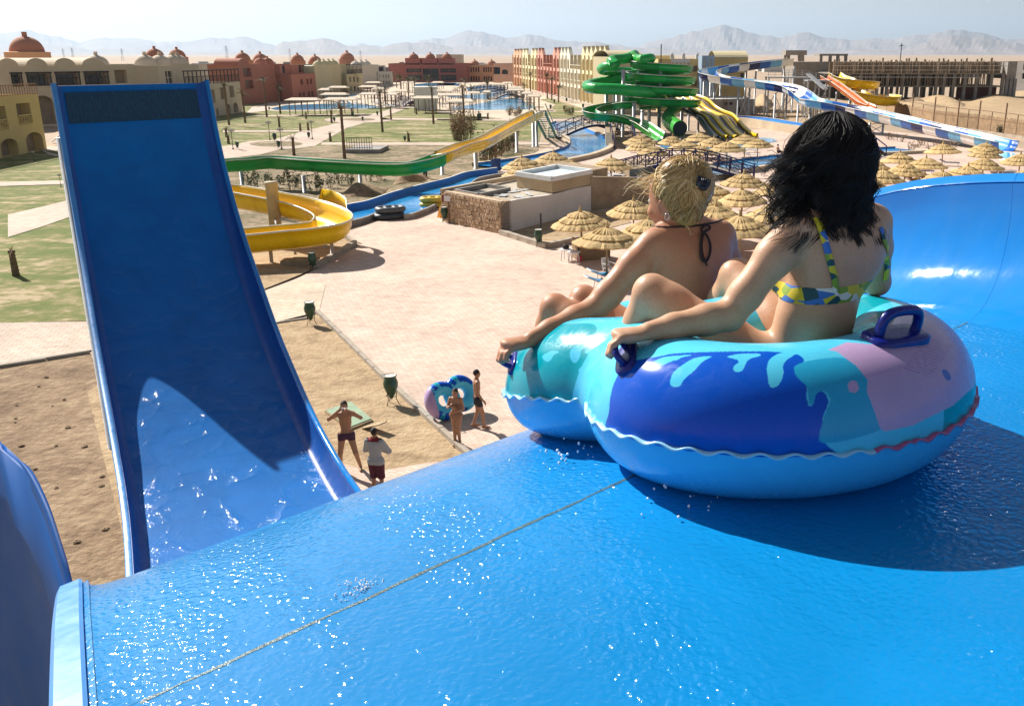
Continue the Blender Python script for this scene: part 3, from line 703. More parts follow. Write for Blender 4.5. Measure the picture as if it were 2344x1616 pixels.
def paving(name, c1, c2, cm, bw, bh, rot, mort=0.012, big=0.25):
    m, nt, b = new_mat(name); pos = node(nt, 'ShaderNodeNewGeometry').outputs['Position']
    mp = node(nt, 'ShaderNodeMapping', vector_type='TEXTURE'); nt.links.new(pos, mp.inputs[0]); mp.inputs['Rotation'].default_value = (0, 0, rot)
    br = node(nt, 'ShaderNodeTexBrick'); nt.links.new(mp.outputs[0], br.inputs['Vector'])
    br.inputs['Scale'].default_value = 1.0; br.inputs['Brick Width'].default_value = bw; br.inputs['Row Height'].default_value = bh
    br.inputs['Mortar Size'].default_value = mort; br.inputs['Mortar Smooth'].default_value = 0.2; br.inputs['Bias'].default_value = 0.0
    br.inputs['Color1'].default_value = (*c1, 1); br.inputs['Color2'].default_value = (*c2, 1); br.inputs['Mortar'].default_value = (*cm, 1)
    n1 = noise(nt, pos, big, 6, 0.65, 0.5); n2 = noise(nt, pos, 1.8, 5, 0.7)
    o = mixc(nt, 1.0, br.outputs[0], ramp(nt, n1, [(0.3, (0.80, 0.78, 0.76)), (0.62, (1.06, 1.03, 1.0))]).outputs[0], 'MULTIPLY')
    o = mixc(nt, 1.0, o, ramp(nt, n2, [(0.28, (0.80, 0.78, 0.75)), (0.55, (1, 1, 1))]).outputs[0], 'MULTIPLY')
    nt.links.new(o, b.inputs['Base Color']); b.inputs['Roughness'].default_value = 0.85; b.inputs['Specular IOR Level'].default_value = 0.25
    nt.links.new(bump(nt, br.outputs['Fac'], -0.5, 0.012), b.inputs['Normal'])
    MATS[name] = m; return m
m_plaza = paving('pink buff paving blocks', (0.70, 0.55, 0.46), (0.62, 0.47, 0.385), (0.40, 0.30, 0.245), 0.30, 0.15, R_(-24), 0.010)
m_path = paving('pale path paving', (0.62, 0.50, 0.41), (0.54, 0.43, 0.35), (0.33, 0.26, 0.21), 0.42, 0.30, R_(12), 0.012, 0.15)
m_pave2 = paving('cream slab paving', (0.66, 0.56, 0.44), (0.60, 0.49, 0.37), (0.42, 0.34, 0.26), 0.50, 0.40, R_(-24), 0.014, 0.2)
m_kerb = M('weathered kerb stone', (0.44, 0.37, 0.29), 0.9, 0.3, 1.5, 0.5, 18, 0.02)
def S(name, zm, pts, z, mat, kind='structure'):
    return sheet_poly(name, [PZ(zm, x, y) for x, y in pts], z, mat, kind)
def SP(name, pts, z, mat, kind='structure'):
    return sheet_poly(name, [P(x, y) for x, y in pts], z, mat, kind)
# lawn (left and middle), scrub bed round the green slide, soil at far left
SP('lawn', [(-500, 760), (-60, 742), (210, 735), (430, 600), (560, 478), (700, 452), (860, 400), (1000, 350), (1235, 325), (1240, 290), (1205, 262), (1020, 258), (1000, 243), (930, 243), (560, 236), (330, 250), (100, 345), (-500, 400)], 0.02, m_lawn)
SP('ground', [(380, 470), (520, 362), (640, 345), (740, 337), (1050, 333), (1235, 318), (1232, 345), (1180, 372), (1000, 420), (880, 448), (800, 470), (700, 560), (480, 640)], 0.035, m_scrub)
SP('ground', [(-500, 870), (0, 842), (205, 806), (330, 1100), (330, 1500), (-500, 1800)], 0.03, m_soil)
SP('ground', [(520, 690), (595, 668), (620, 690), (640, 742), (735, 722), (1046, 1022), (1180, 1120), (700, 1250), (300, 1300), (200, 900), (400, 760)], 0.038, m_sand)
# plaza: everything paved from the sand bed to the far pools on the right
SP('pavement', [(560, 700), (597, 671), (680, 640), (730, 615), (800, 575), (830, 560), (776, 540), (860, 510), (960, 480), (1010, 470), (1120, 400), (1240, 345), (1330, 302), (1500, 322), (1700, 300), (1840, 290), (2020, 300), (2200, 318), (2400, 352), (2900, 470), (2900, 1000), (1700, 1400), (1180, 1150), (1046, 1022), (731, 716), (615, 745)], 0.05, m_plaza)
SP('pavement', [(380, 800), (560, 700), (597, 672), (690, 640), (745, 655), (731, 716), (615, 745), (500, 800)], 0.066, m_pave2)
SP('path', [(-500, 752), (0, 742), (240, 738), (560, 735), (640, 742), (300, 795), (205, 805), (0, 840), (-500, 868)], 0.054, m_path)
SP('pavement', [(700, 1180), (790, 1066), (850, 1085), (1000, 1060), (1060, 1100), (900, 1300)], 0.058, m_plaza)
def kerbline(owner_name, pts, L=0.95, w_=0.16, h_=0.14, z0=0.0, label=None):
    """row of kerb stones, each its own piece under one kerb"""
    root = empty('kerb', (0, 0, 0)); root['kind'] = 'structure'
    rg = random.Random(hash(owner_name) % 1000); cache = []
    for v_ in range(4):
        bx = B(); j = lambda: rg.uniform(-0.012, 0.012); a, b_, c = L / 2 - 0.012, w_ / 2, h_
        bx.add([(-a + j(), -b_ + j(), -0.05), (a + j(), -b_ + j(), -0.05), (a + j(), b_ + j(), -0.05), (-a + j(), b_ + j(), -0.05), (-a + j(), -b_ + j(), c + j()), (a + j(), -b_ + j(), c + j()), (a + j(), b_ + j(), c + j()), (-a + j(), b_ + j(), c + j())],
               [(0, 3, 2, 1), (4, 5, 6, 7), (0, 1, 5, 4), (1, 2, 6, 5), (2, 3, 7, 6), (3, 0, 4, 7)])
        me = mesh('kerb_stone', bx.v, bx.f); me.materials.append(m_kerb); cache.append(me)
    for a, b_ in zip(pts[:-1], pts[1:]):
        d = b_ - a; n = max(1, int(d.length / L)); ang = math.atan2(d.y, d.x)
        for k in range(n):
            o = obj('kerb_stone', cache[rg.randrange(4)], None, root); o.location = a + d * ((k + 0.5) / n) + Vector((0, 0, z0)); o.rotation_euler = (0, 0, ang + rg.uniform(-0.01, 0.01)); o.scale = (d.length / n / L, 1, 1)
    return root
kerbline('sand bed', [PZ('a3', 590, 262), PZ('a3', 1090, 760), PZ('a3', 1640, 1268), PZ('a3', 1900, 1500)], 0.95, 0.17, 0.15, 0.03)
kerbline('slab edge', [PZ('a3', 215, 350), PZ('a3', 540, 300)], 1.2, 0.10, 0.05, 0.05)
kerbline('planter', [PZ('a2', 830, 1003), PZ('a2', 1190, 1118), PZ('a2', 1270, 1135), PZ('a2', 1560, 1070)], 1.1, 0.3, 0.32, 0.03)
kerbline('slide bed', [PZ('a1', 1040, 905), PZ('a1', 1190, 1000), PZ('a1', 850, 1205)], 1.1, 0.25, 0.3, 0.02)
kerbline('left path', [P(-120, 852), P(0, 843), P(206, 809)], 1.0, 0.2, 0.12, 0.02)
S('ground', 'a2', [(830, 985), (1200, 1112), (1265, 1130), (1540, 1062), (1640, 1000), (2080, 890), (2010, 800), (1690, 770), (900, 980)], 0.075, m_sand)
# bed under the yellow loop
S('ground', 'a1', [(180, 1010), (500, 960), (960, 920), (1040, 905), (1190, 1000), (850, 1205), (620, 1300), (360, 1405), (250, 1300)], 0.078, m_sand)
# lawn paths
S('path', 'z2', [(-350, 1180), (70, 1097), (370, 1062), (560, 1012), (850, 988), (1130, 828), (1290, 782), (1440, 738), (1660, 652), (1640, 618), (1430, 688), (1290, 712), (1000, 795), (730, 862), (430, 947), (70, 985), (-350, 1020)], 0.05, m_path)
def ell_sheet(name, zm, cx, cy, rx, ry, z, mat, n=28):
    return S(name, zm, [(cx + rx * math.cos(2 * math.pi * k / n), cy + ry * math.sin(2 * math.pi * k / n)) for k in range(n)], z, mat)
ell_sheet('path', 'z2', 505, 975, 330, 40, 0.058, m_path); ell_sheet('ground', 'z2', 508, 969, 235, 24, 0.078, m_scrub)
ell_sheet('path', 'z2', 1235, 756, 300, 26, 0.062, m_path); ell_sheet('ground', 'z2', 1240, 752, 146, 11, 0.08, m_scrub)
for zm, pts in (('z2', [(40, 850), (830, 847), (830, 860), (40, 865)]), ('z2', [(330, 716), (1290, 700), (1290, 712), (330, 726)]), ('z2', [(1440, 738), (2330, 748), (2330, 761), (1440, 754)]), ('z2', [(915, 955), (2140, 957), (2140, 980), (905, 978)]),
                ('z1', [(-200, 1425), (570, 1408), (575, 1440), (-200, 1465)]), ('z1', [(330, 1110), (560, 1105), (560, 1140), (400, 1150), (700, 1230), (430, 1180)]), ('z3', [(0, 898), (1560, 895), (1560, 922), (0, 912)]),
                ('z3', [(830, 1140), (1200, 1145), (1190, 1170), (830, 1170)]), ('z2', [(230, 700), (420, 675), (480, 650), (330, 640), (560, 605), (480, 600), (300, 640), (250, 690)])):
    S('path', zm, pts, 0.062, m_path)
S('path', 'a7', [(-250, 960), (0, 903), (190, 855), (190, 975), (0, 1042), (-250, 1120)], 0.05, m_path)
S('path', 'z3', [(1090, 690), (1540, 790), (1560, 890), (1200, 890), (1140, 850), (1260, 760)], 0.052, m_path)
S('lawn', 'z3', [(1090, 690), (1180, 680), (1560, 795), (1500, 812), (1270, 815), (1220, 790), (1260, 745)], 0.075, m_lawn)
S('lawn', 'z3', [(1140, 830), (1300, 815), (1560, 830), (1560, 885), (1230, 890)], 0.078, m_lawn)
# pool terraces beyond the lawn
S('pavement', 'z2', [(310, 655), (420, 620), (640, 600), (880, 500), (880, 455), (1280, 420), (1540, 425), (1700, 405), (2200, 405), (2700, 430), (2900, 560), (2760, 770), (2100, 705), (1960, 690), (1880, 650), (1660, 650), (1640, 610), (1460, 650), (1000, 672), (480, 675)], 0.045, m_pave2)
S('pavement', 'z3', [(900, 830), (1100, 835), (1260, 745), (1090, 690), (950, 640), (830, 545), (400, 500), (0, 500), (0, 820)], 0.047, m_pave2)
S('path', 'z3', [(900, 560), (1010, 580), (1700, 780), (1760, 775), (1830, 800), (1620, 810), (1300, 700), (960, 610)], 0.056, m_pave2)
# water
m_water, nt, b = new_mat('pool water'); pos = node(nt, 'ShaderNodeNewGeometry').outputs['Position']
nt.links.new(ramp(nt, noise(nt, pos, 0.09, 4, 0.6), [(0.35, (0.05, 0.32, 0.60)), (0.65, (0.10, 0.42, 0.66))]).outputs[0], b.inputs['Base Color'])
b.inputs['Roughness'].default_value = 0.08; b.inputs['Specular IOR Level'].default_value = 0.4
nt.links.new(bump(nt, noise(nt, pos, 1.6, 4, 0.6, 0.8), 0.35, 0.05), b.inputs['Normal'])
def pool(zm, pts, z=0.075, rim=0.5):
    c = [PZ(zm, x, y) for x, y in pts]; sheet_poly('water', c, z, m_water)
for zm, pts in (('z2', [(455, 655), (600, 625), (1100, 607), (1380, 628), (1440, 652), (1000, 662), (700, 668), (500, 668)]),
                ('z3', [(165, 772), (420, 738), (640, 694), (850, 672), (1062, 775), (950, 796), (420, 802), (180, 792)]),
                ('z3', [(85, 655), (330, 640), (540, 632), (735, 604), (850, 640), (640, 690), (560, 690), (150, 668)]),
                ('z3', [(310, 560), (560, 538), (740, 560), (700, 600), (540, 625), (330, 600)]), ('z3', [(0, 512), (250, 520), (230, 545), (0, 535)]),
                ('z2', [(880, 545), (1180, 520), (1230, 535), (1190, 548), (1000, 556)]), ('z2', [(1730, 440), (1900, 425), (2100, 428), (2080, 450), (1900, 455), (1740, 455)])):
    pool(zm, pts)
# ------------------------------------------------------------------ lazy river and splash pools
m_lining = M('blue painted channel lining', (0.004, 0.17, 0.50), 0.45, 0.12, 0.4, 0.1, 6, 0.02, geo=True)
m_coping = M('tan stone coping', (0.56, 0.44, 0.30), 0.85, 0.2, 0.6, 0.3, 12, 0.02, geo=True)
m_white = M('white painted rim', (0.74, 0.73, 0.70), 0.6, 0.12, 1.0, 0.1, 20)
m_conc = M('rough grey concrete', (0.33, 0.30, 0.27), 0.9, 0.3, 0.5, 0.4, 9, 0.03, geo=True)
m_river, nt, b = new_mat('river water'); pos = node(nt, 'ShaderNodeNewGeometry').outputs['Position']
nt.links.new(ramp(nt, noise(nt, pos, 0.22, 4, 0.6), [(0.35, (0.008, 0.21, 0.56)), (0.7, (0.05, 0.36, 0.66))]).outputs[0], b.inputs['Base Color']); b.inputs['Roughness'].default_value = 0.08; b.inputs['Specular IOR Level'].default_value = 0.35
nt.links.new(bump(nt, noise(nt, pos, 2.2, 3, 0.6, 0.8), 0.4, 0.04), b.inputs['Normal'])
def river(name, label, near, far, zn, zf, zw, mrim_n, mrim_f, rimw=0.35):
    """raised channel: near and far rims, painted lining, water between; outer faces down to the ground"""
    root = empty(name, (near[0].x, near[0].y, 0)); tag(root, label, 'water channel'); o0 = root.location
    near = smooth_line(near, 4); far = smooth_line(far, 4)
    n = max(len(near), len(far))
    def rs(l):
        d = [0]
        for a, b_ in zip(l[:-1], l[1:]): d.append(d[-1] + (b_ - a).length)
        out = []
        for i in range(n):
            t = d[-1] * i / (n - 1); j = max(0, min(len(l) - 2, int(np.searchsorted(d, t)) - 1)); q = (t - d[j]) / max(1e-6, d[j + 1] - d[j]); out.append(l[j].lerp(l[j + 1], q))
        return out
    near, far = rs(near), rs(far)
    def v(p, z): return (p.x - o0.x, p.y - o0.y, z)
    B().loft([[v(a, zw), v(b_, zw)] for a, b_ in zip(near, far)]).build('water', m_river, root)
    rows = []
    for a, b_ in zip(near, far):
        c = (b_ - a); c.z = 0; c.normalize(); rows.append((a, b_, c))
    B().loft([[v(b_ - c * 0.05, zf), v(b_ - c * 0.12, zw - 0.15)] for a, b_, c in rows]).build('lining', m_lining, root)
    B().loft([[v(a + c * 0.05, zn), v(a + c * 0.1, zw - 0.15)] for a, b_, c in rows]).build('lining', m_lining, root)
    B().loft([[v(a - c * rimw, -0.02), v(a - c * rimw, zn), v(a + c * 0.05, zn + 0.01), v(a + c * 0.05, zn - 0.05)] for a, b_, c in rows]).build('wall', mrim_n, root)
    B().loft([[v(b_ + c * rimw, -0.02), v(b_ + c * rimw, zf), v(b_ - c * 0.05, zf + 0.01), v(b_ - c * 0.05, zf - 0.05)] for a, b_, c in rows]).build('wall', mrim_f, root)
    return root
def cz(zm, pts, z=0.0): return [PZ(zm, x, y, z) for x, y in pts]
river('lazy_river', 'long blue lazy river channel curving past the stone pump house', cz('a1', [(1000, 850), (1110, 788), (1290, 742), (1450, 672), (1560, 700), (1640, 725), (1800, 672), (1930, 605)], 0.4) + cz('a2', [(240, 600), (485, 528), (620, 445), (880, 398)], 0.4),
      cz('a1', [(1000, 690), (1115, 640), (1290, 606), (1500, 536), (1660, 492), (1800, 456), (2000, 408)], 0.7) + cz('a2', [(480, 396), (640, 372), (790, 352)], 0.7), 0.4, 0.7, 0.2, m_conc, m_white, 0.22)
for k, x in enumerate((745, 770, 800)):       # slatted blue gate across the channel
    pass
gate = empty('river_gate', PZ('a2', 780, 395)); tag(gate, 'blue slatted gate across the lazy river', 'gate')
for k in range(6):
    p = PZ('a2', 742 + k * 15, 405 - k * 2) - gate.location; B().bar((p.x, p.y, 0.1), (p.x, p.y, 1.25), 0.16, 0.1).build('slat', M('dark blue paint', (0.006, 0.05, 0.22), 0.45, 0.2, 2), gate)
def ribbon_river(name, label, ctr, hw, zn, zf, zw, mr, rimw=0.4):
    c = smooth_line(ctr, 3); L, Rr = [], []
    for i, p in enumerate(c):
        d = c[min(i + 1, len(c) - 1)] - c[max(0, i - 1)]; d.z = 0; d.normalize(); s = Vector((-d.y, d.x, 0)); L.append(p + s * hw); Rr.append(p - s * hw)
    return river(name, label, Rr, L, zn, zf, zw, mr, mr, rimw)
ribbon_river('lazy_river', 'winding blue river loop with tan coping below the far footbridge', cz('z3', [(610, 1425), (900, 1385), (1200, 1335), (1450, 1278), (1610, 1205), (1600, 1125), (1500, 1075), (1400, 1020), (1370, 970), (1420, 945)]), 2.4, 0.45, 0.45, 0.22, m_coping, 0.6)
ribbon_river('lazy_river', 'straight blue river run passing under the arched purple footbridge', [P(1380, 428), P(1480, 421), P(1600, 405), P(1700, 382), P(1800, 368), P(1950, 354), P(2080, 347)], 2.3, 0.35, 0.35, 0.18, m_coping, 0.5)
ribbon_river('lazy_river', 'thin curved blue channel on a tan wall behind the yellow lane slide', [P(1668, 284), P(1700, 285), P(1740, 289), P(1790, 298), P(1860, 309)], 1.6, 1.15, 1.15, 0.95, m_coping, 0.5)
sheet_poly('water', cz('z4', [(480, 1215), (900, 1190), (1330, 1180), (1700, 1195), (1760, 1230), (1500, 1270), (1000, 1310), (640, 1330), (520, 1290)]), 0.09, m_water)
sheet_poly('water', cz('z3', [(1180, 935), (1400, 928), (1620, 935), (1600, 965), (1480, 1000), (1300, 1035), (1190, 1020)]), 0.10, m_water)
rl = empty('run_out_lane', PZ('z5', 2200, 1400)); tag(rl, 'shallow turquoise run-out lane at the foot of the blue and white slide', 'run-out')
a_, b_, c_, d_ = [PZ('z5', x, y) - rl.location for x, y in ((1930, 1392), (2100, 1350), (2560, 1430), (2450, 1510))]
B().prism([a_, d_, c_, b_], 0, 0.22).build('basin', m_white, rl)
sheet_poly('water', [a_.lerp(c_, .07), d_.lerp(b_, .07), c_.lerp(a_, .07), b_.lerp(d_, .07)], 0.24, MATS.setdefault('turq', M('turquoise water', (0.05, 0.45, 0.62), 0.12, 0.2, .6, .3, 3)), None, rl)
# ------------------------------------------------------------------ stone pump house
def stone_mat(name, c1, c2, cm, scale):
    m, nt, b = new_mat(name); pos = node(nt, 'ShaderNodeNewGeometry').outputs['Position']
    vo = node(nt, 'ShaderNodeTexVoronoi'); vo.inputs['Scale'].default_value = scale; nt.links.new(pos, vo.inputs['Vector'])
    ve = node(nt, 'ShaderNodeTexVoronoi', feature='DISTANCE_TO_EDGE'); ve.inputs['Scale'].default_value = scale; nt.links.new(pos, ve.inputs['Vector'])
    c = ramp(nt, noise(nt, vo.outputs['Color'], 3.0, 1), [(0.3, c1), (0.7, c2)]).outputs[0]
    c = mixc(nt, 1.0, c, ramp(nt, noise(nt, pos, 9, 5, 0.7), [(0.3, (0.7, 0.68, 0.65)), (0.6, (1, 1, 1))]).outputs[0], 'MULTIPLY')
    e = ramp(nt, ve.outputs['Distance'], [(0.0, (1, 1, 1)), (0.06, (0, 0, 0))]).outputs[0]
    nt.links.new(mixc(nt, e, c, cm), b.inputs['Base Color']); b.inputs['Roughness'].default_value = 0.9
    nt.links.new(bump(nt, ramp(nt, ve.outputs['Distance'], [(0, (0, 0, 0)), (0.12, (1, 1, 1))]).outputs[0], 0.8, 0.05), b.inputs['Normal'])
    MATS[name] = m; return m
m_stone = stone_mat('tan random stone cladding', (0.42, 0.28, 0.16), (0.62, 0.45, 0.29), (0.24, 0.16, 0.10), 2.6)
m_stone2 = M('brown split stone', (0.36, 0.26, 0.16), 0.9, 0.3, 1.2, 0.6, 7, 0.05, geo=True)
m_plaster = M('off-white plaster', (0.66, 0.60, 0.55), 0.85, 0.12, 0.7, 0.15, 10, 0.01, geo=True)
m_tanpl = M('sand coloured render', (0.50, 0.37, 0.22), 0.9, 0.15, 0.6, 0.2, 10, 0.01, geo=True)
m_dark = M('dark recess', (0.02, 0.018, 0.016), 0.9, 0.2, 1, 0)
pA = PZ('a2', 262, 872); pB = PZ('a2', 830, 1002); pC = PZ('a2', 1692, 778)
ph = empty('pump_house', pB); tag(ph, 'low stone clad pump house with white plastered side wall and roof basin', 'building')
hB = hgt(pB, Q('a2', 0, 690)[1]); hC = hgt(pC, Q('a2', 0, 548)[1])
u1 = pA - pB; u2 = pC - pB
def lp(a, b_, z): q = u1 * a + u2 * b_; return Vector((q.x, q.y, z))
# each clad stone on the sunlit face is a piece of its own
rg = random.Random(8); nrm = Vector((u1.y, -u1.x, 0)).normalized()
if nrm.dot(-pB) < 0: nrm = -nrm
wf = B(); wf.add([lp(0, 0, 0), lp(1, 0, 0), lp(1, 0, hB), lp(0, 0, hB), lp(0, .1, 0), lp(1, .1, 0), lp(1, .1, hB), lp(0, .1, hB)], [(0, 1, 2, 3), (4, 7, 6, 5), (3, 2, 6, 7), (0, 3, 7, 4), (1, 5, 6, 2)])
wallf = wf.build('stone_wall', m_stone, ph)
L1 = u1.length; rowsn = 7; cnt = 0
for r in range(rowsn):
    x = rg.uniform(-0.2, 0.1); hz = hB / rowsn
    while x < L1 - 0.1:
        wd = rg.uniform(0.28, 0.62); x0 = max(0.01, x + 0.02); x1 = min(L1 - 0.01, x + wd - 0.02)
        if x1 - x0 > 0.1:
            z0 = r * hz + 0.015 + rg.uniform(-0.02, 0.03); z1 = (r + 1) * hz - 0.015 + rg.uniform(-0.03, 0.02); pr = rg.uniform(0.015, 0.06); jj = lambda: rg.uniform(-0.05, 0.05)
            d = u1.normalized(); sb = B(); z0 = max(0, z0)
            f4 = [(x0 + abs(jj()), z0 + abs(jj()) * .6), (x1 - abs(jj()), z0 + abs(jj()) * .6), (x1 - abs(jj()), z1 - abs(jj()) * .6), (x0 + abs(jj()), z1 - abs(jj()) * .6)]
            vv = [d * a + nrm * -0.02 + Vector((0, 0, z)) for a, z in ((x0, z0), (x1, z0), (x1, z1), (x0, z1))] + [d * a + nrm * pr + Vector((0, 0, z)) for a, z in f4]
            sb.add(vv, [(4, 5, 6, 7), (0, 1, 5, 4), (1, 2, 6, 5), (2, 3, 7, 6), (3, 0, 4, 7)])
            sb.build('stone', m_stone, wallf); cnt += 1
        x += wd
# plaster side wall with wavy top, stone return, roof slab, hatch, basin
rows = []
for k in range(13):
    t = k / 12; zt = lerp(hB - 0.05, hC + 0.12, t) + 0.05 * math.sin(t * 9)
    q = lp(0.0, t, 0); q2 = lp(0.035, t, 0); rows.append([q, q + Vector((0, 0, zt)), q2 + Vector((0, 0, zt)), q2])
B().loft(rows).build('plaster_wall', m_plaster, ph)
pD = PZ('a2', 2250, 700); b2 = B(); e1 = pC - pB; e2 = pD - pB; hD = 1.9
b2.add([e1 + u1 * .02, e2, e2 + Vector((0, 0, hD)), e1 + u1 * .02 + Vector((0, 0, hC + 0.75)), e1 + u1 * .05 + u2 * .03, e2 + u1 * .05, e2 + u1 * .05 + Vector((0, 0, hD)), e1 + u1 * .05 + u2 * .03 + Vector((0, 0, hC + .75))], [(0, 1, 2, 3), (4, 7, 6, 5), (3, 2, 6, 7), (0, 3, 7, 4), (1, 5, 6, 2)])
b2.build('stone_return', m_stone2, ph)
rb = B(); zr = hB - 0.22
rb.add([lp(0.0, 0.02, zr), lp(1, 0.02, zr), lp(1, 1.0, zr + .1), lp(0, 1.0, zr + .1)], [(0, 3, 2, 1)]); rb.build('roof_slab', M('dusty roof screed', (0.45, 0.38, 0.29), 0.9, 0.25, 0.8, 0.3, 8, 0.02, geo=True), ph)
B().bar(lp(0.985, 0.0, hB + .03), lp(0.985, 0.95, hB + .1), 0.25, 0.3).build('parapet', m_coping, ph)
B().bar(lp(0.0, 0.02, hB - 0.05), lp(1.0, 0.02, hB - .05), 0.3, 0.22).build('parapet', m_coping, ph)
def roofbox(nm, a0, a1, b0, b1, z0, z1, mat, th=None):
    bb = B(); c4 = [lp(a0, b0, 0), lp(a1, b0, 0), lp(a1, b1, 0), lp(a0, b1, 0)]
    if th is None: bb.prism([(p.x, p.y) for p in c4], z0, z1)
    else:
        for i in range(4): bb.bar(c4[i] + Vector((0, 0, (z0 + z1) / 2)), c4[(i + 1) % 4] + Vector((0, 0, (z0 + z1) / 2)), th, z1 - z0)
    return bb.build(nm, mat, ph)
roofbox('hatch_rim', 0.52, 0.93, 0.10, 0.42, zr, zr + 0.30, m_conc, 0.18)
roofbox('hatch_opening', 0.54, 0.91, 0.12, 0.40, zr + 0.012, zr + 0.03, m_dark)
roofbox('basin_block', 0.02, 0.60, 0.55, 1.02, zr + 0.1, zr + 0.85, m_tanpl)
roofbox('basin_rim', 0.02, 0.60, 0.55, 1.02, zr + 0.86, zr + 1.16, m_white, 0.22)
roofbox('basin_floor', 0.03, 0.59, 0.56, 1.01, zr + 0.87, zr + 0.90, M('pale blue basin paint', (0.55, 0.65, 0.70), 0.6, 0.15, 1), None)
roofbox('rear_block', 0.1, 0.9, 1.06, 1.3, 0.0, zr + 0.95, m_stone2)
for k in range(7):
    q = lp(rg.uniform(.1, .5), rg.uniform(.2, .5), zr + .08); sb = B(); aa = rg.uniform(0, 3); dd = Vector((math.cos(aa), math.sin(aa), 0)); sb.bar(q, q + dd * rg.uniform(.6, 1.6) + Vector((0, 0, rg.uniform(0, .08))), rg.uniform(.1, .6), .04); tag(sb.build('loose_board', M('grey scrap board', (0.5, 0.5, 0.48), 0.8, 0.3, 2), ph))
# ------------------------------------------------------------------ straw parasols
m_straw, nt, b = new_mat('straw thatch'); oc = coords(nt); sep = node(nt, 'ShaderNodeSeparateXYZ'); nt.links.new(oc, sep.inputs[0])
at2 = node(nt, 'ShaderNodeMath', operation='ARCTAN2'); nt.links.new(sep.outputs[1], at2.inputs[0]); nt.links.new(sep.outputs[0], at2.inputs[1])
cmb = node(nt, 'ShaderNodeCombineXYZ'); nt.links.new(at2.outputs[0], cmb.inputs[0]); nt.links.new(sep.outputs[2], cmb.inputs[2])
mp = node(nt, 'ShaderNodeMapping'); nt.links.new(cmb.outputs[0], mp.inputs[0]); mp.inputs['Scale'].default_value = (34, 1, 2.5)
n1 = noise(nt, mp.outputs[0], 1.6, 4, 0.7)
oi = node(nt, 'ShaderNodeObjectInfo')
cst = ramp(nt, n1, [(0.28, (0.25, 0.155, 0.055)), (0.5, (0.60, 0.42, 0.18)), (0.72, (0.78, 0.60, 0.31))]).outputs[0]
nt.links.new(mixc(nt, 1.0, cst, ramp(nt, oi.outputs['Random'], [(0, (0.82, 0.80, 0.76)), (1, (1.08, 1.04, 1.0))]).outputs[0], 'MULTIPLY'), b.inputs['Base Color']); b.inputs['Roughness'].default_value = 0.85
nt.links.new(bump(nt, n1, 0.8, 0.03), b.inputs['Normal'])
m_wood = M('brown timber', (0.22, 0.13, 0.07), 0.8, 0.3, 3, 0.4, 30)
m_pole = M('pale timber pole', (0.40, 0.29, 0.16), 0.8, 0.25, 3, 0.4, 30)
def tier_mesh(nm, r0, z0, r1, z1, seed, n=72, sag=0.06):
    rg = random.Random(seed); bb = B(); rows = []
    jr = [rg.uniform(-0.06, 0.07) for _ in range(n)]; jz = [rg.uniform(-0.04, 0.02) for _ in range(n)]
    for i, t in enumerate((0, 0.35, 0.7, 1.0)):
        r = lerp(r0, r1, t); z = lerp(z0, z1, t) + sag * math.sin(t * math.pi)
        rows.append([((r + jr[k] * t) * math.cos(2 * math.pi * k / n), (r + jr[k] * t) * math.sin(2 * math.pi * k / n), z + jz[k] * t * (1 if k % 2 else 0.3)) for k in range(n)])
    for i, (r, z) in enumerate(((r1 - 0.05, z1 - 0.07), (r0 * 0.9, z0 - 0.10))):
        rows.append([((r + jr[k] * 0.8) * math.cos(2 * math.pi * k / n), (r + jr[k] * .8) * math.sin(2 * math.pi * k / n), z + jz[k] * 0.5) for k in range(n)])
    bb.loft(rows, True)
    me = mesh(nm, bb.v, bb.f); me.materials.append(m_straw); return me
UMS = [[tier_mesh('lower_tier', 0.95, 2.06, 1.60 + .05 * v_, 1.83 - .03 * v_, 1 + v_ * 9), tier_mesh('middle_tier', 0.50, 2.30, 1.14 + .04 * (v_ % 2), 2.09, 2 + v_ * 9), tier_mesh('upper_tier', 0.08, 2.52, 0.70, 2.33 - .02 * v_, 3 + v_ * 9)] for v_ in range(4)]
_b = B().lathe([(0.13, 2.44), (0.09, 2.58), (0.045, 2.72), (0.02, 2.85)], 10); cap_me = mesh('straw_tip', _b.v, _b.f); cap_me.materials.append(m_straw)
_b = B().lathe([(0.055, 0), (0.05, 2.5)], 8); pole_me = mesh('pole', _b.v, _b.f); pole_me.materials.append(m_pole)
_b = B()
for k in range(8): _b.bar((0.05 * math.cos(k * .785), 0.05 * math.sin(k * .785), 2.30), (1.35 * math.cos(k * .785), 1.35 * math.sin(k * .785), 1.80), 0.035)
rib_me = mesh('ribs', _b.v, _b.f); rib_me.materials.append(m_wood)
UPOS = []
def parasol(px, py, label, group, ztop=2.9):
    p = P(px, py, ztop); o = empty('straw_parasol', (p.x, p.y, 0.05), random.Random(int(px * 7 + py)).uniform(0, 6)); tag(o, label, 'parasol', group)
    rgp = random.Random(int(px + py * 3)); o.rotation_euler = (rgp.uniform(-.05, .05), rgp.uniform(-.05, .05), o.rotation_euler.z); s = rgp.uniform(0.92, 1.06); o.scale = (s, s, 1)
    obj('pole', pole_me, None, o); obj('ribs', rib_me, None, o)
    for me in UMS[int(px * 3 + py) % 4]: obj(me.name.split('.')[0], me, None, o, smooth=False)
    obj('straw_tip', cap_me, None, o); UPOS.append(o); return o
G1 = 'straw parasols beside the pump house'; G2 = 'straw parasols by the green spiral slides'; G3 = 'straw parasols between the riders and the arched bridge'; G4 = 'straw parasols below the checked slide'; G5 = 'straw parasols along the river island'
L1_ = 'straw parasol on the paving in front of the pump house side wall'; L2_ = 'straw parasol in the crowd before the green spiral and yellow lane slides'
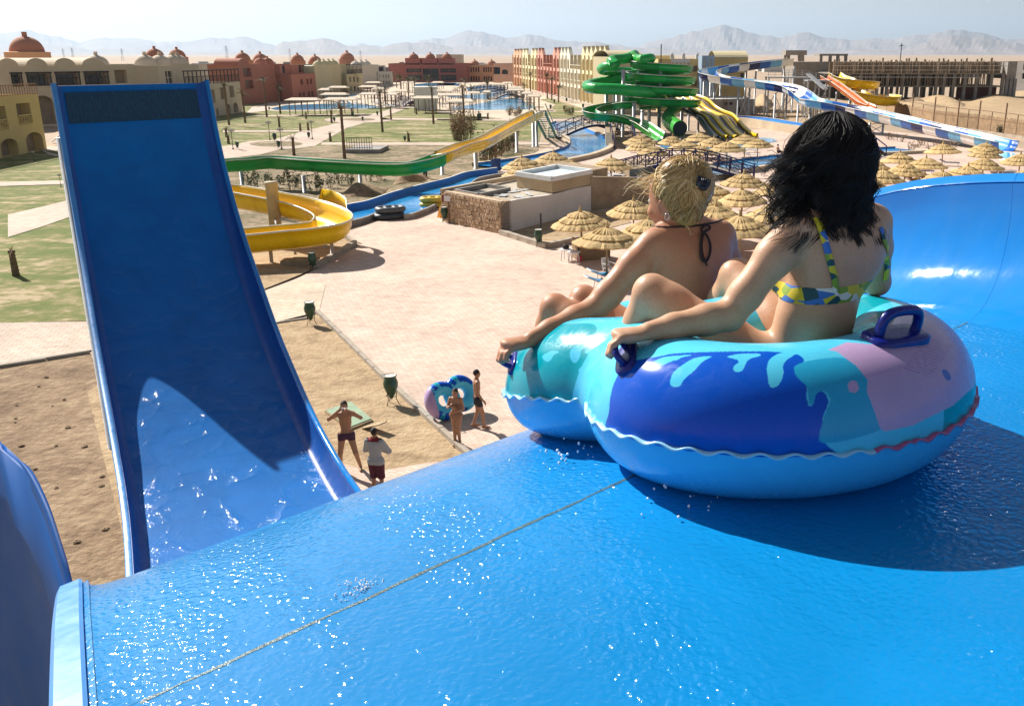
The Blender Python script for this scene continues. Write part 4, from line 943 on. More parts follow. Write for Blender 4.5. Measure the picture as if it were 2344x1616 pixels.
L3_ = 'straw parasol standing behind the two riders, on this side of the arched footbridge'; L4_ = 'straw parasol in the rows at the foot of the blue and white checked slide'; L5_ = 'straw parasol on the island between the pump house roof and the winding river'
parasol(*Q('a4', 718, 400), 'straw parasol rooted in the sand planter beside the white plastered wall', None); parasol(*Q('a4', 887, 512), 'straw parasol shading the small wooden booth on the open paving', None)
parasol(*Q('a4', 1080, 325), 'straw parasol at the far end of the sand planter by the stone return wall', None); parasol(*Q('a4', 1195, 452), 'straw parasol standing over the two navy cushioned loungers', None)
for x, y in ((1840, 428), (1850, 252), (1655, 362), (1850, 147), (1640, 222), (2085, 345), (2085, 205), (1560, 300)): parasol(*Q('a4', x, y), L3_, G3)
for x, y, l_ in ((920, 37, 'straw parasol by the end of the arched purple footbridge'), (650, 67, 'straw parasol just behind the white roof basin of the pump house'), (290, 92, 'straw parasol rising behind the dark roof hatch of the pump house'), (300, 37, 'straw parasol beside the blue river gate'), (505, 2, 'straw parasol on the bank of the winding river beside two loungers')): parasol(*Q('a4', x, y), l_, None)
for x, y in ((300, 1127), (325, 1182), (440, 1236), (640, 1136), (785, 1180), (935, 1102), (1070, 1150), (940, 1236), (1232, 1192), (1420, 1120), (1560, 1160)): parasol(*Q('z4', x, y), L2_, G2)
for x, y in ((1455, 327), (1885, 322), (1880, 372), (995, 415), (1272, 470), (1050, 527), (822, 588), (1432, 606), (1686, 550), (1868, 470), (2262, 430), (2330, 585), (735, 508), (610, 640)): parasol(*Q('z6', x, y), L4_, G4)
# ------------------------------------------------------------------ sun loungers
m_plast = M('white garden plastic', (0.72, 0.72, 0.72), 0.4, 0.08, 3, 0.1, 30); m_navy = M('navy lounger fabric', (0.012, 0.02, 0.075), 0.7, 0.2, 6, 0.2, 60); m_towel = M('bright blue towel', (0.01, 0.22, 0.46), 0.95, 0.25, 5, 0.5, 60, 0.02)
_b = B()
for s in (-1, 1): _b.bar((s * .32, -.95, .33), (s * .32, .35, .33), .05, .06); _b.bar((s * .32, .35, .33), (s * .32, 1.0, .62), .05, .06)
_b.bar((-.32, -.95, .33), (.32, -.95, .33), .05, .06); _b.bar((-.32, 1.0, .62), (.32, 1.0, .62), .05, .06)
LF = mesh('frame', _b.v, _b.f)
_b = B()
for k in range(9): _b.box((-.3, -.93 + k * .143, .335), (.3, -.83 + k * .143, .36))
LS = mesh('seat', _b.v, _b.f)
_b = B(); M2 = Matrix.Translation((0, .36, .34)) @ Matrix.Rotation(math.atan2(.29, .65), 4, 'X')
for k in range(5): _b.box((-.3, k * .14, 0), (.3, k * .14 + .1, .025), M2)
LB = mesh('backrest', _b.v, _b.f)
def legm(x, y): bb = B().bar((x, y, 0), (x * 1.0, y * .93, .32), .05); return mesh('leg', bb.v, bb.f)
LL = [legm(-.3, -.8), legm(.3, -.8), legm(-.3, .5), legm(.3, .5)]
for me in [LF, LB, LS] + LL: me.materials.append(m_plast)
_b = B(); rows = []
for k in range(12):
    y = -.9 + k * .165; z = .372 if y < .36 else .372 + (y - .36) * .45
    rows.append([(x, y, z + .012 * math.sin(k * 2.1 + x * 9)) for x in (-.35, -.2, 0, .2, .35)])
_b.loft(rows); _v, _f = solidify(_b.v, _b.f, 0.02); LT = mesh('towel', _v, _f); LT.materials.append(m_towel)
LN = LT.copy(); LN.materials.clear(); LN.materials.append(m_navy)
def lounger(px, py, rz, label, group=None, top=None):
    p = P(px, py); o = empty('sun_lounger', (p.x, p.y, 0.05), rz); tag(o, label, 'sun lounger', group)
    for me in [LF, LS, LB] + LL: obj(me.name.split('.')[0], me, None, o)
    if top == 'towel': obj('towel', LT, None, o)
    if top == 'navy': obj('cushion', LN, None, o)
    return o
g = 'white loungers on the river island'
for x, y, r in ((1215, 415, 1.2), (1290, 420, 1.2), (1350, 405, 1.4), (1800, 470, 1.3), (1920, 462, 1.3)): lounger(*Q('a2', x, y), r, 'empty white slatted sun lounger on the river island', g)
lounger(*Q('a4', 1160, 640), -0.9, 'navy cushioned sun lounger half in shade behind the blonde rider', 'navy loungers behind the blonde rider', 'navy'); lounger(*Q('a4', 1225, 632), -0.9, 'navy cushioned sun lounger half in shade behind the blonde rider', 'navy loungers behind the blonde rider', 'navy')
lounger(*Q('a4', 880, 985), 1.9, 'sun lounger under a crumpled blue towel near the wooden booth', None, 'towel'); lounger(*Q('a4', 900, 938), 1.9, 'sun lounger with blue towel beside the white plastic chair', None, 'towel')
g = 'white loungers before the arched bridge'
for x, y, r in ((250, 1345, 1.3), (360, 1360, 1.3), (1340, 1350, 1.2), (1450, 1345, 1.2), (1480, 1400, 1.0), (1190, 1430, 1.3), (1300, 1430, 1.3), (880, 1360, 1.3), (1130, 1370, 1.3)): lounger(*Q('z4', x, y), r, 'empty white sun lounger among the parasols beyond the arched footbridge', g)
lounger(*Q('z6', 730, 940), 1.3, 'sun lounger under a bright blue towel, first of a pair', None, 'towel'); lounger(*Q('z6', 850, 965), 1.3, 'sun lounger under a bright blue towel, second of a pair', None, 'towel')
g = 'white loungers in the parasol rows'
for x, y, r in ((1060, 860, 2.2), (1150, 800, 1.4), (1290, 800, 1.4), (1380, 830, 1.2), (1500, 600, 1.2), (700, 790, 2.0), (900, 560, 1.4), (1960, 660, 1.8), (2080, 690, 1.8), (1780, 500, 1.5), (1230, 690, 1.5), (880, 690, 1.3)): lounger(*Q('z6', x, y), r, 'empty white sun lounger under the parasols below the checked slide', g, 'navy' if x in (1230, 1500) else None)
# ------------------------------------------------------------------ booth, plastic tables, chair
bo = PZ('a2', 1720, 1245); booth = empty('wooden_booth', bo, 0.35); tag(booth, 'small boxy wooden booth under a straw parasol', 'booth')
mb = M('brown plywood', (0.30, 0.19, 0.10), 0.8, 0.25, 2, 0.3, 14)
B().box((-.9, -.1, 0), (.9, 0.0, 1.15)).build('front_panel', mb, booth); B().box((-.9, 0, 0), (-.82, 1.0, 1.15)).build('side_panel', mb, booth); B().box((.82, 0, 0), (.9, 1.0, 1.15)).build('side_panel', mb, booth); B().box((-1.0, -.2, 1.15), (1.0, .5, 1.2)).build('counter', m_wood, booth)
for k in range(5): B().tube([(-.95, -.14 + k * .02, 1.1), (-.97 + k * .02, -.2, .6), (-.95 + .03 * k, -.2, .12)], 0.018, 5).build('hanging_strap', M('dark webbing', (0.10, 0.06, 0.05), 0.8), booth)
def plastic_table(zx, zy, label):
    p = PZ('a2', zx, zy); o = empty('plastic_table', (p.x, p.y, .05)); tag(o, label, 'table', 'white plastic tables by the booth')
    B().lathe([(.34, .55), (.36, .57), (.36, .60), (.33, .61)], 16).build('table_top', m_plast, o)
    for k in range(4):
        a = k * math.pi / 2 + .4; B().bar((.3 * math.cos(a), .3 * math.sin(a), 0), (.24 * math.cos(a), .24 * math.sin(a), .55), .045).build('leg', m_plast, o)
plastic_table(1455, 1250, 'little white plastic table with a dark bag on it beside the booth'); plastic_table(1530, 1275, 'little white plastic table next to a red ball by the booth'); plastic_table(1590, 1200, 'little white plastic table tucked behind the booth')
p = PZ('a2', 1450, 1250); bg_ = B().lathe([(.02, 0), (.16, .02), (.2, .1), (.14, .2), (.02, .24)], 12, (0, 0, 0)); o = bg_.build('bag', M('dark cloth', (.03, .025, .025), .9), None, True, (p.x, p.y, .66)); tag(o, 'small dark bag lying on a white plastic table', 'bag')
p = PZ('a2', 1585, 1265); o = B().lathe([(.02, 0), (.12, .04), (.17, .16), (.12, .28), (.02, .32)], 12).build('ball', M('red plastic', (.5, .04, .04), .4), None, True, (p.x, p.y, .05)); tag(o, 'red ball lying beside the plastic tables', 'ball')
p = PZ('a4', 905, 905); ch = empty('plastic_chair', (p.x, p.y, .05), 0.7); tag(ch, 'white plastic armchair at the foot of the parasol pole', 'chair')
B().box((-.24, -.22, .40), (.24, .24, .44)).build('seat', m_plast, ch); B().add([(-.24, .24, .42), (.24, .24, .42), (.22, .34, .88), (-.22, .34, .88), (-.24, .27, .42), (.24, .27, .42), (.22, .37, .88), (-.22, .37, .88)], [(0, 1, 2, 3), (7, 6, 5, 4), (0, 4, 5, 1), (1, 5, 6, 2), (2, 6, 7, 3), (3, 7, 4, 0)]).build('backrest', m_plast, ch)
for sx in (-1, 1):
    for sy in (-1, 1): B().bar((sx * .25, sy * .24, 0), (sx * .21, sy * .2, .4), .045).build('leg', m_plast, ch)
    B().bar((sx * .25, -.2, .62), (sx * .25, .28, .64), .05, .03).build('armrest', m_plast, ch)
# ------------------------------------------------------------------ amphora bins
m_urn = M('dark green glazed clay', (0.025, 0.075, 0.035), 0.35, 0.3, 5, 0.2, 30); m_iron = M('black iron', (0.02, 0.02, 0.02), 0.6, 0.2, 5)
_b = B().lathe([(.03, .18), (.07, .24), (.16, .42), (.235, .62), (.245, .74), (.21, .86), (.185, .92), (.215, .97), (.22, 1.0), (.19, 1.0), (.17, .93), (.05, .90)], 18, capb=True, capt=True); urn_me = mesh('urn', _b.v, _b.f); urn_me.materials.append(m_urn)
_b = B()
for k in range(3):
    a = k * 2.094; _b.tube([(.24 * math.cos(a), .24 * math.sin(a), 0), (.15 * math.cos(a), .15 * math.sin(a), .2), (.19 * math.cos(a), .19 * math.sin(a), .45)], .014, 5)
_b.tube([(.17 * math.cos(t * .5236), .17 * math.sin(t * .5236), .3) for t in range(12)], .012, 5, closed=True); st_me = mesh('stand', _b.v, _b.f); st_me.materials.append(m_iron)
_b = B().lathe([(.17, .965), (.19, .985), (.19, .99)], 18); lin_me = mesh('pale_lining', _b.v, _b.f); lin_me.materials.append(m_plaster)
def urn(p, label, group=None, s=1.0):
    o = empty('amphora_bin', (p.x, p.y, 0.04)); o.scale = (s, s, s); tag(o, label, 'bin', group)
    obj('urn', urn_me, None, o, smooth=True); obj('stand', st_me, None, o); obj('lining', lin_me, None, o); return o
urn(PZ('a3', 540, 350), 'green amphora bin at the corner of the cream slab paving and kerb', None, 0.95); urn(PZ('a3', 1155, 955), 'green amphora bin on the sand beside the kerb stones', None, 0.95)
urn(PZ('a1', 825, 1215), 'green amphora bin in the shadow of the yellow slide loop', None, 0.9); urn(PZ('a2', 285, 885), 'green amphora bin by the sign at the pump house corner', None, 1.0); urn(PZ('a2', 1188, 1120), 'green amphora bin at the end of the planter kerb beside a thin post', None, 1.0)
gl = 'amphora bins along the lawn paths'
for x, y, s in ((500, 950, 1.4), (535, 1012, 1.2), (170, 1014, 1.1), (800, 922, 1.1), (1025, 778, 1.1), (1405, 722, 1.1), (1648, 950, 1.0), (735, 630, 1.0), (1185, 725, 1.1), (1275, 770, 1.0), (450, 672, .9)): urn(PZ('z2', x, y), 'small dark amphora bin beside the lawn path', gl, s * .78)
for x, y in ((1375, 720), (1350, 810), (1550, 790), (1245, 735), (1205, 800), (440, 905), (460, 900)): urn(PZ('z3', x, y), 'small dark amphora bin by the path before the pastel hotel row', 'amphora bins before the hotel row', 1.0)
p = PZ('a2', 1212, 1090); o = B().lathe([(.06, 0), (.055, 1.75)], 8).build('post', M('black iron'), None, False, (p.x, p.y, .05)); tag(o, 'thin dark post beside the planter kerb', 'post')
p = PZ('a2', 330, 890); sg = empty('notice_sign', (p.x, p.y, .05), -0.2); tag(sg, 'small white notice on a brown post at the pump house corner', 'sign')
B().bar((0, 0, 0), (0, 0, 1.75), .09).build('post', m_wood, sg); B().box((-.42, -.08, 1.35), (.42, -.05, 1.80)).build('board', M('red brown board', (.22, .05, .03), .6), sg); B().box((-.26, -.095, 1.39), (.26, -.082, 1.76)).build('notice', m_plast, sg)
p = PZ('a2', 250, 838); o = B().lathe([(.28, 0), (.24, .1), (.12, .55), (.03, .75)], 4).build('wet_floor_cone', M('orange plastic', (.75, .30, .02), .5), None, False, (p.x, p.y, .05)); tag(o, 'orange floor warning cone beside the amphora bin', 'cone')
# ------------------------------------------------------------------ inflatable rafts
def raft(zm, x, y, label, mat, mat2, L, W, r, z, rz):
    p = PZ(zm, x, y); o = empty('raft', (p.x, p.y, z), rz); tag(o, label, 'raft')
    pts = [(L * math.copysign(abs(math.cos(a)) ** .7, math.cos(a)), W * math.copysign(abs(math.sin(a)) ** .7, math.sin(a)), r) for a in np.linspace(0, 2 * math.pi, 28, endpoint=False)]
    B().tube(pts, r, 10, closed=True).build('side_tube', mat, o, True); B().prism([(a * .9, b_ * .9) for a, b_, c in pts], r * .5, r * .8).build('floor', mat2, o)
    for t in (-.35, .35): B().tube([(L * t, -W, r * 1.1), (L * t, W, r * 1.1)], r * .8, 8).build('thwart', mat, o, True)
m_rg = M('dark grey raft rubber', (.05, .055, .06), .45, .2, 3); m_ry = M('yellow raft rubber', (.72, .52, .05), .4, .15, 3)
raft('a1', 1490, 770, 'dark grey raft, lower of two stacked at the river landing', m_rg, m_rg, .85, .55, .2, .05, .4); raft('a1', 1500, 765, 'dark grey raft, upper of two stacked at the river landing', M('mid grey raft rubber', (.10, .11, .12), .45, .2, 3), m_rg, .83, .54, .2, .45, .45)
raft('a1', 1870, 670, 'yellow raft, lower of two at the pump house corner', m_ry, m_rg, .8, .5, .18, .08, .1); raft('a1', 1872, 668, 'yellow raft, upper of two at the pump house corner', m_ry, m_rg, .8, .5, .18, .44, .15)
# ------------------------------------------------------------------ footbridges and stairs
m_rail = M('purple navy painted timber', (0.018, 0.018, 0.09), 0.6, 0.25, 3, 0.2, 20); m_brdeck = M('grey bridge boards', (0.42, 0.36, 0.30), 0.85, 0.25, 2, 0.3, 15)
def footbridge(name, label, a, b_, rise, wdt, npan, mat, railh=1.05, base=0.2):
    d = b_ - a; d.z = 0; s = Vector((-d.y, d.x, 0)).normalized() * (wdt / 2); o = empty(name, (a.x, a.y, 0)); tag(o, label, 'bridge')
    def pt(t, side, z): q = d * t + s * side; return Vector((q.x, q.y, base + rise * math.sin(math.pi * t) ** 1.2 + z))
    N = npan * 3
    for k in range(N):
        bb = B(); t0, t1 = k / N + .001, (k + 1) / N - .001
        bb.add([pt(t0, -1, 0), pt(t1, -1, 0), pt(t1, 1, 0), pt(t0, 1, 0), pt(t0, -1, -.12), pt(t1, -1, -.12), pt(t1, 1, -.12), pt(t0, 1, -.12)], [(0, 1, 2, 3), (7, 6, 5, 4), (0, 4, 5, 1), (1, 5, 6, 2), (2, 6, 7, 3), (3, 7, 4, 0)]); bb.build('plank', m_brdeck, o)
    for sd in (-1, 1):
        B().loft([[pt(k / N, sd, .0) , pt(k / N, sd * 1.06, .0), pt(k / N, sd * 1.06, -.3), pt(k / N, sd, -.3)] for k in range(N + 1)], True).build('beam', mat, o)
        for k in range(N):
            pass
        B().tube([pt(k / N, sd, railh) for k in range(N + 1)], .055, 6).build('handrail', mat, o); B().tube([pt(k / N, sd, railh * .45) for k in range(N + 1)], .03, 5).build('middle_rail', mat, o)
        for k in range(npan + 1): B().bar(pt(k / npan, sd, -.25), pt(k / npan, sd, railh + .06), .11).build('baluster', mat, o)
        for k in range(npan):
            B().bar(pt(k / npan, sd, .08), pt((k + 1) / npan, sd, railh - .05), .05).build('brace', mat, o); B().bar(pt(k / npan, sd, railh - .05), pt((k + 1) / npan, sd, .08), .05).build('brace', mat, o)
    return o
footbridge('footbridge', 'arched purple footbridge with crossed railings behind the blonde rider', P(1402, 404), P(1725, 412), 1.25, 2.0, 12, m_rail)
footbridge('footbridge', 'far dark blue arched footbridge over the winding river beside the wooden stairs', P(1268, 317), P(1432, 306), 1.35, 2.2, 9, M('navy painted timber', (0.012, 0.03, 0.13), 0.6, 0.25, 3, 0.2, 20))
B().prism([PZ('a2', 1930, 430), PZ('a2', 2060, 480), PZ('a2', 2330, 455), PZ('a2', 2320, 380), PZ('a2', 2050, 385)], 0, 1.0).build('abutment', m_stone2)
tag(bpy.data.objects['abutment'], 'rough brown stone abutment below the arched footbridge', 'abutment')
ab = B().prism([PZ('z3', 1790, 1190), PZ('z3', 1885, 1205), PZ('z3', 1900, 1090), PZ('z3', 1780, 1080)], 0, 1.7).build('abutment', m_stone2); tag(ab, 'dark stone block at the end of the far footbridge', 'abutment')
def stairs(a, width, n, rise, run, ang, label, mat):
    o = empty('stairs', (a.x, a.y, 0.05), ang); tag(o, label, 'stairs')
    for k in range(n): B().box((-width / 2, k * run, (k + 1) * rise - .06), (width / 2, k * run + run * .85, (k + 1) * rise)).build('tread', m_wood, o)
    for s in (-1, 1):
        B().bar((s * width / 2, 0, .1), (s * width / 2, n * run, n * rise), .08, .22).build('stringer', m_wood, o); B().bar((s * width / 2, 0, 1.0), (s * width / 2, n * run, n * rise + .95), .10).build('handrail', mat, o)
        for k in (0, n // 2, n): B().bar((s * width / 2, k * run, k * rise * .9), (s * width / 2, k * run, k * rise + .98), .1).build('post', mat, o)
stairs(PZ('z3', 2000, 1215), 2.6, 9, .2, .32, 0.15, 'broad wooden stairs with purple handrails up to the far footbridge', m_rail)
stairs(PZ('z6', 800, 500), 2.0, 8, .2, .3, 0.9, 'blue railed stairs beside the brunette rider\'s hair', M('blue painted steel', (.01, .05, .25), .5, .2, 3))
# ------------------------------------------------------------------ other water slides
def gel(name, col, rough=0.22, var=0.14):
    m = M(name, col, rough, var, 0.7, 0.08, 4, 0.02, geo=True); return m
m_yel = gel('yellow gelcoat', (0.90, 0.57, 0.004)); m_yel2 = gel('faded yellow gelcoat', (0.84, 0.55, 0.006)); m_grn = gel('green gelcoat', (0.015, 0.36, 0.06)); m_grnd = gel('deep green gelcoat', (0.008, 0.27, 0.045)); m_lime = gel('bright green gelcoat', (0.07, 0.42, 0.06))
m_navyg = gel('navy gelcoat', (0.003, 0.012, 0.10)); m_midb = gel('mid blue gelcoat', (0.004, 0.11, 0.46)); m_ltb = gel('light blue gelcoat', (0.14, 0.42, 0.68)); m_wht = gel('white gelcoat', (0.82, 0.82, 0.80)); m_org = gel('orange gelcoat', (0.66, 0.13, 0.01)); m_black = gel('black gelcoat', (0.012, 0.016, 0.015))
m_edge = gel('gelcoat edge painted with glare', (0.62, 0.60, 0.50), 0.35)  # pale colour stands for sun glare on the trough rims
m_pipe = M('galvanised pipe', (0.50, 0.50, 0.50), 0.5, 0.15, 1.5, 0.1, 10, metal=0.3)
def resample(pts, step):
    d = [0.0]
    for a, b_ in zip(pts[:-1], pts[1:]): d.append(d[-1] + (b_ - a).length)
    n = max(2, int(round(d[-1] / step))); out = []
    for i in range(n + 1):
        t = d[-1] * i / n; j = max(0, min(len(pts) - 2, int(np.searchsorted(d, t)) - 1)); q = (t - d[j]) / max(1e-6, d[j + 1] - d[j]); out.append(pts[j].lerp(pts[j + 1], q))
    return out
def u_prof(hw, h, th=0.05, n=10, lip=0.09):
    """open trough section as a closed loop (outer then inner)"""
    out = []; 
    for k in range(n + 1):
        a = -math.pi / 2 * 1.0 + math.pi * k / n
        x = hw * math.copysign(abs(math.sin(a)) ** 0.75, math.sin(a)); z = h * (1 - abs(math.cos(a)) ** 0.8) if abs(math.cos(a)) > 1e-6 else h
        out.append((x, z))
    inner = [(x * (1 - th / hw), z + (th if abs(x) < hw * .9 else 0)) for x, z in out][::-1]
    left, right = out[0], out[-1]
    return [(left[0] - lip, left[1] - .03), (left[0] - lip, left[1] + .03)][::-1] * 0 + [(left[0] - lip, left[1] + .02), (left[0] - lip, left[1] - .05)] + out + [(right[0] + lip, right[1] - .05), (right[0] + lip, right[1] + .02)] + inner
def o_prof(r, n=14): return [(r * math.sin(2 * math.pi * k / n), r - r * math.cos(2 * math.pi * k / n)) for k in range(n)]
def sweep(root, path, prof_, panel, mats, step=0.5, name='panel', joint=True, bank=0.0):
    pts = resample(path, step); o0 = root.location; frames = []
    for i, p in enumerate(pts):
        d = pts[min(i + 1, len(pts) - 1)] - pts[max(0, i - 1)]; d.normalize(); s = d.cross(Vector((0, 0, 1)))
        if s.length < 1e-4: s = Vector((1, 0, 0))
        s.normalize(); u = s.cross(d).normalized(); frames.append((p - o0, s, u))
    per = max(1, int(round(panel / step))); i = 0; k = 0
    while i < len(frames) - 1:
        j = min(len(frames) - 1, i + per); seg = frames[i:j + 1]
        rows = [[c + s * x + u * z for x, z in prof_] for c, s, u in seg]
        bb = B().loft(rows, True); m_ = len(prof_)
        bb.f.append(tuple(range(m_))[::-1]) if i == 0 or j == len(frames) - 1 else None
        mt = mats[k % len(mats)]
        o = bb.build(name, mt, root, True)
        if joint and j < len(frames) - 1:
            c, s, u = frames[j]; cz_ = max(z for x, z in prof_) / 2
            dd = (frames[j][0] - frames[j - 1][0]).normalized()
            r2 = [[c + dd * t + s * x * 1.05 + u * ((z - cz_) * 1.05 + cz_) for x, z in prof_] for t in (-.04, .04)]
            B().loft(r2, True).build('joint_flange', mt, root, True)
        i = j; k += 1
    if prof_[0][1] > 0.3:       # glare along open trough edges, put in as pale rim tubes
        xs = [p[0] for p in prof_]; zt = max(p[1] for p in prof_)
        for x in (min(xs) + .03, max(xs) - .03):
            B().tube([c + s * x + u * (zt + .01) for c, s, u in frames], .05, 5).build('rim', m_edge, root, True)
    return pts
def leg_to(root, p, z, r=0.14, mat=None):
    B().lathe([(r * 1.8, 0), (r * 1.8, .05), (r, .06), (r, max(0.3, z))], 10, (p.x - root.location.x, p.y - root.location.y, -root.location.z)).build('support_column', mat or m_pipe, root, True)
def RZ(zm, l, dz=0.0): return [PZ(zm, x, y, z) + Vector((0, 0, dz)) for x, y, z in l]
# yellow loop on the sand bed
yl = empty('loop_slide', PZ('a1', 515, 1000)); tag(yl, 'open yellow slide looping round a post over the sand bed', 'water slide')
path = smooth_line(RZ('a1', [(-260, 450, 3.3), (60, 498, 2.95), (130, 508, 2.88), (500, 575, 2.62), (760, 632, 2.4)], -1.05) + RZ('a1', [(925, 690, 2.25), (1000, 745, 2.1), (960, 800, 1.98), (780, 835, 1.88), (500, 862, 1.78), (220, 890, 1.7), (-150, 930, 1.6)], -1.05), 6)
sweep(yl, path, u_prof(0.95, 1.08), 2.6, [m_yel], 0.35)
sp = path[28:45]
pc = PZ('a1', 522, 868); B().lathe([(.34, 0), (.34, 3.55), (.38, 3.57), (.38, 3.65), (.1, 3.67)], 16, (0, 0, 0)).build('centre_post', M('pale buff post', (.50, .40, .24), .7, .2, 1.5), yl, True)
for a in ((500, 830), (700, 815), (830, 780)):
    q = PZ('a1', *a, 1.4) - yl.location; B().bar((0, 0, 1.6), (q.x, q.y, q.z + 0.1), .08).build('strut', m_pipe, yl)
gpts = resample(path, 3.0)
for p in gpts[3:]: leg_to(yl, p + Vector((0, .1, 0)), p.z - 0.02, .1)
gw = [PZ('a1', x, y, z) - yl.location for x, y, z in ((870, 605, 2.4), (905, 598, 2.4), (990, 612, 2.3), (1060, 640, 2.2), (1112, 680, 2.1), (1120, 730, 2.0))]
rows = [[p + Vector((0, 0, -.15)), p + Vector((0, 0, .62 if 0 < i < 5 else .1)), p + Vector((.03, .05, .62 if 0 < i < 5 else .1)), p + Vector((.03, .05, -.15))] for i, p in enumerate(smooth_line(gw, 1))]
B().loft(rows, True).build('splash_guard', m_yel, yl, True)
# long green chute with yellow upper run
gs = empty('long_slide', PZ('a1', 750, 540)); tag(gs, 'long green chute with a yellow upper run crossing the planting bed', 'water slide')
rim = RZ('a1', [(-700, 330, 2.4), (-300, 290, 2.5), (90, 252, 2.6), (220, 247, 2.6), (380, 229, 2.6), (520, 233, 2.55), (800, 252, 2.5), (1060, 268, 2.45), (1320, 281, 2.4), (1530, 287, 2.4), (1660, 279, 2.5), (1820, 240, 2.8), (1940, 195, 3.1)], -1.0)
upr = RZ('z3', [(70, 1235, 3.25), (260, 1160, 3.35), (480, 1100, 3.5), (700, 985, 3.85), (900, 880, 4.2), (1000, 832, 4.45), (1070, 800, 4.6)], -1.0)
gp = smooth_line(rim, 5); yp = smooth_line([rim[-1]] + upr, 5)
for q in (gp, yp):
    for i in range(len(q)): q[i] = q[i] + Vector((0, 0.45, 0))
sweep(gs, gp, u_prof(0.62, 0.95), 3.4, [m_grn], 0.6); sweep(gs, yp, u_prof(0.62, 0.95), 3.0, [m_yel2], 0.6)
for x, y, zt in ((210, 478, 1.5), (752, 542, 1.4), (1240, 488, 1.3), (1950, 385, 2.0), (2240, 335, 2.3)): leg_to(gs, PZ('a1', x, y), zt, .16)
for x, y, zt in ((420, 1410, 2.4), (850, 1250, 2.9), (1025, 1190, 3.3), (1060, 1185, 3.4)): leg_to(gs, PZ('z3', x, y), zt, .17)
q = PZ('z3', 1110, 1000); tw = B(); 
stp = empty('access_stairs', PZ('z3', 1165, 1090)); tag(stp, 'steep teal access stairs behind the yellow chute top', 'stairs')
m_teal = gel('teal painted steel', (0.02, 0.20, 0.14), 0.5)
top_ = PZ('z3', 1085, 830, 4.1) - stp.location; bot_ = Vector((0.6, -0.3, 0.0))
for s in (-.7, .7): B().bar(bot_ + Vector((s, 0, 0)), top_ + Vector((s, 0, 0)), .12, .5).build('stringer', m_teal, stp); B().bar(bot_ + Vector((s, 0, 1)), top_ + Vector((s, 0, 1)), .08).build('handrail', m_teal, stp)
for k in range(14):
    c = bot_.lerp(top_, (k + .5) / 14); B().box((c.x - .7, c.y - .14, c.z - .03), (c.x + .7, c.y + .14, c.z + .03)).build('tread', m_teal, stp)
# workers' legs under the chute are only partly seen: built as full figures in the people section
# green spiral tower
GY = 129.0
def g4(x, y, dy, zm='z4'): return AT(*Q(zm, x, y), GY + dy)
gtc = P(1463, 314); gt = empty('spiral_slide_tower', gtc); tag(gt, 'tall tower of green spiralling flumes with open and closed tubes', 'water slide')
A1 = [g4(250, 360, 4), g4(160, 400, 1), g4(0, 425, -1), g4(1850, 385, -2, 'z3') if False else AT(*Q('z3', 1900, 385), GY - 2), AT(*Q('z3', 1790, 400), GY - 1), AT(*Q('z3', 1745, 425), GY + 2), AT(*Q('z3', 1840, 440), GY + 5), AT(*Q('z3', 2050, 455), GY + 7), AT(*Q('z3', 2120, 490), GY + 6)]
sweep(gt, smooth_line(A1, 6), o_prof(.66), 2.6, [m_grn], .45)
A2 = [AT(*Q('z3', 2120, 490), GY + 6), AT(*Q('z3', 1900, 540), GY + 5), AT(*Q('z3', 1680, 575), GY + 3), AT(*Q('z3', 1590, 605), GY), AT(*Q('z3', 1680, 628), GY - 3), AT(*Q('z3', 1900, 640), GY - 4), AT(*Q('z3', 2150, 665), GY - 4), AT(*Q('z3', 2350, 700), GY - 1), AT(*Q('z3', 2400, 740), GY + 3)]
sweep(gt, smooth_line(A2, 6), o_prof(.70), 2.6, [m_grn], .45)
A3 = [AT(*Q('z3', 2400, 740), GY + 3), AT(*Q('z3', 2200, 765), GY + 4), AT(*Q('z3', 1850, 805), GY + 2), AT(*Q('z3', 1650, 850), GY), AT(*Q('z3', 1620, 885), GY - 3), AT(*Q('z3', 1720, 915), GY - 5), AT(*Q('z3', 1950, 940), GY - 6), AT(*Q('z3', 2110, 985), GY - 7)]
sweep(gt, smooth_line(A3, 6), u_prof(.85, .95), 2.8, [m_grnd], .45)
A4 = [AT(*Q('z3', 2110, 985), GY - 7), AT(*Q('z4', 330, 1110), GY - 9), AT(*Q('z4', 400, 1160), GY - 11), AT(*Q('z4', 480, 1215), GY - 13)]
sweep(gt, smooth_line(A4, 6), u_prof(.95, .95), 2.5, [m_lime], .45)
hc = AT(*Q('z4', 520, 640), GY); hx = []
for k in range(0, 4 * 24 + 1):
    a = 2 * math.pi * k / 24 + 2.2; t = k / 96; rr_ = lerp(2.9, 4.3, t); zt = lerp(8.9, 3.1, t)
    hx.append(Vector((hc.x + rr_ * 1.15 * math.cos(a), GY + 1 + rr_ * math.sin(a), zt)))
sweep(gt, hx, u_prof(.72, .95), 2.6, [m_grnd, m_grn], .5)
sweep(gt, smooth_line([AT(*Q('z4', 200, 365), GY + 2), AT(*Q('z4', 260, 400), GY + 1), AT(*Q('z4', 330, 405), GY - 2), AT(*Q('z4', 420, 395), GY - 1), hx[0]], 5), o_prof(.6), 1.6, [m_lime, m_grn], .3)
sweep(gt, smooth_line([hx[-1], AT(*Q('z4', 200, 880), GY - 3), AT(*Q('z4', 60, 900), GY - 1)], 6), u_prof(.72, .9), 2.6, [m_grn], .5)
C1 = smooth_line([AT(*Q('z4', 700, 920), GY + 2), AT(*Q('z4', 630, 985), GY - 1), AT(*Q('z4', 590, 1060), GY - 4), AT(*Q('z4', 640, 1120), GY - 7), AT(*Q('z4', 720, 1170), GY - 10)], 6)
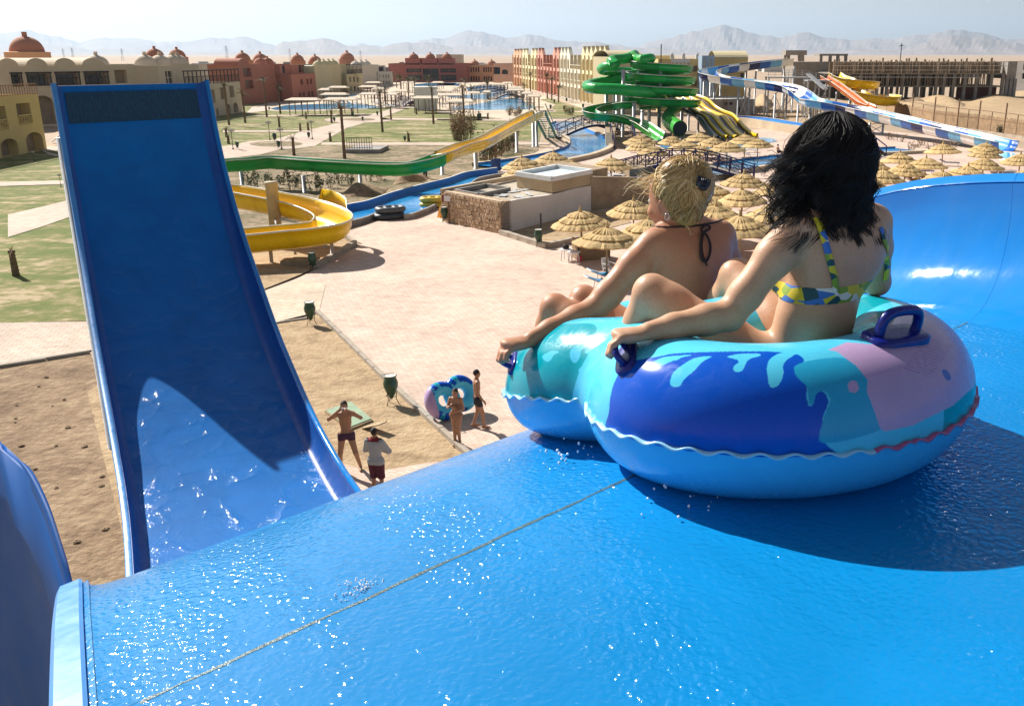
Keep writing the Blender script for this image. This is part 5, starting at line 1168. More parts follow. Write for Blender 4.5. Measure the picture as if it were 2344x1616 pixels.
sweep(gt, C1[:-8], o_prof(.8), 1.3, [m_grnd], .4); sweep(gt, C1[-9:], [(x, z) for x, z in o_prof(.95, 18)], 2, [m_lime], .4, joint=False)
mth = C1[-1] + Vector((0.02, -0.12, .95)) - gt.location
B().lathe([(.80, 0), (.80, .02)], 18).build('tube_mouth', m_dark, gt).matrix_local = Matrix.Translation(mth) @ Matrix.Rotation(math.pi / 2, 4, 'X')
for x, y, h in ((1508, 312, 9.0), (1388, 306, 6.8), (1412, 300, 9.3), (1470, 296, 9.5), (1450, 318, 4.5), (1540, 305, 5.8), (1425, 316, 8.6), (1560, 300, 4.6)): leg_to(gt, P(x, y), h, .24)
pl = AT(*Q('z4', 230, 330), GY + 6) - gt.location
B().box((pl.x - 2.6, pl.y - 1, 8.1), (pl.x + 2.4, pl.y + 4, 8.3)).build('platform', m_pipe, gt)
for s in (-2.6, 2.4):
    for t in (-1, 1.5, 4): B().bar((pl.x + s, pl.y + t, 0), (pl.x + s, pl.y + t, 9.4), .2).build('tower_column', m_pipe, gt)
for z in (8.8, 9.3): B().tube([(pl.x - 2.6, pl.y - 1, z), (pl.x + 2.4, pl.y - 1, z), (pl.x + 2.4, pl.y + 4, z)], .04, 5).build('guard_rail', m_pipe, gt)
for k in range(4):
    zz = 1.5 + k * 1.9; B().bar((pl.x - 2.6, pl.y - 1, zz), (pl.x + 2.4, pl.y - 1, zz + 1.8), .12).build('cross_brace', m_pipe, gt); B().box((pl.x - 2.4 + (k % 2), pl.y - .9, zz), (pl.x + 1.2 + (k % 2), pl.y + 2.2, zz + .12)).build('stair_landing', m_pipe, gt)
# yellow and black lane racer
rs = empty('lane_slide', P(1640, 312)); tag(rs, 'wavy racing slide with yellow ridges and black lanes beside the spiral tower', 'water slide')
cpath = smooth_line([AT(*Q('z4', 735, 755), 140), AT(*Q('z4', 820, 790), 138), AT(*Q('z4', 900, 865), 134), AT(*Q('z4', 1000, 925), 131), AT(*Q('z4', 1090, 965), 128), AT(*Q('z4', 1180, 1075), 124), AT(*Q('z4', 1270, 1160), 120), AT(*Q('z4', 1330, 1180), 118)], 5)
cpath = resample(cpath, .6)
for ln in range(4):
    for part, x0, x1, zt, mt in (('lane', ln * 1.25 + .18, ln * 1.25 + 1.25, 0.0, m_black if ln < 2 else m_navyg), ('ridge', ln * 1.25 - (.15 if ln < 2 else .33), ln * 1.25 + (.16 if ln < 2 else .35), .28, m_yel if ln > 0 else m_black)):
        rows = []
        for i, p in enumerate(cpath):
            d = cpath[min(i + 1, len(cpath) - 1)] - cpath[max(0, i - 1)]; d.normalize(); s = d.cross(Vector((0, 0, 1))).normalized() * -1; u = Vector((0, 0, 1)); c = p - rs.location
            w0, w1 = x0 - 2.5, x1 - 2.5
            rows.append([c + s * w0 + u * -.12, c + s * w0 + u * (zt * .6), c + s * (w0 + w1) / 2 + u * zt, c + s * w1 + u * (zt * .6), c + s * w1 + u * -.12])
        B().loft(rows, True).build(part, mt, rs, True)
rows = []
for i, p in enumerate(cpath):
    d = cpath[min(i + 1, len(cpath) - 1)] - cpath[max(0, i - 1)]; d.normalize(); s = d.cross(Vector((0, 0, 1))).normalized() * -1; c = p - rs.location + s * 2.5
    rows.append([c + Vector((0, 0, -.12)), c + Vector((0, 0, .42)), c + s * .25 + Vector((0, 0, .42)), c + s * .25 + Vector((0, 0, -.12))])
B().loft(rows, True).build('side_wall', m_yel, rs, True)
for i in (4, 12, 20, 28):
    if i < len(cpath): leg_to(rs, cpath[i], cpath[i].z - .15, .14)
# big blue and white checked raft slide
def c4(x, y, Y): return AT(*Q('z4', x, y), Y)
def c5(x, y, Y): return AT(*Q('z5', x, y), Y)
cp = [c4(1885, 425, 180), c4(1600, 455, 178), c4(1300, 495, 175), c4(1080, 530, 172), c4(1010, 570, 167), c4(1100, 605, 163), c4(1300, 640, 160), c4(1600, 675, 156), c4(1850, 715, 151), c4(1980, 775, 147), c4(2080, 855, 143), c5(120, 880, 140), c5(450, 945, 136), c5(700, 1000, 131), c5(1000, 1070, 126), c5(1300, 1150, 120), c5(1600, 1220, 115), c5(1900, 1295, 110), c5(2130, 1350, 107)]
bw = empty('checked_slide', P(1700, 290)); tag(bw, 'long open raft slide checked in white and three blues', 'water slide')
bp = smooth_line(cp, 7); bp = sweep(bw, bp, u_prof(1.5, 1.25, .06, 10, .1), 2.3, [m_wht, m_ltb, m_midb, m_navyg, m_wht, m_midb, m_ltb], .6, joint=False)
rr_ = resample(bp, 8.5)
for i, p in enumerate(rr_[:-1]):
    if p.z < 1.2: continue
    for s in (-.9, .9): leg_to(bw, p + Vector((s, 0, 0)), p.z - .1, .15)
    q = p - bw.location
    B().bar((q.x - .9, q.y, .3), (q.x + .9, q.y, p.z - .5), .09).build('cross_brace', m_pipe, bw); B().bar((q.x + .9, q.y, .3), (q.x - .9, q.y, p.z - .5), .09).build('cross_brace', m_pipe, bw)
# steel start tower
st = empty('steel_tower', P(1830, 268)); tag(st, 'grey steel start tower with railed decks behind the checked slide', 'tower')
def tower_deck(x0, x1, Y, zt, name='deck'):
    a = AT(x0, 200, Y) - st.location; c = AT(x1, 200, Y) - st.location
    B().box((a.x, a.y, zt - .2), (c.x, a.y + 3.2, zt)).build(name, m_pipe, st)
    n = max(2, int((c.x - a.x) / 1.1))
    for k in range(n + 1):
        x = lerp(a.x, c.x, k / n); B().bar((x, a.y, zt), (x, a.y, zt + 1.15), .06).build('rail_post', m_pipe, st)
    for z in (.4, .8, 1.15): B().bar((a.x, a.y, zt + z), (c.x, a.y, zt + z), .05).build('guard_rail', m_pipe, st)
    for x in (a.x + .2, (a.x + c.x) / 2, c.x - .2):
        for yy in (a.y + .2, a.y + 3): B().bar((x, yy, 0), (x, yy, zt - .2), .22).build('tower_column', m_pipe, st)
    B().bar((a.x + .2, a.y + .2, zt * .3), ((a.x + c.x) / 2, a.y + .2, zt - .3), .12).build('cross_brace', m_pipe, st); B().bar(((a.x + c.x) / 2, a.y + .2, zt * .3), (c.x - .2, a.y + .2, zt - .3), .12).build('cross_brace', m_pipe, st)
tower_deck(1757, 1850, 172, 6.6); tower_deck(1848, 1903, 168, 6.2); tower_deck(1848, 1895, 164, 2.4)
B().bar(AT(1850, 170, 168) - st.location, AT(1890, 205, 163) - st.location, .9, .2).build('stair_flight', m_pipe, st)
# orange body slide and yellow spiral beside it
os_ = empty('body_slide', P(1960, 262)); tag(os_, 'straight orange slide dropping beside the yellow spiral', 'water slide')
sweep(os_, resample([c5(190, 575, 172), c5(330, 660, 166), c5(470, 765, 160), c5(590, 860, 155), c5(700, 900, 152)], 1), u_prof(.7, .8), 3, [m_org], .6)
for p in (c5(330, 690, 166), c5(520, 810, 158)): leg_to(os_, p, p.z - .1, .14)
ysp = empty('spiral_slide', P(2000, 255)); tag(ysp, 'yellow open spiral slide with a wide lower bend behind the checked slide', 'water slide')
yp2 = smooth_line([c5(290, 580, 176), c5(350, 620, 174), c5(480, 660, 170), c5(640, 680, 170), c5(710, 690, 174), c5(640, 700, 178), c5(500, 705, 178), c5(420, 730, 172), c5(560, 790, 166), c5(750, 840, 164), c5(900, 850, 166), c5(930, 830, 172), c5(820, 815, 176)], 6)
sweep(ysp, yp2, u_prof(1.15, 1.5), 3.2, [m_yel2], .6)
for p in (c5(745, 760, 172), c5(640, 700, 170), c5(480, 680, 171)): leg_to(ysp, p, p.z + (1.5 if p.z < 5 else -.2), .3)
B().bar(c5(620, 712, 169) - ysp.location, c5(720, 712, 169) - ysp.location, .2).build('strut', m_pipe, ysp)
# ------------------------------------------------------------------ hotel blocks
def wall_mat(name, col): return M(name, col, 0.9, 0.10, 0.15, 0.25, 3, 0.03, geo=True)
w_must = wall_mat('mustard render', (0.64, 0.48, 0.20)); w_beige = wall_mat('beige render', (0.60, 0.49, 0.36)); w_terra = wall_mat('terracotta render', (0.42, 0.16, 0.10)); w_olive = wall_mat('olive buff render', (0.54, 0.46, 0.27)); w_grey = wall_mat('stone grey render', (0.58, 0.52, 0.42)); w_dred = wall_mat('dark red render', (0.36, 0.12, 0.09)); w_orange = wall_mat('apricot render', (0.68, 0.38, 0.20))
w_yel = wall_mat('pale yellow render', (0.78, 0.65, 0.38)); w_cream = wall_mat('cream render', (0.80, 0.72, 0.55)); w_coral = wall_mat('coral render', (0.64, 0.30, 0.21)); w_dome = wall_mat('brick red dome', (0.44, 0.19, 0.11)); w_green = wall_mat('verdigris dome', (0.22, 0.32, 0.24)); w_blind = wall_mat('blue grey cladding', (0.25, 0.33, 0.42))
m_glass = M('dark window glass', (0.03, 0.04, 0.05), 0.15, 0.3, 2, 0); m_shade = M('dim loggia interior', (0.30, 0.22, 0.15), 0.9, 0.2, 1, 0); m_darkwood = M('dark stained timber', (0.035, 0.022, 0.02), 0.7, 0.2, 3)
m_roofw = M('white roof membrane', (0.62, 0.60, 0.56), 0.8, 0.2, .3)
class Facade:
    """vertical wall plane with real openings: origin a (left as seen), to b (right), outward normal towards the viewer"""
    def __init__(s, a, b_, h):
        s.a = Vector((a.x, a.y, 0)); s.u = Vector((b_.x - a.x, b_.y - a.y, 0)); s.W = s.u.length; s.u.normalize(); s.n = Vector((s.u.y, -s.u.x, 0)); s.h = h
    def p(s, x, z, d=0.0): q = s.a + s.u * x + s.n * d; return Vector((q.x, q.y, z))
def facade(root, fc, mat, ops, depth=0.5, back=None, frame=None, top=None):
    """ops: (x0,x1,z0,z1,arch,kind) in metres; wall is one part, every opening's infill a part"""
    o0 = root.location; bb = B(); xs = sorted({0.0, fc.W} | {v for o in ops for v in (max(0, o[0]), min(fc.W, o[1]))}); zs = sorted({0.0, fc.h} | {v for o in ops for v in o[2:4]})
    def L(x, z, d=0.0): return fc.p(x, z, d) - o0
    for i in range(len(xs) - 1):
        for j in range(len(zs) - 1):
            xm, zm_ = (xs[i] + xs[i + 1]) / 2, (zs[j] + zs[j + 1]) / 2
            if any(o[0] < xm < o[1] and o[2] < zm_ < o[3] for o in ops): continue
            bb.add([L(xs[i], zs[j]), L(xs[i + 1], zs[j]), L(xs[i + 1], zs[j + 1]), L(xs[i], zs[j + 1])], [(0, 1, 2, 3)])
    for o in ops:
        x0, x1, z0, z1 = o[:4]; x0 = max(0, x0); x1 = min(fc.W, x1)
        bb.add([L(x0, z0), L(x1, z0), L(x1, z1), L(x0, z1), L(x0, z0, -depth), L(x1, z0, -depth), L(x1, z1, -depth), L(x0, z1, -depth)], [(0, 4, 5, 1), (1, 5, 6, 2), (2, 6, 7, 3), (3, 7, 4, 0)])
        if o[4]:
            r = min((x1 - x0) / 2, (z1 - z0) * .4); n = 6
            for s in (0, 1):
                xc = x0 if s == 0 else x1; sg = 1 if s == 0 else -1; xm = xc + sg * (x1 - x0) / 2
                arc = [L(xm - sg * (x1 - x0) / 2 * math.cos(t), z1 - r + r * math.sin(t), .0) for t in np.linspace(0, math.pi / 2, n)]
                base = len(bb.v); bb.add([L(xc, z1)] + arc, [(0, k, k + 1) if s else (0, k + 1, k) for k in range(1, n)])
        inf = back or m_glass
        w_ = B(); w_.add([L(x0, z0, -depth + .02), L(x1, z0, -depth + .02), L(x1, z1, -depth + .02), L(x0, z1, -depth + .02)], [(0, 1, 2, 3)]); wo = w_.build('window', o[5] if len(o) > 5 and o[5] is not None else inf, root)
        if frame is not None:
            f = B(); xm = (x0 + x1) / 2; dd = -depth + .08
            f.bar(L(xm, z0, dd), L(xm, z1, dd), .1); f.bar(L(x0, (z0 + z1) / 2, dd), L(x1, (z0 + z1) / 2, dd), .08); f.build('window_frame', frame, wo)
    return bb.build('wall', mat, root)
def body(root, fc, depth, mat, h=None, z0=0.0):
    """side, rear and roof of the block behind a facade"""
    h = h or fc.h; o0 = root.location; q = [fc.p(0, 0), fc.p(fc.W, 0), fc.p(fc.W, 0, -depth), fc.p(0, 0, -depth)]; q = [v - o0 for v in q]; z = Vector((0, 0, 1))
    B().add([q[1], q[2], q[3], q[0], q[1] + z * h, q[2] + z * h, q[3] + z * h, q[0] + z * h], [(0, 1, 5, 4), (1, 2, 6, 5), (2, 3, 7, 6)]).build('side_wall', mat, root)
    B().add([v + z * (h - .35) for v in q], [(0, 1, 2, 3)]).build('roof', m_roofw, root)
def grid_ops(fc, cols, rows, arch=False, kind=None):
    return [(fc.W * c0, fc.W * c1, fc.h * r0, fc.h * r1, arch, kind) for c0, c1 in cols for r0, r1 in rows]
def dome(root, c, r, mat, drum=True, tip=True):
    o0 = root.location; c = c - o0; pr = []
    if drum: pr += [(r * 1.22, -.9 * r * .5), (r * 1.22, 0), (r, 0.01)]
    pr += [(r * math.cos(t), r * .92 * math.sin(t)) for t in np.linspace(0, math.pi / 2 * .96, 9)]
    d = B().lathe(pr, 20, (c.x, c.y, c.z)).build('dome', mat, root, True)
    if tip: B().lathe([(r * .17, 0), (r * .17, r * .28)], 6, (c.x, c.y, c.z + r * .9)).build('finial', mat, d)
def vault(root, fc, x0, x1, z, depth, r, mat, name='vault'):
    """barrel vault with its gable on the facade"""
    o0 = root.location; rows = []
    for t in np.linspace(0, math.pi, 13):
        x = (x0 + x1) / 2 - (x1 - x0) / 2 * math.cos(t); zz = z + r * math.sin(t); rows.append([fc.p(x, zz, .02) - o0, fc.p(x, zz, -depth) - o0])
    bb = B().loft(rows); n = len(rows); bb.f.append(tuple(range(0, 2 * n, 2))); bb.build(name, mat, root)
def railing(root, fc, x0, x1, z, h, mat, d=.05, n=None, name='railing'):
    o0 = root.location; n = n or max(3, int((x1 - x0) / .5)); r = B()
    r.bar(fc.p(x0, z + h, d) - o0, fc.p(x1, z + h, d) - o0, .1); r.bar(fc.p(x0, z + .1, d) - o0, fc.p(x1, z + .1, d) - o0, .08)
    for k in range(n + 1): x = lerp(x0, x1, k / n); r.bar(fc.p(x, z, d) - o0, fc.p(x, z + h, d) - o0, .06)
    r.build(name, mat, root)
def pergola(root, fc, x0, x1, z, h, mat, d=.06):
    o0 = root.location; n = max(2, int((x1 - x0) / 1.6)); b1 = B(); b1.bar(fc.p(x0 - .2, z + h, d) - o0, fc.p(x1 + .2, z + h, d) - o0, .16, .2)
    for k in range(n + 1): x = lerp(x0, x1, k / n); b1.bar(fc.p(x, z, d) - o0, fc.p(x, z + h, d) - o0, .13)
    b1.build('pergola_frame', mat, root)
def hz(zm, p, y): return hgt(p, Q(zm, 0, y)[1])
def fx(fc, zm, x):      # distance along facade where image column x crosses it
    r = ray(Q(zm, x, 400)[0], 300); den = r.x * fc.u.y - r.y * fc.u.x
    k = (fc.a.x * fc.u.y - fc.a.y * fc.u.x) / den; q = Vector((r.x * k, r.y * k, 0)) - fc.a; return q.dot(fc.u)
# 1 mustard block at far left
a, b_ = P(-150, 392), P(108, 343); fc = Facade(a, b_, hz('z1', b_, 640)); r = empty('hotel_block', b_); tag(r, 'mustard yellow hotel block with arched loggias and lattice balconies', 'building')
def zz(y, p=b_): return hz('z1', p, y)
ops = [(fx(fc, 'z1', 180), fx(fc, 'z1', 302), zz(888), zz(707), False, m_shade), (fx(fc, 'z1', -40), fx(fc, 'z1', 82), zz(905), zz(715), False, m_shade), (fx(fc, 'z1', 215), fx(fc, 'z1', 365), 0.05, zz(963), True, m_shade), (fx(fc, 'z1', -20), fx(fc, 'z1', 135), 0.05, zz(985), True, m_shade), (fx(fc, 'z1', -260), fx(fc, 'z1', -120), zz(905), zz(715), False, m_shade), (fx(fc, 'z1', -250), fx(fc, 'z1', -100), .05, zz(1000), True, m_shade)]
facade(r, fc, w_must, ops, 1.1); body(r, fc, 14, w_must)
for o in ops[:2]: railing(r, fc, o[0], o[1], o[2], 1.0, w_must, .03, 5, 'lattice_balcony'); 
for o in ops[:2]:
    lb = B(); o0 = r.location
    for k in range(6):
        x = lerp(o[0], o[1], k / 6); x2 = lerp(o[0], o[1], (k + 1) / 6); lb.bar(fc.p(x, o[2] + .1, .02) - o0, fc.p(x2, o[2] + .95, .02) - o0, .06); lb.bar(fc.p(x, o[2] + .95, .02) - o0, fc.p(x2, o[2] + .1, .02) - o0, .06)
    lb.build('lattice', w_must, r)
railing(r, fc, 0, fc.W, fc.h, 1.15, M('warm timber rail', (.30, .15, .06), .8), .0, 40)
f2 = Facade(fc.p(0, 0, -3), fc.p(fx(fc, 'z1', 60), 0, -3), hz('z1', b_, 365)); facade(r, f2, w_must, [(f2.W - 3.2, f2.W - 1.4, fc.h + .2, fc.h + 2.3, False)], .4, frame=m_darkwood); body(r, f2, 10, w_must)
# 2 long beige wing with vaulted gables
a, b_ = P(12, 296), P(468, 268); fc = Facade(a, b_, hz('z1', P(250, 280), 385)); r = empty('hotel_block', a); tag(r, 'long beige hotel wing with rounded vault gables and dark timber balconies', 'building')
pm = P(200, 284); ops = []
for x0, x1 in ((185, 272), (320, 525), (572, 775), (822, 1025)): ops.append((fx(fc, 'z1', x0), fx(fc, 'z1', x1), hz('z1', pm, 558), hz('z1', pm, 440), False, m_shade))
ops.append((fx(fc, 'z1', 1085), fx(fc, 'z1', 1190), hz('z1', pm, 552), hz('z1', pm, 432), False, m_shade))
ops += [(o[0], o[1], .3, hz('z1', pm, 640), True, m_shade) for o in ops[:4]]
facade(r, fc, w_beige, ops, .9); body(r, fc, 16, w_beige)
for o in ops[:4]:
    railing(r, fc, o[0], o[1], o[2], 1.1, m_darkwood, .08); pergola(r, fc, o[0], o[1], o[2], o[3] - o[2] - .1, m_darkwood, .1)
    q = fc.p((o[0] + o[1]) / 2 - .9, 0, -.85); gl = B(); gl.add([fc.p((o[0] + o[1]) / 2 + s, z, -.84) - r.location for s, z in ((-1.3, o[2]), (1.3, o[2]), (1.3, o[3] - .4), (-1.3, o[3] - .4))], [(0, 1, 2, 3)]); gl.build('glass_door', m_glass, r)
for x0, x1 in ((85, 265), (330, 515), (575, 760), (815, 1010)): vault(r, fc, fx(fc, 'z1', x0), fx(fc, 'z1', x1), fc.h - .05, 9, hz('z1', pm, 318) - fc.h, w_beige)
for x0 in (1060, 1480, 1610, 1720, 1830):
    c = fc.p(fx(fc, 'z1', min(x0 + 40, 1800)), fc.h - .2, -5 - (x0 % 5)); dome(r, c, 1.9, w_beige, False, True)
# 2b projecting end wing
a, b_ = P(432, 277), P(556, 258); fc = Facade(a, b_, hz('z1', b_, 530)); r = empty('hotel_block', b_); tag(r, 'beige hotel end block with roof terrace pergola and arched ground floor doors', 'building')
ops = [(fx(fc, 'z1', x0), fx(fc, 'z1', x1), hz('z1', b_, y1), hz('z1', b_, y0), ar, m_shade) for x0, x1, y0, y1, ar in ((1900, 1935, 580, 690, False), (1985, 2040, 570, 670, False), (2065, 2105, 562, 660, False), (1930, 1950, 735, 800, True), (2020, 2060, 715, 800, True), (2085, 2125, 710, 795, True))]
facade(r, fc, w_beige, ops, .6); body(r, fc, 10, w_beige)
railing(r, fc, .2, fc.W - .2, fc.h, 1.3, m_darkwood, .0); pergola(r, fc, .2, fc.W - .2, fc.h, hz('z1', b_, 420) - fc.h, m_darkwood, .02)
f2 = Facade(fc.p(0, 0, -4), fc.p(fc.W * .82, 0, -4), hz('z1', b_, 378)); facade(r, f2, w_beige, [(f2.W * t, f2.W * (t + .13), fc.h + .1, fc.h + 2.2, False) for t in (.12, .38, .62)], .3, frame=w_cream); body(r, f2, 10, w_beige)
rd = empty('domed_pavilion', PZ('z1', 240, 560)); rd.location = AT(62, 118, 205); rd.location.z = 0; tag(rd, 'big brick red dome on an orange drum above the beige wing', 'dome')
B().lathe([(4.3, 0), (4.3, hgt(rd.location, 120)), (4.0, hgt(rd.location, 119))], 20).build('drum', w_orange, rd); dome(rd, Vector((rd.location.x, rd.location.y, hgt(rd.location, 119))), 3.3, w_dome, False)
for x, Y, y, rr_, lab in ((355, 225, 131, 2.0, 'first of two brick red domes behind the beige wing, with squat finial'), (406, 232, 131, 1.9, 'second of two brick red domes behind the beige wing, with squat finial')):
    q = AT(x, y, Y); d_ = empty('domed_pavilion', (q.x, q.y, 0)); tag(d_, lab, 'dome'); B().lathe([(rr_ * 1.25, 0), (rr_ * 1.25, q.z), (rr_ * .9, q.z + .02)], 16).build('drum', w_dome, d_); dome(d_, q, rr_, w_dome, False)
# 3 terracotta block
def zblock(name, label, zm, ax, ay, bx, by, ytop, mat, opsz, depth, glass=m_glass, dd=.45, frame=None):
    a, b_ = PZ(zm, ax, ay), PZ(zm, bx, by); fc = Facade(a, b_, hz(zm, a.lerp(b_, .5), ytop)); r = empty(name, a); tag(r, label, 'building')
    ops = []
    for x0, x1, y0, y1, ar in opsz:
        f0, f1 = fx(fc, zm, x0), fx(fc, zm, x1); pc = fc.p((f0 + f1) / 2, 0); ops.append((f0, f1, max(.05, hz(zm, pc, y1)), hz(zm, pc, y0), ar, None))
    facade(r, fc, mat, ops, dd, glass, frame); body(r, fc, depth, mat); return r, fc, ops
r, fc, ops = zblock('hotel_block', 'plain terracotta hotel block with stacked loggias on one side', 'z2', 205, 618, 660, 578, 262, w_terra, [(275, 342, 297, 372, False), (283, 350, 402, 480, False)], 14, m_shade, .9)
for o in ops: railing(r, fc, o[0], o[1], o[2], 1.0, w_dred, .05)
vault(r, fc, fc.W * .02, fc.W * .2, fc.h, 6, 1.3, w_terra); 
for t in (.72, .86): dome(r, fc.p(fc.W * t, fc.h, -4), 1.5, w_terra, False)
r, fc, ops = zblock('hotel_block', 'terracotta hotel end bay with tall narrow windows', 'z2', 662, 590, 872, 560, 345, w_terra, [(765, 785, 395, 440, False), (818, 836, 392, 440, False), (848, 864, 388, 435, False), (740, 760, 510, 550, True), (775, 795, 505, 550, True), (820, 838, 500, 550, True), (850, 868, 495, 545, True)], 10)
f2 = Facade(fc.p(0, 0, -2.5), fc.p(fc.W, 0, -2.5), hz('z2', fc.a, 272)); facade(r, f2, w_terra, [(f2.W * t, f2.W * (t + .12), fc.h + .2, fc.h + 1.9, False) for t in (.08, .3, .75, .9)], .3); body(r, f2, 8, w_terra)
r, fc, ops = zblock('hotel_block', 'olive buff hotel block, blank side wall towards the pool', 'z2', 868, 560, 1150, 500, 268, w_olive, [], 14); 
for t in (.45, .6, .75, .9): dome(r, fc.p(fc.W * t, fc.h - .3, -3), 1.6, w_olive, False)
r, fc, ops = zblock('hotel_block', 'olive buff hotel end bay with dark roof terrace and narrow windows', 'z2', 1150, 510, 1280, 490, 345, w_olive, [(x, x + 16, y0, y1, False) for x in (1152, 1190, 1225, 1255) for y0, y1 in ((372, 418), (455, 500))], 9)
railing(r, fc, 0, fc.W, fc.h, 1.2, m_darkwood, .0); f2 = Facade(fc.p(-fc.W * .35, 0, -2.5), fc.p(fc.W, 0, -2.5), hz('z2', fc.a, 285)); facade(r, f2, w_olive, [], .3); body(r, f2, 6, w_olive); pergola(r, fc, 0, fc.W, fc.h, 2.6, m_darkwood, 0)
r, fc, ops = zblock('hotel_block', 'stone grey hotel block, blank side wall beyond the olive block', 'z2', 1278, 480, 1425, 455, 268, w_grey, [], 14)
for t in (.2, .5, .8): dome(r, fc.p(fc.W * t, fc.h - .3, -3), 1.7, w_grey, False)
r, fc, ops = zblock('hotel_block', 'stone grey hotel end bay with two rows of narrow windows', 'z2', 1420, 458, 1545, 440, 330, w_grey, [(x, x + 12, y0, y1, False) for x in (1430, 1450, 1480, 1505, 1528) for y0, y1 in ((348, 382), (408, 440))], 9)
f2 = Facade(fc.p(0, 0, -2.5), fc.p(fc.W, 0, -2.5), hz('z2', fc.a, 278)); facade(r, f2, w_grey, [(f2.W * .1, f2.W * .9, fc.h + .2, fc.h + 1.7, False)], .3); body(r, f2, 8, w_grey)
for x, Y, y, rr_, lab in ((215, 262, 222, 2.0, 'brick red dome on the terracotta block, nearest the beige wing'), (372, 272, 228, 2.0, 'brick red dome beside another on the terracotta block'), (700, 300, 228, 1.9, 'brick red dome behind the terracotta end bay'), (855, 310, 238, 1.9, 'brick red dome between the terracotta and olive blocks'), (1138, 330, 218, 2.4, 'larger brick red dome behind the olive block')):
    q = AT(*Q('z2', x, y), Y); d_ = empty('domed_pavilion', (q.x, q.y, 0)); tag(d_, lab, 'dome'); B().lathe([(rr_ * 1.2, 0), (rr_ * 1.2, q.z), (rr_ * .9, q.z + .02)], 16).build('drum', w_dome, d_); dome(d_, q, rr_, w_dome, False)
# main building
r, fc, ops = zblock('hotel_main_building', 'dark red main hotel building with three domed pavilions and a wide glazed front', 'z2', 1510, 420, 2195, 420, 255, w_dred, [(1690, 1820, 300, 335, False), (1830, 1970, 300, 405, False), (1985, 2120, 300, 335, False), (1690, 1820, 355, 405, False), (1985, 2120, 355, 405, False)], 24, m_glass, 1.2, w_dred)
for x in (1748, 1893, 2038):
    c = fc.p(fx(fc, 'z2', x), fc.h, -3); B().box((c.x - r.location.x - 2.9, c.y - r.location.y - 3, fc.h - .4), (c.x - r.location.x + 2.9, c.y - r.location.y + 3, fc.h + 2.0)).build('pavilion', w_dred, r); dome(r, c + Vector((0, 0, 2.0)), 1.9, w_dome, False)
r2, fc2, _ = zblock('hotel_block', 'pale flat roofed block behind the main building', 'z2', 1775, 420, 2015, 420, 176, w_grey, [], 10); 
for o in [r2] : o.location.y += 45
# apricot block with arched windows and brown neighbour
r, fc, ops = zblock('hotel_block', 'apricot hotel block with two rows of narrow white-edged windows', 'z3', 305, 498, 600, 500, 325, w_orange, [(x, x + 16, y0, y1, ar) for x in list(range(325, 480, 26)) + list(range(512, 590, 24)) for y0, y1, ar in ((345, 398, False), (440, 490, True))], 16)
dome(r, fc.p(fc.W * .1, fc.h, -8), 1.9, w_dome, False); dome(r, fc.p(fc.W * .72, fc.h, -8), 1.9, w_dome, False)
r, fc, ops = zblock('hotel_block', 'brown hotel block with one arched opening below a green dome', 'z3', 600, 510, 832, 520, 305, wall_mat('brown render', (.33, .17, .10)), [(612, 688, 345, 420, False), (705, 770, 370, 420, True)], 16)
q = fc.p(fc.W * .64, fc.h, -9); dome(r, q, 2.9, w_green, True); dome(r, fc.p(fc.W * .1, fc.h, -12), 1.8, w_dome, False); dome(r, fc.p(fc.W * .35, fc.h, -12), 1.8, w_dome, False)
# pastel row receding on the right
rowA, rowB = PZ('z3', 1800, 778), PZ('z3', 828, 545)
def on_row(x):
    f = Facade(rowB, rowA, 10); t = fx(f, 'z3', x); return f.p(t, 0)
def pastel(x0, x1, mat, label, y_top0, bays, gables, yfl, rail=True):
    a, b_ = on_row(x0), on_row(x1); mid = a.lerp(b_, .5); fc = Facade(a, b_, 10.2); r = empty('hotel_block', b_); tag(r, label, 'building')
    ops = []; n = bays
    for k in range(n):
        c0, c1 = fc.W * (k + .22) / n, fc.W * (k + .78) / n
        g = any(abs((k + .5) / n - gc) < gw for gc, gw in gables)
        ops += [(c0, c1, .1, 2.9, False, None), (c0, c1, 3.6, 6.2, False, None)]
        ops.append((c0, c1, 7.0, 9.4, True, None) if g else (fc.W * k / n + .15, fc.W * (k + 1) / n - .1, 7.0, 10.19, False, m_shade))
    facade(r, fc, mat, ops, .8, m_shade); body(r, fc, 14, mat)
    o0 = r.location
    for k in range(n):
        g = any(abs((k + .5) / n - gc) < gw for gc, gw in gables); x0_, x1_ = fc.W * k / n, fc.W * (k + 1) / n
        for z in (3.6,) if g else (3.6, 7.0): railing(r, fc, x0_ + .2, x1_ - .2, z, 1.0, mat, .03, 4)
        if g:
            tb = B(); tb.add([fc.p(x, z, d) - o0 for d in (.0, -.8) for x, z in ((x0_, 10.2), (x1_, 10.2), ((x0_ + x1_) / 2 + .5, 11.6), ((x0_ + x1_) / 2, 12.1), ((x0_ + x1_) / 2 - .5, 11.6))], [(0, 1, 2, 3, 4), (9, 8, 7, 6, 5), (1, 6, 7, 2), (2, 7, 8, 3), (3, 8, 9, 4), (4, 9, 5, 0)]); tb.build('gable', mat, r)
        else:
            pb = B(); c = (x0_ + x1_) / 2
            for s in (-1, 1): pb.bar(fc.p(c + s * fc.W / n * .35, 10.2, -.1) - o0, fc.p(c + s * fc.W / n * .5, 8.6, -.1) - o0, .12)
            pb.build('terrace_strut', mat, r)
        bt = B(); bt.bar(fc.p(x0_, 0, .12) - o0, fc.p(x0_, 10.2 if g else 7.0, .12) - o0, .32); bt.build('pilaster', mat, r)
    return r, fc
pastel(828, 915, wall_mat('apricot end render', (.70, .40, .23)), 'apricot hotel house at the far end of the pastel row', 270, 3, [(.5, 1)], 0)
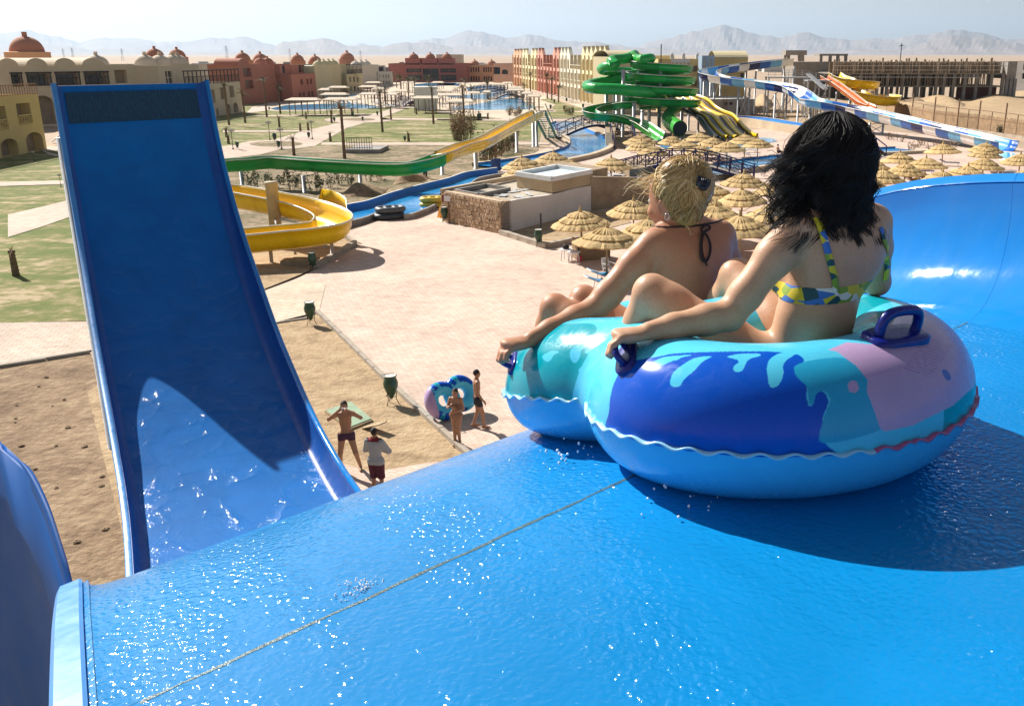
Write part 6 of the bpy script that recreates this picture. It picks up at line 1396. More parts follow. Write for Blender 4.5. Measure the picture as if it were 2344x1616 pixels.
pastel(920, 1072, w_yel, 'pale yellow hotel house between the apricot and coral ones', 250, 5, [(.15, .2), (.85, .2)], 0)
pastel(1076, 1308, w_coral, 'coral hotel house with gabled ends in the pastel row', 220, 7, [(.13, .2), (.87, .2)], 0)
pastel(1312, 1528, w_cream, 'cream hotel house with timber railed terrace in the pastel row', 205, 6, [(.2, .3)], 0)
r, fc = pastel(1532, 1800, w_yel, 'big pale yellow gabled hotel house next to the green spirals', 170, 6, [(.5, 1)], 0)
vb = Facade(AT(1392, 200, 178), AT(1470, 200, 180), 10.0)
r = empty('hotel_block', vb.a); tag(r, 'buff vaulted roof block behind the green spiral tower', 'building'); facade(r, vb, w_olive, [], .3); body(r, vb, 9, w_olive); vault(r, Facade(vb.p(vb.W, 0), vb.p(vb.W, 0, -9), 10), 0, 9, 9.9, vb.W, 1.2, w_olive)
# long pale roof line and masts, mustard block with white arcade
a, b_ = AT(1505, 222, 185), AT(1612, 222, 185); fc = Facade(a, b_, hgt(a, 136)); r = empty('hotel_block', Vector((a.x, a.y, 0))); tag(r, 'mustard hotel block with a white arcaded upper bay behind the yellow lane slide', 'building')
def W4(x): return fx(fc, 'z4', x)
def H4(y): return hgt(a, Q('z4', 0, y)[1])
ops = [(W4(520), W4(580), H4(470), H4(420), False, None), (W4(825), W4(890), H4(485), H4(422), False, None), (W4(825), W4(890), H4(640), H4(582), False, None), (W4(650), W4(690), H4(640), H4(575), True, None), (W4(720), W4(770), H4(640), H4(575), True, None)]
facade(r, fc, w_must, ops, .6, m_shade); body(r, fc, 12, w_must)
ac = Facade(fc.p(W4(612), 0, .25), fc.p(W4(808), 0, .25), H4(355)); o0 = r.location; ab = B()
zb = H4(485); nA = 5
fa = [(ac.W * (k + .18) / nA, ac.W * (k + .82) / nA, zb, lerp(zb, ac.h, .62), True, m_shade) for k in range(nA)]
xs_ = Facade(ac.a, ac.p(ac.W, 0), ac.h); bb = B()
for k in range(nA): 
    x0, x1 = fa[k][0], fa[k][1]; n = 7; xm = (x0 + x1) / 2
    arc = [(xm - (x1 - x0) / 2 * math.cos(t), fa[k][3] + (x1 - x0) * .8 * math.sin(t)) for t in np.linspace(0, math.pi, n)]
    for i in range(n - 1): bb.add([ac.p(arc[i][0], arc[i][1]) - o0, ac.p(arc[i + 1][0], arc[i + 1][1]) - o0, ac.p(arc[i + 1][0], ac.h) - o0, ac.p(arc[i][0], ac.h) - o0], [(0, 1, 2, 3)])
    xl = ac.W * k / nA; xr = ac.W * (k + 1) / nA
    for p0, p1 in ((xl, x0), (x1, xr)): bb.add([ac.p(p0, zb) - o0, ac.p(p1, zb) - o0, ac.p(p1, ac.h) - o0, ac.p(p0, ac.h) - o0], [(0, 1, 2, 3)])
vs, fs = solidify(bb.v, bb.f, .2); obj('white_arcade', mesh('white_arcade', vs, fs), m_roofw, r)
for x in (622, 742, 885):
    tb = B(); tb.add([fc.p(W4(x + dx), H4(y), d) - o0 for d in (-.2, -.7) for dx, y in ((-18, 352), (18, 352), (16, 310), (0, 278), (-16, 310))], [(0, 1, 2, 3, 4), (9, 8, 7, 6, 5), (1, 6, 7, 2), (2, 7, 8, 3), (3, 8, 9, 4), (4, 9, 5, 0)]); tb.build('white_gable', m_roofw, r)
a2, b2_ = AT(1604, 222, 178), AT(1632, 222, 178); f3 = Facade(a2, b2_, hgt(a2, 128)); r = empty('hotel_block', Vector((a2.x, a2.y, 0))); tag(r, 'narrow blue grey clad stair tower beside the mustard blocks', 'building'); facade(r, f3, w_blind, [(f3.W * t, f3.W * (t + .14), 1, f3.h - .6, False) for t in (.15, .6)], .3, m_roofw); body(r, f3, 6, w_blind)
a2, b2_ = AT(1632, 222, 188), AT(1708, 222, 188); f3 = Facade(a2, b2_, hgt(a2, 135)); r = empty('hotel_block', Vector((a2.x, a2.y, 0))); tag(r, 'mustard hotel block under a long barrel roof behind the checked slide', 'building'); facade(r, f3, w_must, [(f3.W * .8, f3.W * .9, 5, 7, False)], .4); body(r, f3, 10, w_must)
vault(r, Facade(f3.p(f3.W, 0), f3.p(f3.W, 0, -10), 10), 0, 10, f3.h - .1, f3.W, hgt(a2, 116) - f3.h, w_olive, 'barrel_roof')
q = AT(1513, 136, 184); mo = B().bar((0, 0, 0), (0, 0, hgt(q, 102)), .18).build('mast', m_darkwood, None, False, (q.x, q.y, 0)); tag(mo, 'dark radio mast on the mustard block', 'mast')
# low concrete plant room
a, b_ = PZ('z4', 985, 1000), PZ('z4', 1500, 1000); fc = Facade(a, b_, hgt(a, Q('z4', 0, 775)[1])); r = empty('plant_room', a); tag(r, 'low grey concrete plant room below the checked slide', 'building')
facade(r, fc, m_conc, [(fc.W * .40, fc.W * .46, fc.h * .72, fc.h * .85, False), (fc.W * .5, fc.W * .56, fc.h * .72, fc.h * .85, False), (fc.W * .68, fc.W * .72, 0.05, 2.2, False)], .3, m_dark); body(r, fc, 12, m_conc)
ld = B()
for s in (-.3, .3): ld.bar(fc.p(fc.W * .4 + s, 0, .2) - r.location, fc.p(fc.W * .4 + s, fc.h + .6, .2) - r.location, .08)
for k in range(12): ld.bar(fc.p(fc.W * .4 - .3, .4 + k * .4, .2) - r.location, fc.p(fc.W * .4 + .3, .4 + k * .4, .2) - r.location, .06)
ld.build('ladder', m_wood, r)
# ------------------------------------------------------------------ building site on the right
m_raw = M('raw concrete frame', (0.30, 0.26, 0.21), 0.9, 0.25, .5, .3, 4, geo=True); m_prop = M('scaffold timber', (0.27, 0.19, 0.11), 0.9, 0.35, .8, .3, 6, geo=True)
Yc = 232.0
def c5b(x, y, Y=Yc): return AT(*Q('z5', x, y), Y)
cs = empty('concrete_frame', c5b(1000, 790)); cs.location.z = 0; tag(cs, 'unfinished concrete building frame bristling with timber props', 'building site'); o0 = cs.location
xl, xr = c5b(280, 500).x, c5b(2120, 500).x; zl = [hgt(Vector((0, Yc, 0)), Q('z5', 0, y)[1]) for y in (636, 500)]
for z in zl: B().box((xl - o0.x, Yc - o0.y, z - .3), (xr - o0.x, Yc + 16 - o0.y, z)).build('floor_slab', m_raw, cs)
rg = random.Random(31); cxs = [450, 575, 715, 862, 1022, 1188, 1380, 1460, 1562, 1680, 1805, 1960, 2080]
for x in cxs:
    for dy in (0, 8, 15.5):
        q = c5b(x, 700); B().box((q.x - .35 - o0.x, Yc + dy - o0.y + .1, 0), (q.x + .35 - o0.x, Yc + dy + .7 - o0.y, zl[1] - .3)).build('column', m_raw, cs)
_b = B().bar((0, 0, 0), (0, 0, 1), .16); prm = mesh('timber_prop', _b.v, _b.f); prm.materials.append(m_prop)
for k in range(120):
    x = lerp(xl + .5, xr - 4, (k + rg.random() * .6) / 120); o = obj('timber_prop', prm, None, cs); o.location = (x - o0.x, Yc - .15 + rg.uniform(0, 1.5) - o0.y, zl[0]); o.scale = (1.1, 1.1, zl[1] - zl[0] - .3); o.rotation_euler = (rg.uniform(-.04, .04), rg.uniform(-.1, .03), 0)
ztop = hgt(Vector((0, Yc, 0)), Q('z5', 0, 372)[1])
for k in range(130):
    x = lerp(xl + .3, xr - .5, (k + rg.random() * .7) / 130); o = obj('timber_prop', prm, None, cs); hh = rg.uniform(.82, 1.06) * (ztop - zl[1]); o.location = (x - o0.x, Yc + rg.uniform(-.2, .8) - o0.y, zl[1]); o.scale = (1.2, 1.2, hh); o.rotation_euler = (rg.uniform(-.03, .03), rg.uniform(-.04, .04), 0)
for k in range(26):
    x = lerp(xl + .3, xr - .5, (k + rg.random() * .5) / 26); o = obj('timber_prop', prm, None, cs); o.location = (x - o0.x, Yc + rg.uniform(1, 6) - o0.y, zl[1]); o.scale = (2.2, 2.2, (ztop - zl[1]) * rg.uniform(1.05, 1.28))
for t in (.25, .6, .93): B().bar((xl - o0.x, Yc - .25 - o0.y, lerp(zl[1], ztop, t)), (xr - o0.x, Yc - .25 - o0.y, lerp(zl[1], ztop, t)), .14).build('scaffold_ledger', m_pipe, cs)
B().bar((xl - o0.x, Yc - .35 - o0.y, lerp(zl[0], zl[1], .7)), (xr - 6 - o0.x, Yc - .35 - o0.y, lerp(zl[0], zl[1], .66)), .14).build('scaffold_ledger', m_pipe, cs)
B().box((xl - o0.x, Yc + 3 - o0.y, zl[1]), (xr - o0.x, Yc + 3.3 - o0.y, lerp(zl[1], ztop, .93))).build('shuttering', m_prop, cs)
B().box((xl + 6 - o0.x, Yc + 12 - o0.y, zl[0]), (xr - 6 - o0.x, Yc + 12.3 - o0.y, zl[1] - .4)).build('shuttering', m_raw, cs)
B().box((c5b(1680, 600).x - o0.x, Yc + 4 - o0.y, .2), (xr - o0.x, Yc + 4.4 - o0.y, zl[0] - .3)).build('block_wall', M('red block infill', (.22, .07, .05), .9), cs)
q = c5b(150, 300, 250); rfz = hgt(q, 124); fr = empty('concrete_frame', (q.x, q.y, 0)); tag(fr, 'single concrete portal with flat slab behind the start tower', 'building site'); w_ = c5b(450, 300, 250).x - q.x
B().box((0, 0, rfz - .5), (w_, 6, rfz)).build('slab', m_raw, fr); B().box((-7, -2, 0), (10, 8, hgt(q, 142))).build('block', m_raw, fr)
for t in (0.02, .35, .62, .9): B().box((w_ * t, .2, 0), (w_ * t + .7, .9, rfz - .5)).build('column', m_raw, fr)
r, fc, ops = zblock('white_frame_building', 'white unfinished block with open window holes beyond the timber props', 'z5', 2205, 690, 2560, 700, 372, m_roofw, [(2215 + k * 45, 2245 + k * 45, y0, y1, False) for k in range(6) for y0, y1 in ((400, 465), (500, 560))], 12, m_dark, .8)
ck = empty('concrete_frame', c5b(2110, 690)); ck.location.z = 0; tag(ck, 'dark concrete stair core at the end of the propped frame', 'building site'); w_ = c5b(2220, 600).x - ck.location.x
B().box((0, 0, hgt(ck.location, 181)), (w_, 8, hgt(ck.location, 141))).build('upper_block', m_conc, ck)
for t in (0, .45, .88): B().box((w_ * t, 0, 0), (w_ * t + .7, .7, hgt(ck.location, 181))).build('column', m_conc, ck)
q = AT(*Q('z4', 1930, 370), 520); wt = empty('water_tower', (q.x, q.y, 0)); tag(wt, 'small concrete water tower standing on the desert plain', 'tower')
for s in (-1, 1):
    for s2 in (-1, 1): B().bar((s * 4.2, s2 * 4.2, 0), (s * 3.6, s2 * 3.6, hgt(q, 126)), 1.6).build('leg', m_raw, wt)
B().box((-5.5, -5.5, hgt(q, 127)), (5.5, 5.5, hgt(q, 116))).build('tank', m_raw, wt)
# scattered low buildings on the plain
rg = random.Random(9)
for k in range(34):
    x = rg.uniform(1760, 2340) if k < 20 else rg.uniform(450, 1300); Y = rg.uniform(420, 900); q = AT(x, 140, Y); s = rg.uniform(4, 12); h = rg.uniform(2.5, 4.2)
    o = B().box((-s, -4, 0), (s, 4, h)).box((-s * .5, -3, h), (s * .1, 2, h + rg.uniform(.6, 1.6))).build('desert_house', (m_raw, w_grey, m_roofw)[k % 3], None, False, (q.x, Y, 0)); tag(o, 'tiny flat roofed house far out on the desert plain', 'house', 'houses on the desert plain')
# pylons
def pylon(px, ptop, Y, label):
    q = AT(px, 124, Y); h = hgt(q, ptop); o = empty('power_pylon', (q.x, Y, 0)); tag(o, label, 'pylon', 'pylons on the plain'); s = h / 40; bb = B()
    for sx in (-1, 1): bb.bar((sx * 4 * s, 0, 0), (sx * .6 * s, 0, h), .5 * s)
    for k in range(6): z0, z1 = h * k / 6, h * (k + 1) / 6; w0, w1 = lerp(4, .6, k / 6) * s, lerp(4, .6, (k + 1) / 6) * s; bb.bar((-w0, 0, z0), (w1, 0, z1), .3 * s); bb.bar((w0, 0, z0), (-w1, 0, z1), .3 * s)
    bb.build('lattice', m_iron, o); ar = B()
    for z, w_ in ((.72, 7), (.85, 6), (.96, 4)): ar.bar((-w_ * s, 0, h * z), (w_ * s, 0, h * z), .5 * s)
    ar.build('cross_arm', m_iron, o)
for x, t in ((145, 112), (166, 110), (279, 112), (519, 106), (663, 112), (825, 116)): pylon(x, t, 1500, 'thin lattice power pylon on the far plain')
q = AT(2061, 135, 420); o = B().tube([(0, 0, 0), (0, 0, hgt(q, 100))], .18, 6).bar((-.8, 0, hgt(q, 105)), (.8, 0, hgt(q, 105)), .3).build('mast', m_iron, None, False, (q.x, q.y, 0)); tag(o, 'tall thin antenna mast behind the building site', 'mast')
# ------------------------------------------------------------------ palms, shrubs, lamps, shelters and small site things
m_trunk = M('fibrous palm trunk', (0.20, 0.13, 0.075), 0.95, 0.35, 4, 0.8, 22, 0.03); m_frond = M('dusty palm frond', (0.13, 0.12, 0.045), 0.8, 0.35, 2, 0.3, 10); m_dry = M('dead palm frond', (0.30, 0.20, 0.09), 0.9, 0.3, 2, 0.3, 10); m_leaf = M('olive shrub leaf', (0.075, 0.095, 0.025), 0.7, 0.4, 3, 0); m_twig = M('dry twig', (0.24, 0.16, 0.08), 0.9, 0.3, 4)
def palm(p, h, label, group, seed, crown=1.0, green=True):
    rg = random.Random(seed); o = empty('palm_tree', (p.x, p.y, 0), rg.uniform(0, 6)); tag(o, label, 'palm', group); prof_ = []; n = 14
    for k in range(n + 1):
        t = k / n; prof_.append(((0.17 - .05 * t + (.022 if k % 2 else 0)) * (1.25 if t > .9 else 1), h * t))
    bb = B().lathe(prof_, 9); lean = (rg.uniform(-.02, .02), rg.uniform(-.02, .02))
    bb.v = [(x + lean[0] * z, y + lean[1] * z, z) for x, y, z in bb.v]; bb.build('trunk', m_trunk, o)
    cr = B(); nf = int(rg.uniform(9, 14) * min(1.4, crown + .3))
    for k in range(nf):
        a = rg.uniform(0, 6.28); el = rg.uniform(.2, 1.35); L = rg.uniform(.9, 1.7) * crown; pts = []
        for i in range(6):
            t = i / 5; r_ = L * t * math.cos(el) * (1 + .2 * t); z = L * t * math.sin(el) - L * .75 * t * t * (1 - math.sin(el) * .5)
            pts.append(Vector((lean[0] * h + r_ * math.cos(a), lean[1] * h + r_ * math.sin(a), h - .05 + z)))
        sd = Vector((-math.sin(a), math.cos(a), 0))
        for i in range(5):
            for s in (-1, 1):
                for q in (0.0, .5):
                    b0 = pts[i].lerp(pts[i + 1], q); tip = b0 + sd * s * (.30 * crown * (1.15 - i / 5)) + (pts[i + 1] - pts[i]) * .9 + Vector((0, 0, -.1 * crown)); w_ = (pts[i + 1] - pts[i]) * .28
                    cr.add([b0, b0 + w_, tip], [(0, 1, 2)])
            cr.add([pts[i] + sd * .02, pts[i] - sd * .02, pts[i + 1] - sd * .015, pts[i + 1] + sd * .015], [(0, 1, 2, 3)])
    cr.build('crown', m_frond if green else m_dry, o); return o
def pz(zm, x, yb, yt): b_ = PZ(zm, x, yb); return b_, max(1.0, hgt(b_, Q(zm, 0, yt)[1]))
k = 0
gp_ = 'young palms on the lawns'
for x, yb, yt, lab, g_ in ((1115, 1098, 650, 'tall bare palm trunk behind the long green chute', None), (1450, 862, 505, 'tall bound palm standing alone on the lawn beyond the round beds', None), (1900, 790, 470, 'tall palm with thin crown on the lawn by the shade roofs', None), (2170, 775, 465, 'bare palm pole on the lawn before the main pool', None), (428, 730, 395, 'thin palm in front of the terracotta block', gp_), (548, 700, 475, 'leaning palm beside the long pool', None), (238, 780, 515, 'palm by the arched doors of the beige end block', 'palms by the beige end block'), (95, 800, 450, 'palm by the arched doors of the beige end block', 'palms by the beige end block'), (668, 1070, 910, 'short dead palm stump beside the green chute', None), (540, 820, 730, 'short young palm between lamp posts', None), (72, 905, 835, 'small palm at the edge of the turning wall', None), (1480, 640, 470, 'thick palm at the end of the lawn path', None)):
    b_, h = pz('z2', x, yb, yt); palm(b_, h, lab, g_, 10 + k, 1.0 if h > 4 else .7, k % 3 != 0); k += 1
g_ = 'palms round the hotel pools'
for x, yb, yt in ((1015, 470, 385), (1070, 480, 400), (1205, 500, 360), (1160, 470, 370), (1575, 470, 370), (1620, 590, 385), (1680, 560, 400), (1735, 540, 400), (1865, 560, 390), (745, 540, 390), (1540, 440, 350)):
    b_, h = pz('z2', x, yb, yt); palm(b_, h, 'palm rising from the paving round the hotel pools', g_, 60 + k, 1.5, True); k += 1
for x, yb, yt in ((300, 600, 480), (372, 690, 575), (545, 692, 520), (925, 670, 540), (992, 610, 425), (1172, 680, 440), (1218, 700, 470), (1290, 720, 560)):
    b_, h = pz('z3', x, yb, yt); palm(b_, h, 'palm between the main pool and the pastel row', 'palms before the pastel row', 90 + k, 1.4, True); k += 1
b_, h = pz('z1', 30, 1400, 1180); palm(P(37, 612) if False else P(37, 632), 1.3, 'short dead palm stump on the grass beside the turning wall', None, 7, .35, False)
def shrub(p, h, w_, n, label, group, seed, mat, twiggy=False):
    rg = random.Random(seed); o = empty('shrub', (p.x, p.y, 0.03)); tag(o, label, 'shrub', group); st = B(); lv = B()
    for k in range(n):
        a = rg.uniform(0, 6.28); r_ = w_ * math.sqrt(rg.random()); b0 = Vector((r_ * .5 * math.cos(a), r_ * .5 * math.sin(a), 0)); tp = Vector((r_ * math.cos(a), r_ * math.sin(a), h * rg.uniform(.55, 1.1))); st.tube([b0, b0.lerp(tp, .5) + Vector((rg.uniform(-.08, .08), rg.uniform(-.08, .08), 0)), tp], [.02, .015, .006], 4, cap=False)
        for q in range(4 if twiggy else 16):
            t = rg.uniform(.3, 1); c = b0.lerp(tp, t) + Vector((rg.gauss(0, .12), rg.gauss(0, .12), rg.gauss(0, .1))) * (w_ + .3); s = rg.uniform(.05, .13) * (1 + h * .12); u = Vector((rg.gauss(0, 1), rg.gauss(0, 1), rg.gauss(0, .6))).normalized() * s; v = Vector((rg.gauss(0, 1), rg.gauss(0, 1), rg.gauss(0, 1))).normalized() * s * .6
            lv.add([c - u, c + v, c + u, c - v], [(0, 1, 2, 3)])
    st.build('stems', m_twig, o); lv.build('foliage', mat, o); return o
g_ = 'sapling shrubs under the green chute'
for i, (x, y, h, w_) in enumerate(((320, 505, 1.6, .7), (270, 480, 1.0, .5), (420, 480, 1.2, .6), (500, 500, 1.1, .5), (630, 520, 1.7, .6), (560, 470, .9, .5), (700, 500, 1.3, .5), (850, 540, 1.9, .8), (900, 520, 1.5, .7), (960, 500, 1.3, .6), (1060, 470, 1.3, .5), (1150, 470, 1.1, .5), (1310, 440, 1.4, .7), (1400, 430, 1.3, .6), (240, 660, .9, .5), (400, 680, .8, .6), (210, 640, .8, .5))): shrub(PZ('a1', x, y), h, w_, 7, 'scrawny green sapling in the bed below the green chute', g_, 200 + i, m_leaf)
for i, (x, y, h, w_) in enumerate(((250, 1130, 4.2, 1.4), (330, 1110, 3.4, 1.3), (210, 1120, 3.0, 1.0))): shrub(PZ('z3', x, y), h, w_, 42, 'tall dry brown bush behind the yellow upper chute', 'dry bushes behind the yellow chute', 240 + i, m_dry, False)
g_ = 'reed canes below the yellow chute'
for i in range(26):
    x = 470 + i * 15 + (i * 37 % 11); y = 1385 - i * 8 + (i * 53 % 30) - 15; shrub(PZ('z3', x, y), 2.0 + (i * 29 % 10) * .12, .35, 7, 'thin cane shrub under the yellow upper chute', g_, 260 + i, m_leaf if i % 3 else m_dry, i % 2 == 0)
for i, (x, y, h) in enumerate(((1680, 1000, 2.2), (1720, 1010, 2.6), (1830, 1060, 3.0), (1560, 990, 2.4), (1500, 1000, 2.0), (1780, 1010, 2.2))): shrub(PZ('z4', x, y), h, .9, 16, 'dry bush among the legs of the checked slide', 'dry bushes under the checked slide', 300 + i, m_dry, True)
for i, (x, y) in enumerate(((1180, 1290), (1250, 1270), (1420, 1300), (1000, 1230), (900, 1210), (1120, 1330), (1330, 1330), (1560, 1290))): shrub(PZ('z5', x, y), .9, .8, 12, 'low dry weed clump behind the parasol rows', 'dry weeds behind the parasols', 320 + i, m_dry, True)
for i, (x, y) in enumerate(((840, 870), (880, 850), (770, 850), (1420, 860), (1390, 850), (1640, 910), (1600, 920))): shrub(PZ('z3', x, y), 1.6, .9, 14, 'loose bush by the path before the main pool', 'bushes before the main pool', 340 + i, m_leaf if i % 2 else m_dry, False)
shrub(PZ('z5', 2050, 1150), 1.2, .5, 14, 'small green bush at the foot of the reed fence', None, 360, m_leaf)
# thin garden stakes and saplings on the lawn
for i, (zm, x, yb, yt) in enumerate((('z2', 990, 945, 870), ('z2', 1680, 945, 870), ('z2', 725, 855, 800), ('z2', 795, 850, 790), ('z2', 1525, 755, 640), ('z2', 1000, 780, 670), ('z2', 1180, 720, 650), ('z2', 90, 965, 900), ('z2', 775, 745, 690), ('z2', 1750, 705, 650), ('z3', 540, 900, 840), ('z3', 770, 860, 800), ('z2', 2300, 750, 680))):
    b_, h = pz(zm, x, yb, yt); palm(b_, h, 'thin staked sapling on the patchy lawn', 'staked saplings on the lawn', 400 + i, .45, True)
# lamp posts with clustered lanterns
_b = B().lathe([(.14, 0), (.14, .25), (.06, .3), (.05, 3.0)], 8); lp_me = mesh('post', _b.v, _b.f); lp_me.materials.append(m_iron)
_b = B()
for k in range(4): a = k * math.pi / 2; _b.tube([(0, 0, 2.75), (.25 * math.cos(a), .25 * math.sin(a), 2.95), (.42 * math.cos(a), .42 * math.sin(a), 2.9)], .025, 5)
la_me = mesh('arms', _b.v, _b.f); la_me.materials.append(m_iron)
_b = B().lathe([(.05, 0), (.13, .06), (.15, .22), (.05, .36)], 8); lg_me = mesh('lantern', _b.v, _b.f); lg_me.materials.append(M('milky lamp glass', (.45, .43, .38), .4, .1, 5))
def lamp(zm, x, yb, yt, label, group=None):
    b_, h = pz(zm, x, yb, yt); o = empty('lamp_post', (b_.x, b_.y, 0.03)); s = h / 3.3; o.scale = (s, s, s); tag(o, label, 'lamp post', group); obj('post', lp_me, None, o); obj('arms', la_me, None, o)
    for k in range(5):
        a = k * math.pi / 2; q = obj('lantern', lg_me, None, o); q.location = (.42 * math.cos(a), .42 * math.sin(a), 2.92) if k < 4 else (0, 0, 3.0)
for x, yb, yt in ((455, 932, 765), (560, 1012, 828), (130, 1016, 838), (830, 926, 762)): lamp('z2', x, yb, yt, 'black lamp post with a cluster of lanterns beside the lawn path', 'lantern posts by the round bed')
lamp('z1', 305, 1240, 1150, 'short lamp post in the shade of the mustard block'); lamp('z1', 540, 1465, 1350, 'short lamp post beside the edge of the turning wall')
# flat shade roofs
m_shade_roof = M('bleached palm matting', (0.60, 0.50, 0.38), 0.9, 0.15, 1, 0.3, 12)
def shelter(zm, x0, x1, y, label, group, d=4.0, z=2.7):
    a, b_ = PZ(zm, x0, y, z), PZ(zm, x1, y, z); w_ = b_.x - a.x; o = empty('shade_roof', (a.x, a.y, 0)); tag(o, label, 'shelter', group)
    B().add([(-.2, -.2, z - .12), (w_ + .2, -.2, z - .12), (w_ + .2, d, z - .12), (-.2, d, z - .12), (-.2, -.2, z), (w_ + .2, -.2, z), (w_ * .9, d * .5, z + .35), (w_ * .1, d * .5, z + .35), (w_ + .2, d, z), (-.2, d, z)], [(0, 3, 2, 1), (0, 1, 5, 4), (4, 5, 6, 7), (7, 6, 8, 9), (1, 2, 8, 6, 5), (3, 0, 4, 7, 9), (2, 3, 9, 8)]).build('roof', m_shade_roof, o)
    for px_ in (0.1, .5, .9):
        for dy in (.2, d - .4): B().bar((w_ * px_, dy, 0), (w_ * px_, dy, z - .1), .13).build('post', m_wood, o)
    return o
shelter('z2', 590, 868, 578, 'long flat shade roof beside the long pool, first of two', None); shelter('z2', 918, 1210, 575, 'long flat shade roof beside the long pool, second of two', None)
for x0, x1, y in ((900, 1120, 530), (1240, 1390, 528), (968, 1125, 468), (882, 968, 488), (1238, 1390, 462), (1296, 1420, 426), (1356, 1470, 480), (1780, 1850, 495), (1892, 2070, 498), (1600, 1720, 425), (1880, 1980, 425), (2080, 2180, 470), (1560, 1660, 500), (1480, 1570, 530)): shelter('z2', x0, x1, y, 'bleached flat shade roof in the crowd round the hotel pools', 'shade roofs round the hotel pools')
shelter('z2', 1702, 1940, 562, 'broad hipped shade roof by the white kiosk', None, 5); shelter('z2', 1930, 2140, 535, 'shade roof behind the white kiosk', None); shelter('z2', 2022, 2240, 592, 'hipped shade roof at the edge of the main pool', None, 5)
for x0, x1, y in ((350, 450, 620), (490, 560, 610), (745, 920, 590), (770, 900, 565), (960, 1090, 655), (610, 720, 530), (900, 1000, 625), (690, 800, 515)): shelter('z3', x0, x1, y, 'bleached shade roof between the pools and the pastel row', 'shade roofs before the pastel row', 3)
p = PZ('z2', 1825, 670); ki = empty('kiosk', p); tag(ki, 'small plain white kiosk on the lawn edge', 'kiosk'); B().box((-2, 0, 0), (2, 3, 4.2)).build('cabin', m_white, ki); B().box((-2.2, -.2, 4.2), (2.2, 3.2, 4.4)).build('roof', m_white, ki); B().box((-.6, -.03, 0), (.5, .0, 2.1)).build('door', m_plaster, ki)
footbridge('footbridge', 'small dark blue footbridge across the pool neck', PZ('z3', 570, 688), PZ('z3', 890, 668), 1.0, 2.0, 9, m_rail); footbridge('footbridge', 'flat blue footbridge over the farther hotel pool', PZ('z3', 370, 598), PZ('z3', 735, 590), .5, 2.0, 10, m_rail); footbridge('footbridge', 'short purple footbridge at the end of the lawn path', PZ('z2', 1590, 640), PZ('z2', 1740, 620), .9, 2.2, 7, m_rail)
rg = random.Random(77)
for i in range(19):
    t = i / 18; x, y = lerp(975, 1690, t), lerp(598, 775, t); q = PZ('z3', x - 30, y + 4); o = lounger(*Q('z3', x - 25, y), -1.3 + rg.uniform(-.2, .2), 'sun lounger in the row along the pastel houses', 'loungers along the pastel row')
for i in range(44):
    x, y = (rg.uniform(1480, 2150), rg.uniform(500, 660)) if i < 30 else (rg.uniform(960, 1500), rg.uniform(590, 660)); lounger(*Q('z2', x, y), rg.uniform(0, 6), 'white sun lounger on the paving round the hotel pools', 'loungers round the hotel pools', 'navy' if i % 3 == 0 else None)
# reed fence along the site
fe = empty('reed_fence', PZ('z5', 1350, 1050)); tag(fe, 'long reed screen fence with brown posts along the building site', 'fence'); m_reed = M('brown reed screen', (0.34, 0.22, 0.12), 0.95, 0.3, 1.2, 0.6, 14, 0.04); bs = [PZ('z5', x, y) - fe.location for x, y in ((860, 915), (1120, 1000), (1350, 1050), (1600, 1085), (1820, 1113), (2095, 1155), (2360, 1195), (2640, 1235))]
for a, b_ in zip(bs[:-1], bs[1:]):
    B().bar(a, a + Vector((0, 0, 4.2)), .16).build('post', m_wood, fe); B().bar(a + Vector((0, 0, 2.9)), b_ + Vector((0, 0, 2.8)), .09).build('rail', m_wood, fe); B().bar(a + Vector((0, 0, 1.8)), b_ + Vector((0, 0, 1.8)), .09).build('rail', m_wood, fe)
    m_ = a.lerp(b_, .5); B().bar(m_, m_ + Vector((0, 0, 2.9)), .1).build('stake', m_wood, fe); n = 60; d = b_ - a; bb = B(); rows = []
    for k in range(n + 1): q = a + d * k / n + Vector((0, .08 + .05 * (k % 2), 0)); rows.append([q, q + Vector((0, 0, 2.2 + rg.uniform(-.15, .15)))])
    v_, f_ = solidify(bb.loft(rows).v, bb.f, .03); obj('reed_panel', mesh('reed_panel', v_, f_), m_reed, fe)
kerbline('fence', [PZ('z5', 1120, 1010), PZ('z5', 1600, 1093), PZ('z5', 2095, 1165), PZ('z5', 2640, 1245)], 2.2, .3, .3, 0.02)
SP('ground', [(1770, 285), (1840, 240), (2050, 225), (2700, 225), (2700, 420), (2344, 315), (2190, 292), (2080, 272), (1900, 300)], .065, m_sand)
def mound(pts, hmax, seed, mat, n=26):
    """heap of earth over a ground quad"""
    a, b_, c, d = pts; rg = random.Random(seed); ph = [(rg.uniform(0, 6), rg.uniform(2, 9), rg.uniform(2, 9)) for _ in range(6)]; rows = []
    for i in range(n + 1):
        row = []
        for j in range(n + 1):
            u, v = i / n, j / n; q = a.lerp(b_, u).lerp(d.lerp(c, u), v); e = (math.sin(math.pi * u) * math.sin(math.pi * v)) ** .7; nz = sum(math.sin(x * u * 1.3 + y * v * 1.3 + p_) for p_, x, y in ph) / 6
            row.append((q.x, q.y, -.03 + e * hmax * max(.12, .65 + .8 * nz) ))
        rows.append(row)
    o = B().loft(rows).build('ground', mat, None, True); o['kind'] = 'structure'; return o
def mz(zm, l): return [PZ(zm, x, y) for x, y in l]
mound(mz('a1', [(960, 590), (1430, 570), (1500, 500), (1150, 510)]), 1.1, 3, m_soil); mound(mz('a1', [(1480, 480), (1820, 440), (1850, 400), (1560, 430)]), .8, 5, m_soil); mound(mz('a1', [(300, 720), (560, 690), (560, 640), (300, 650)]), .5, 8, m_soil)
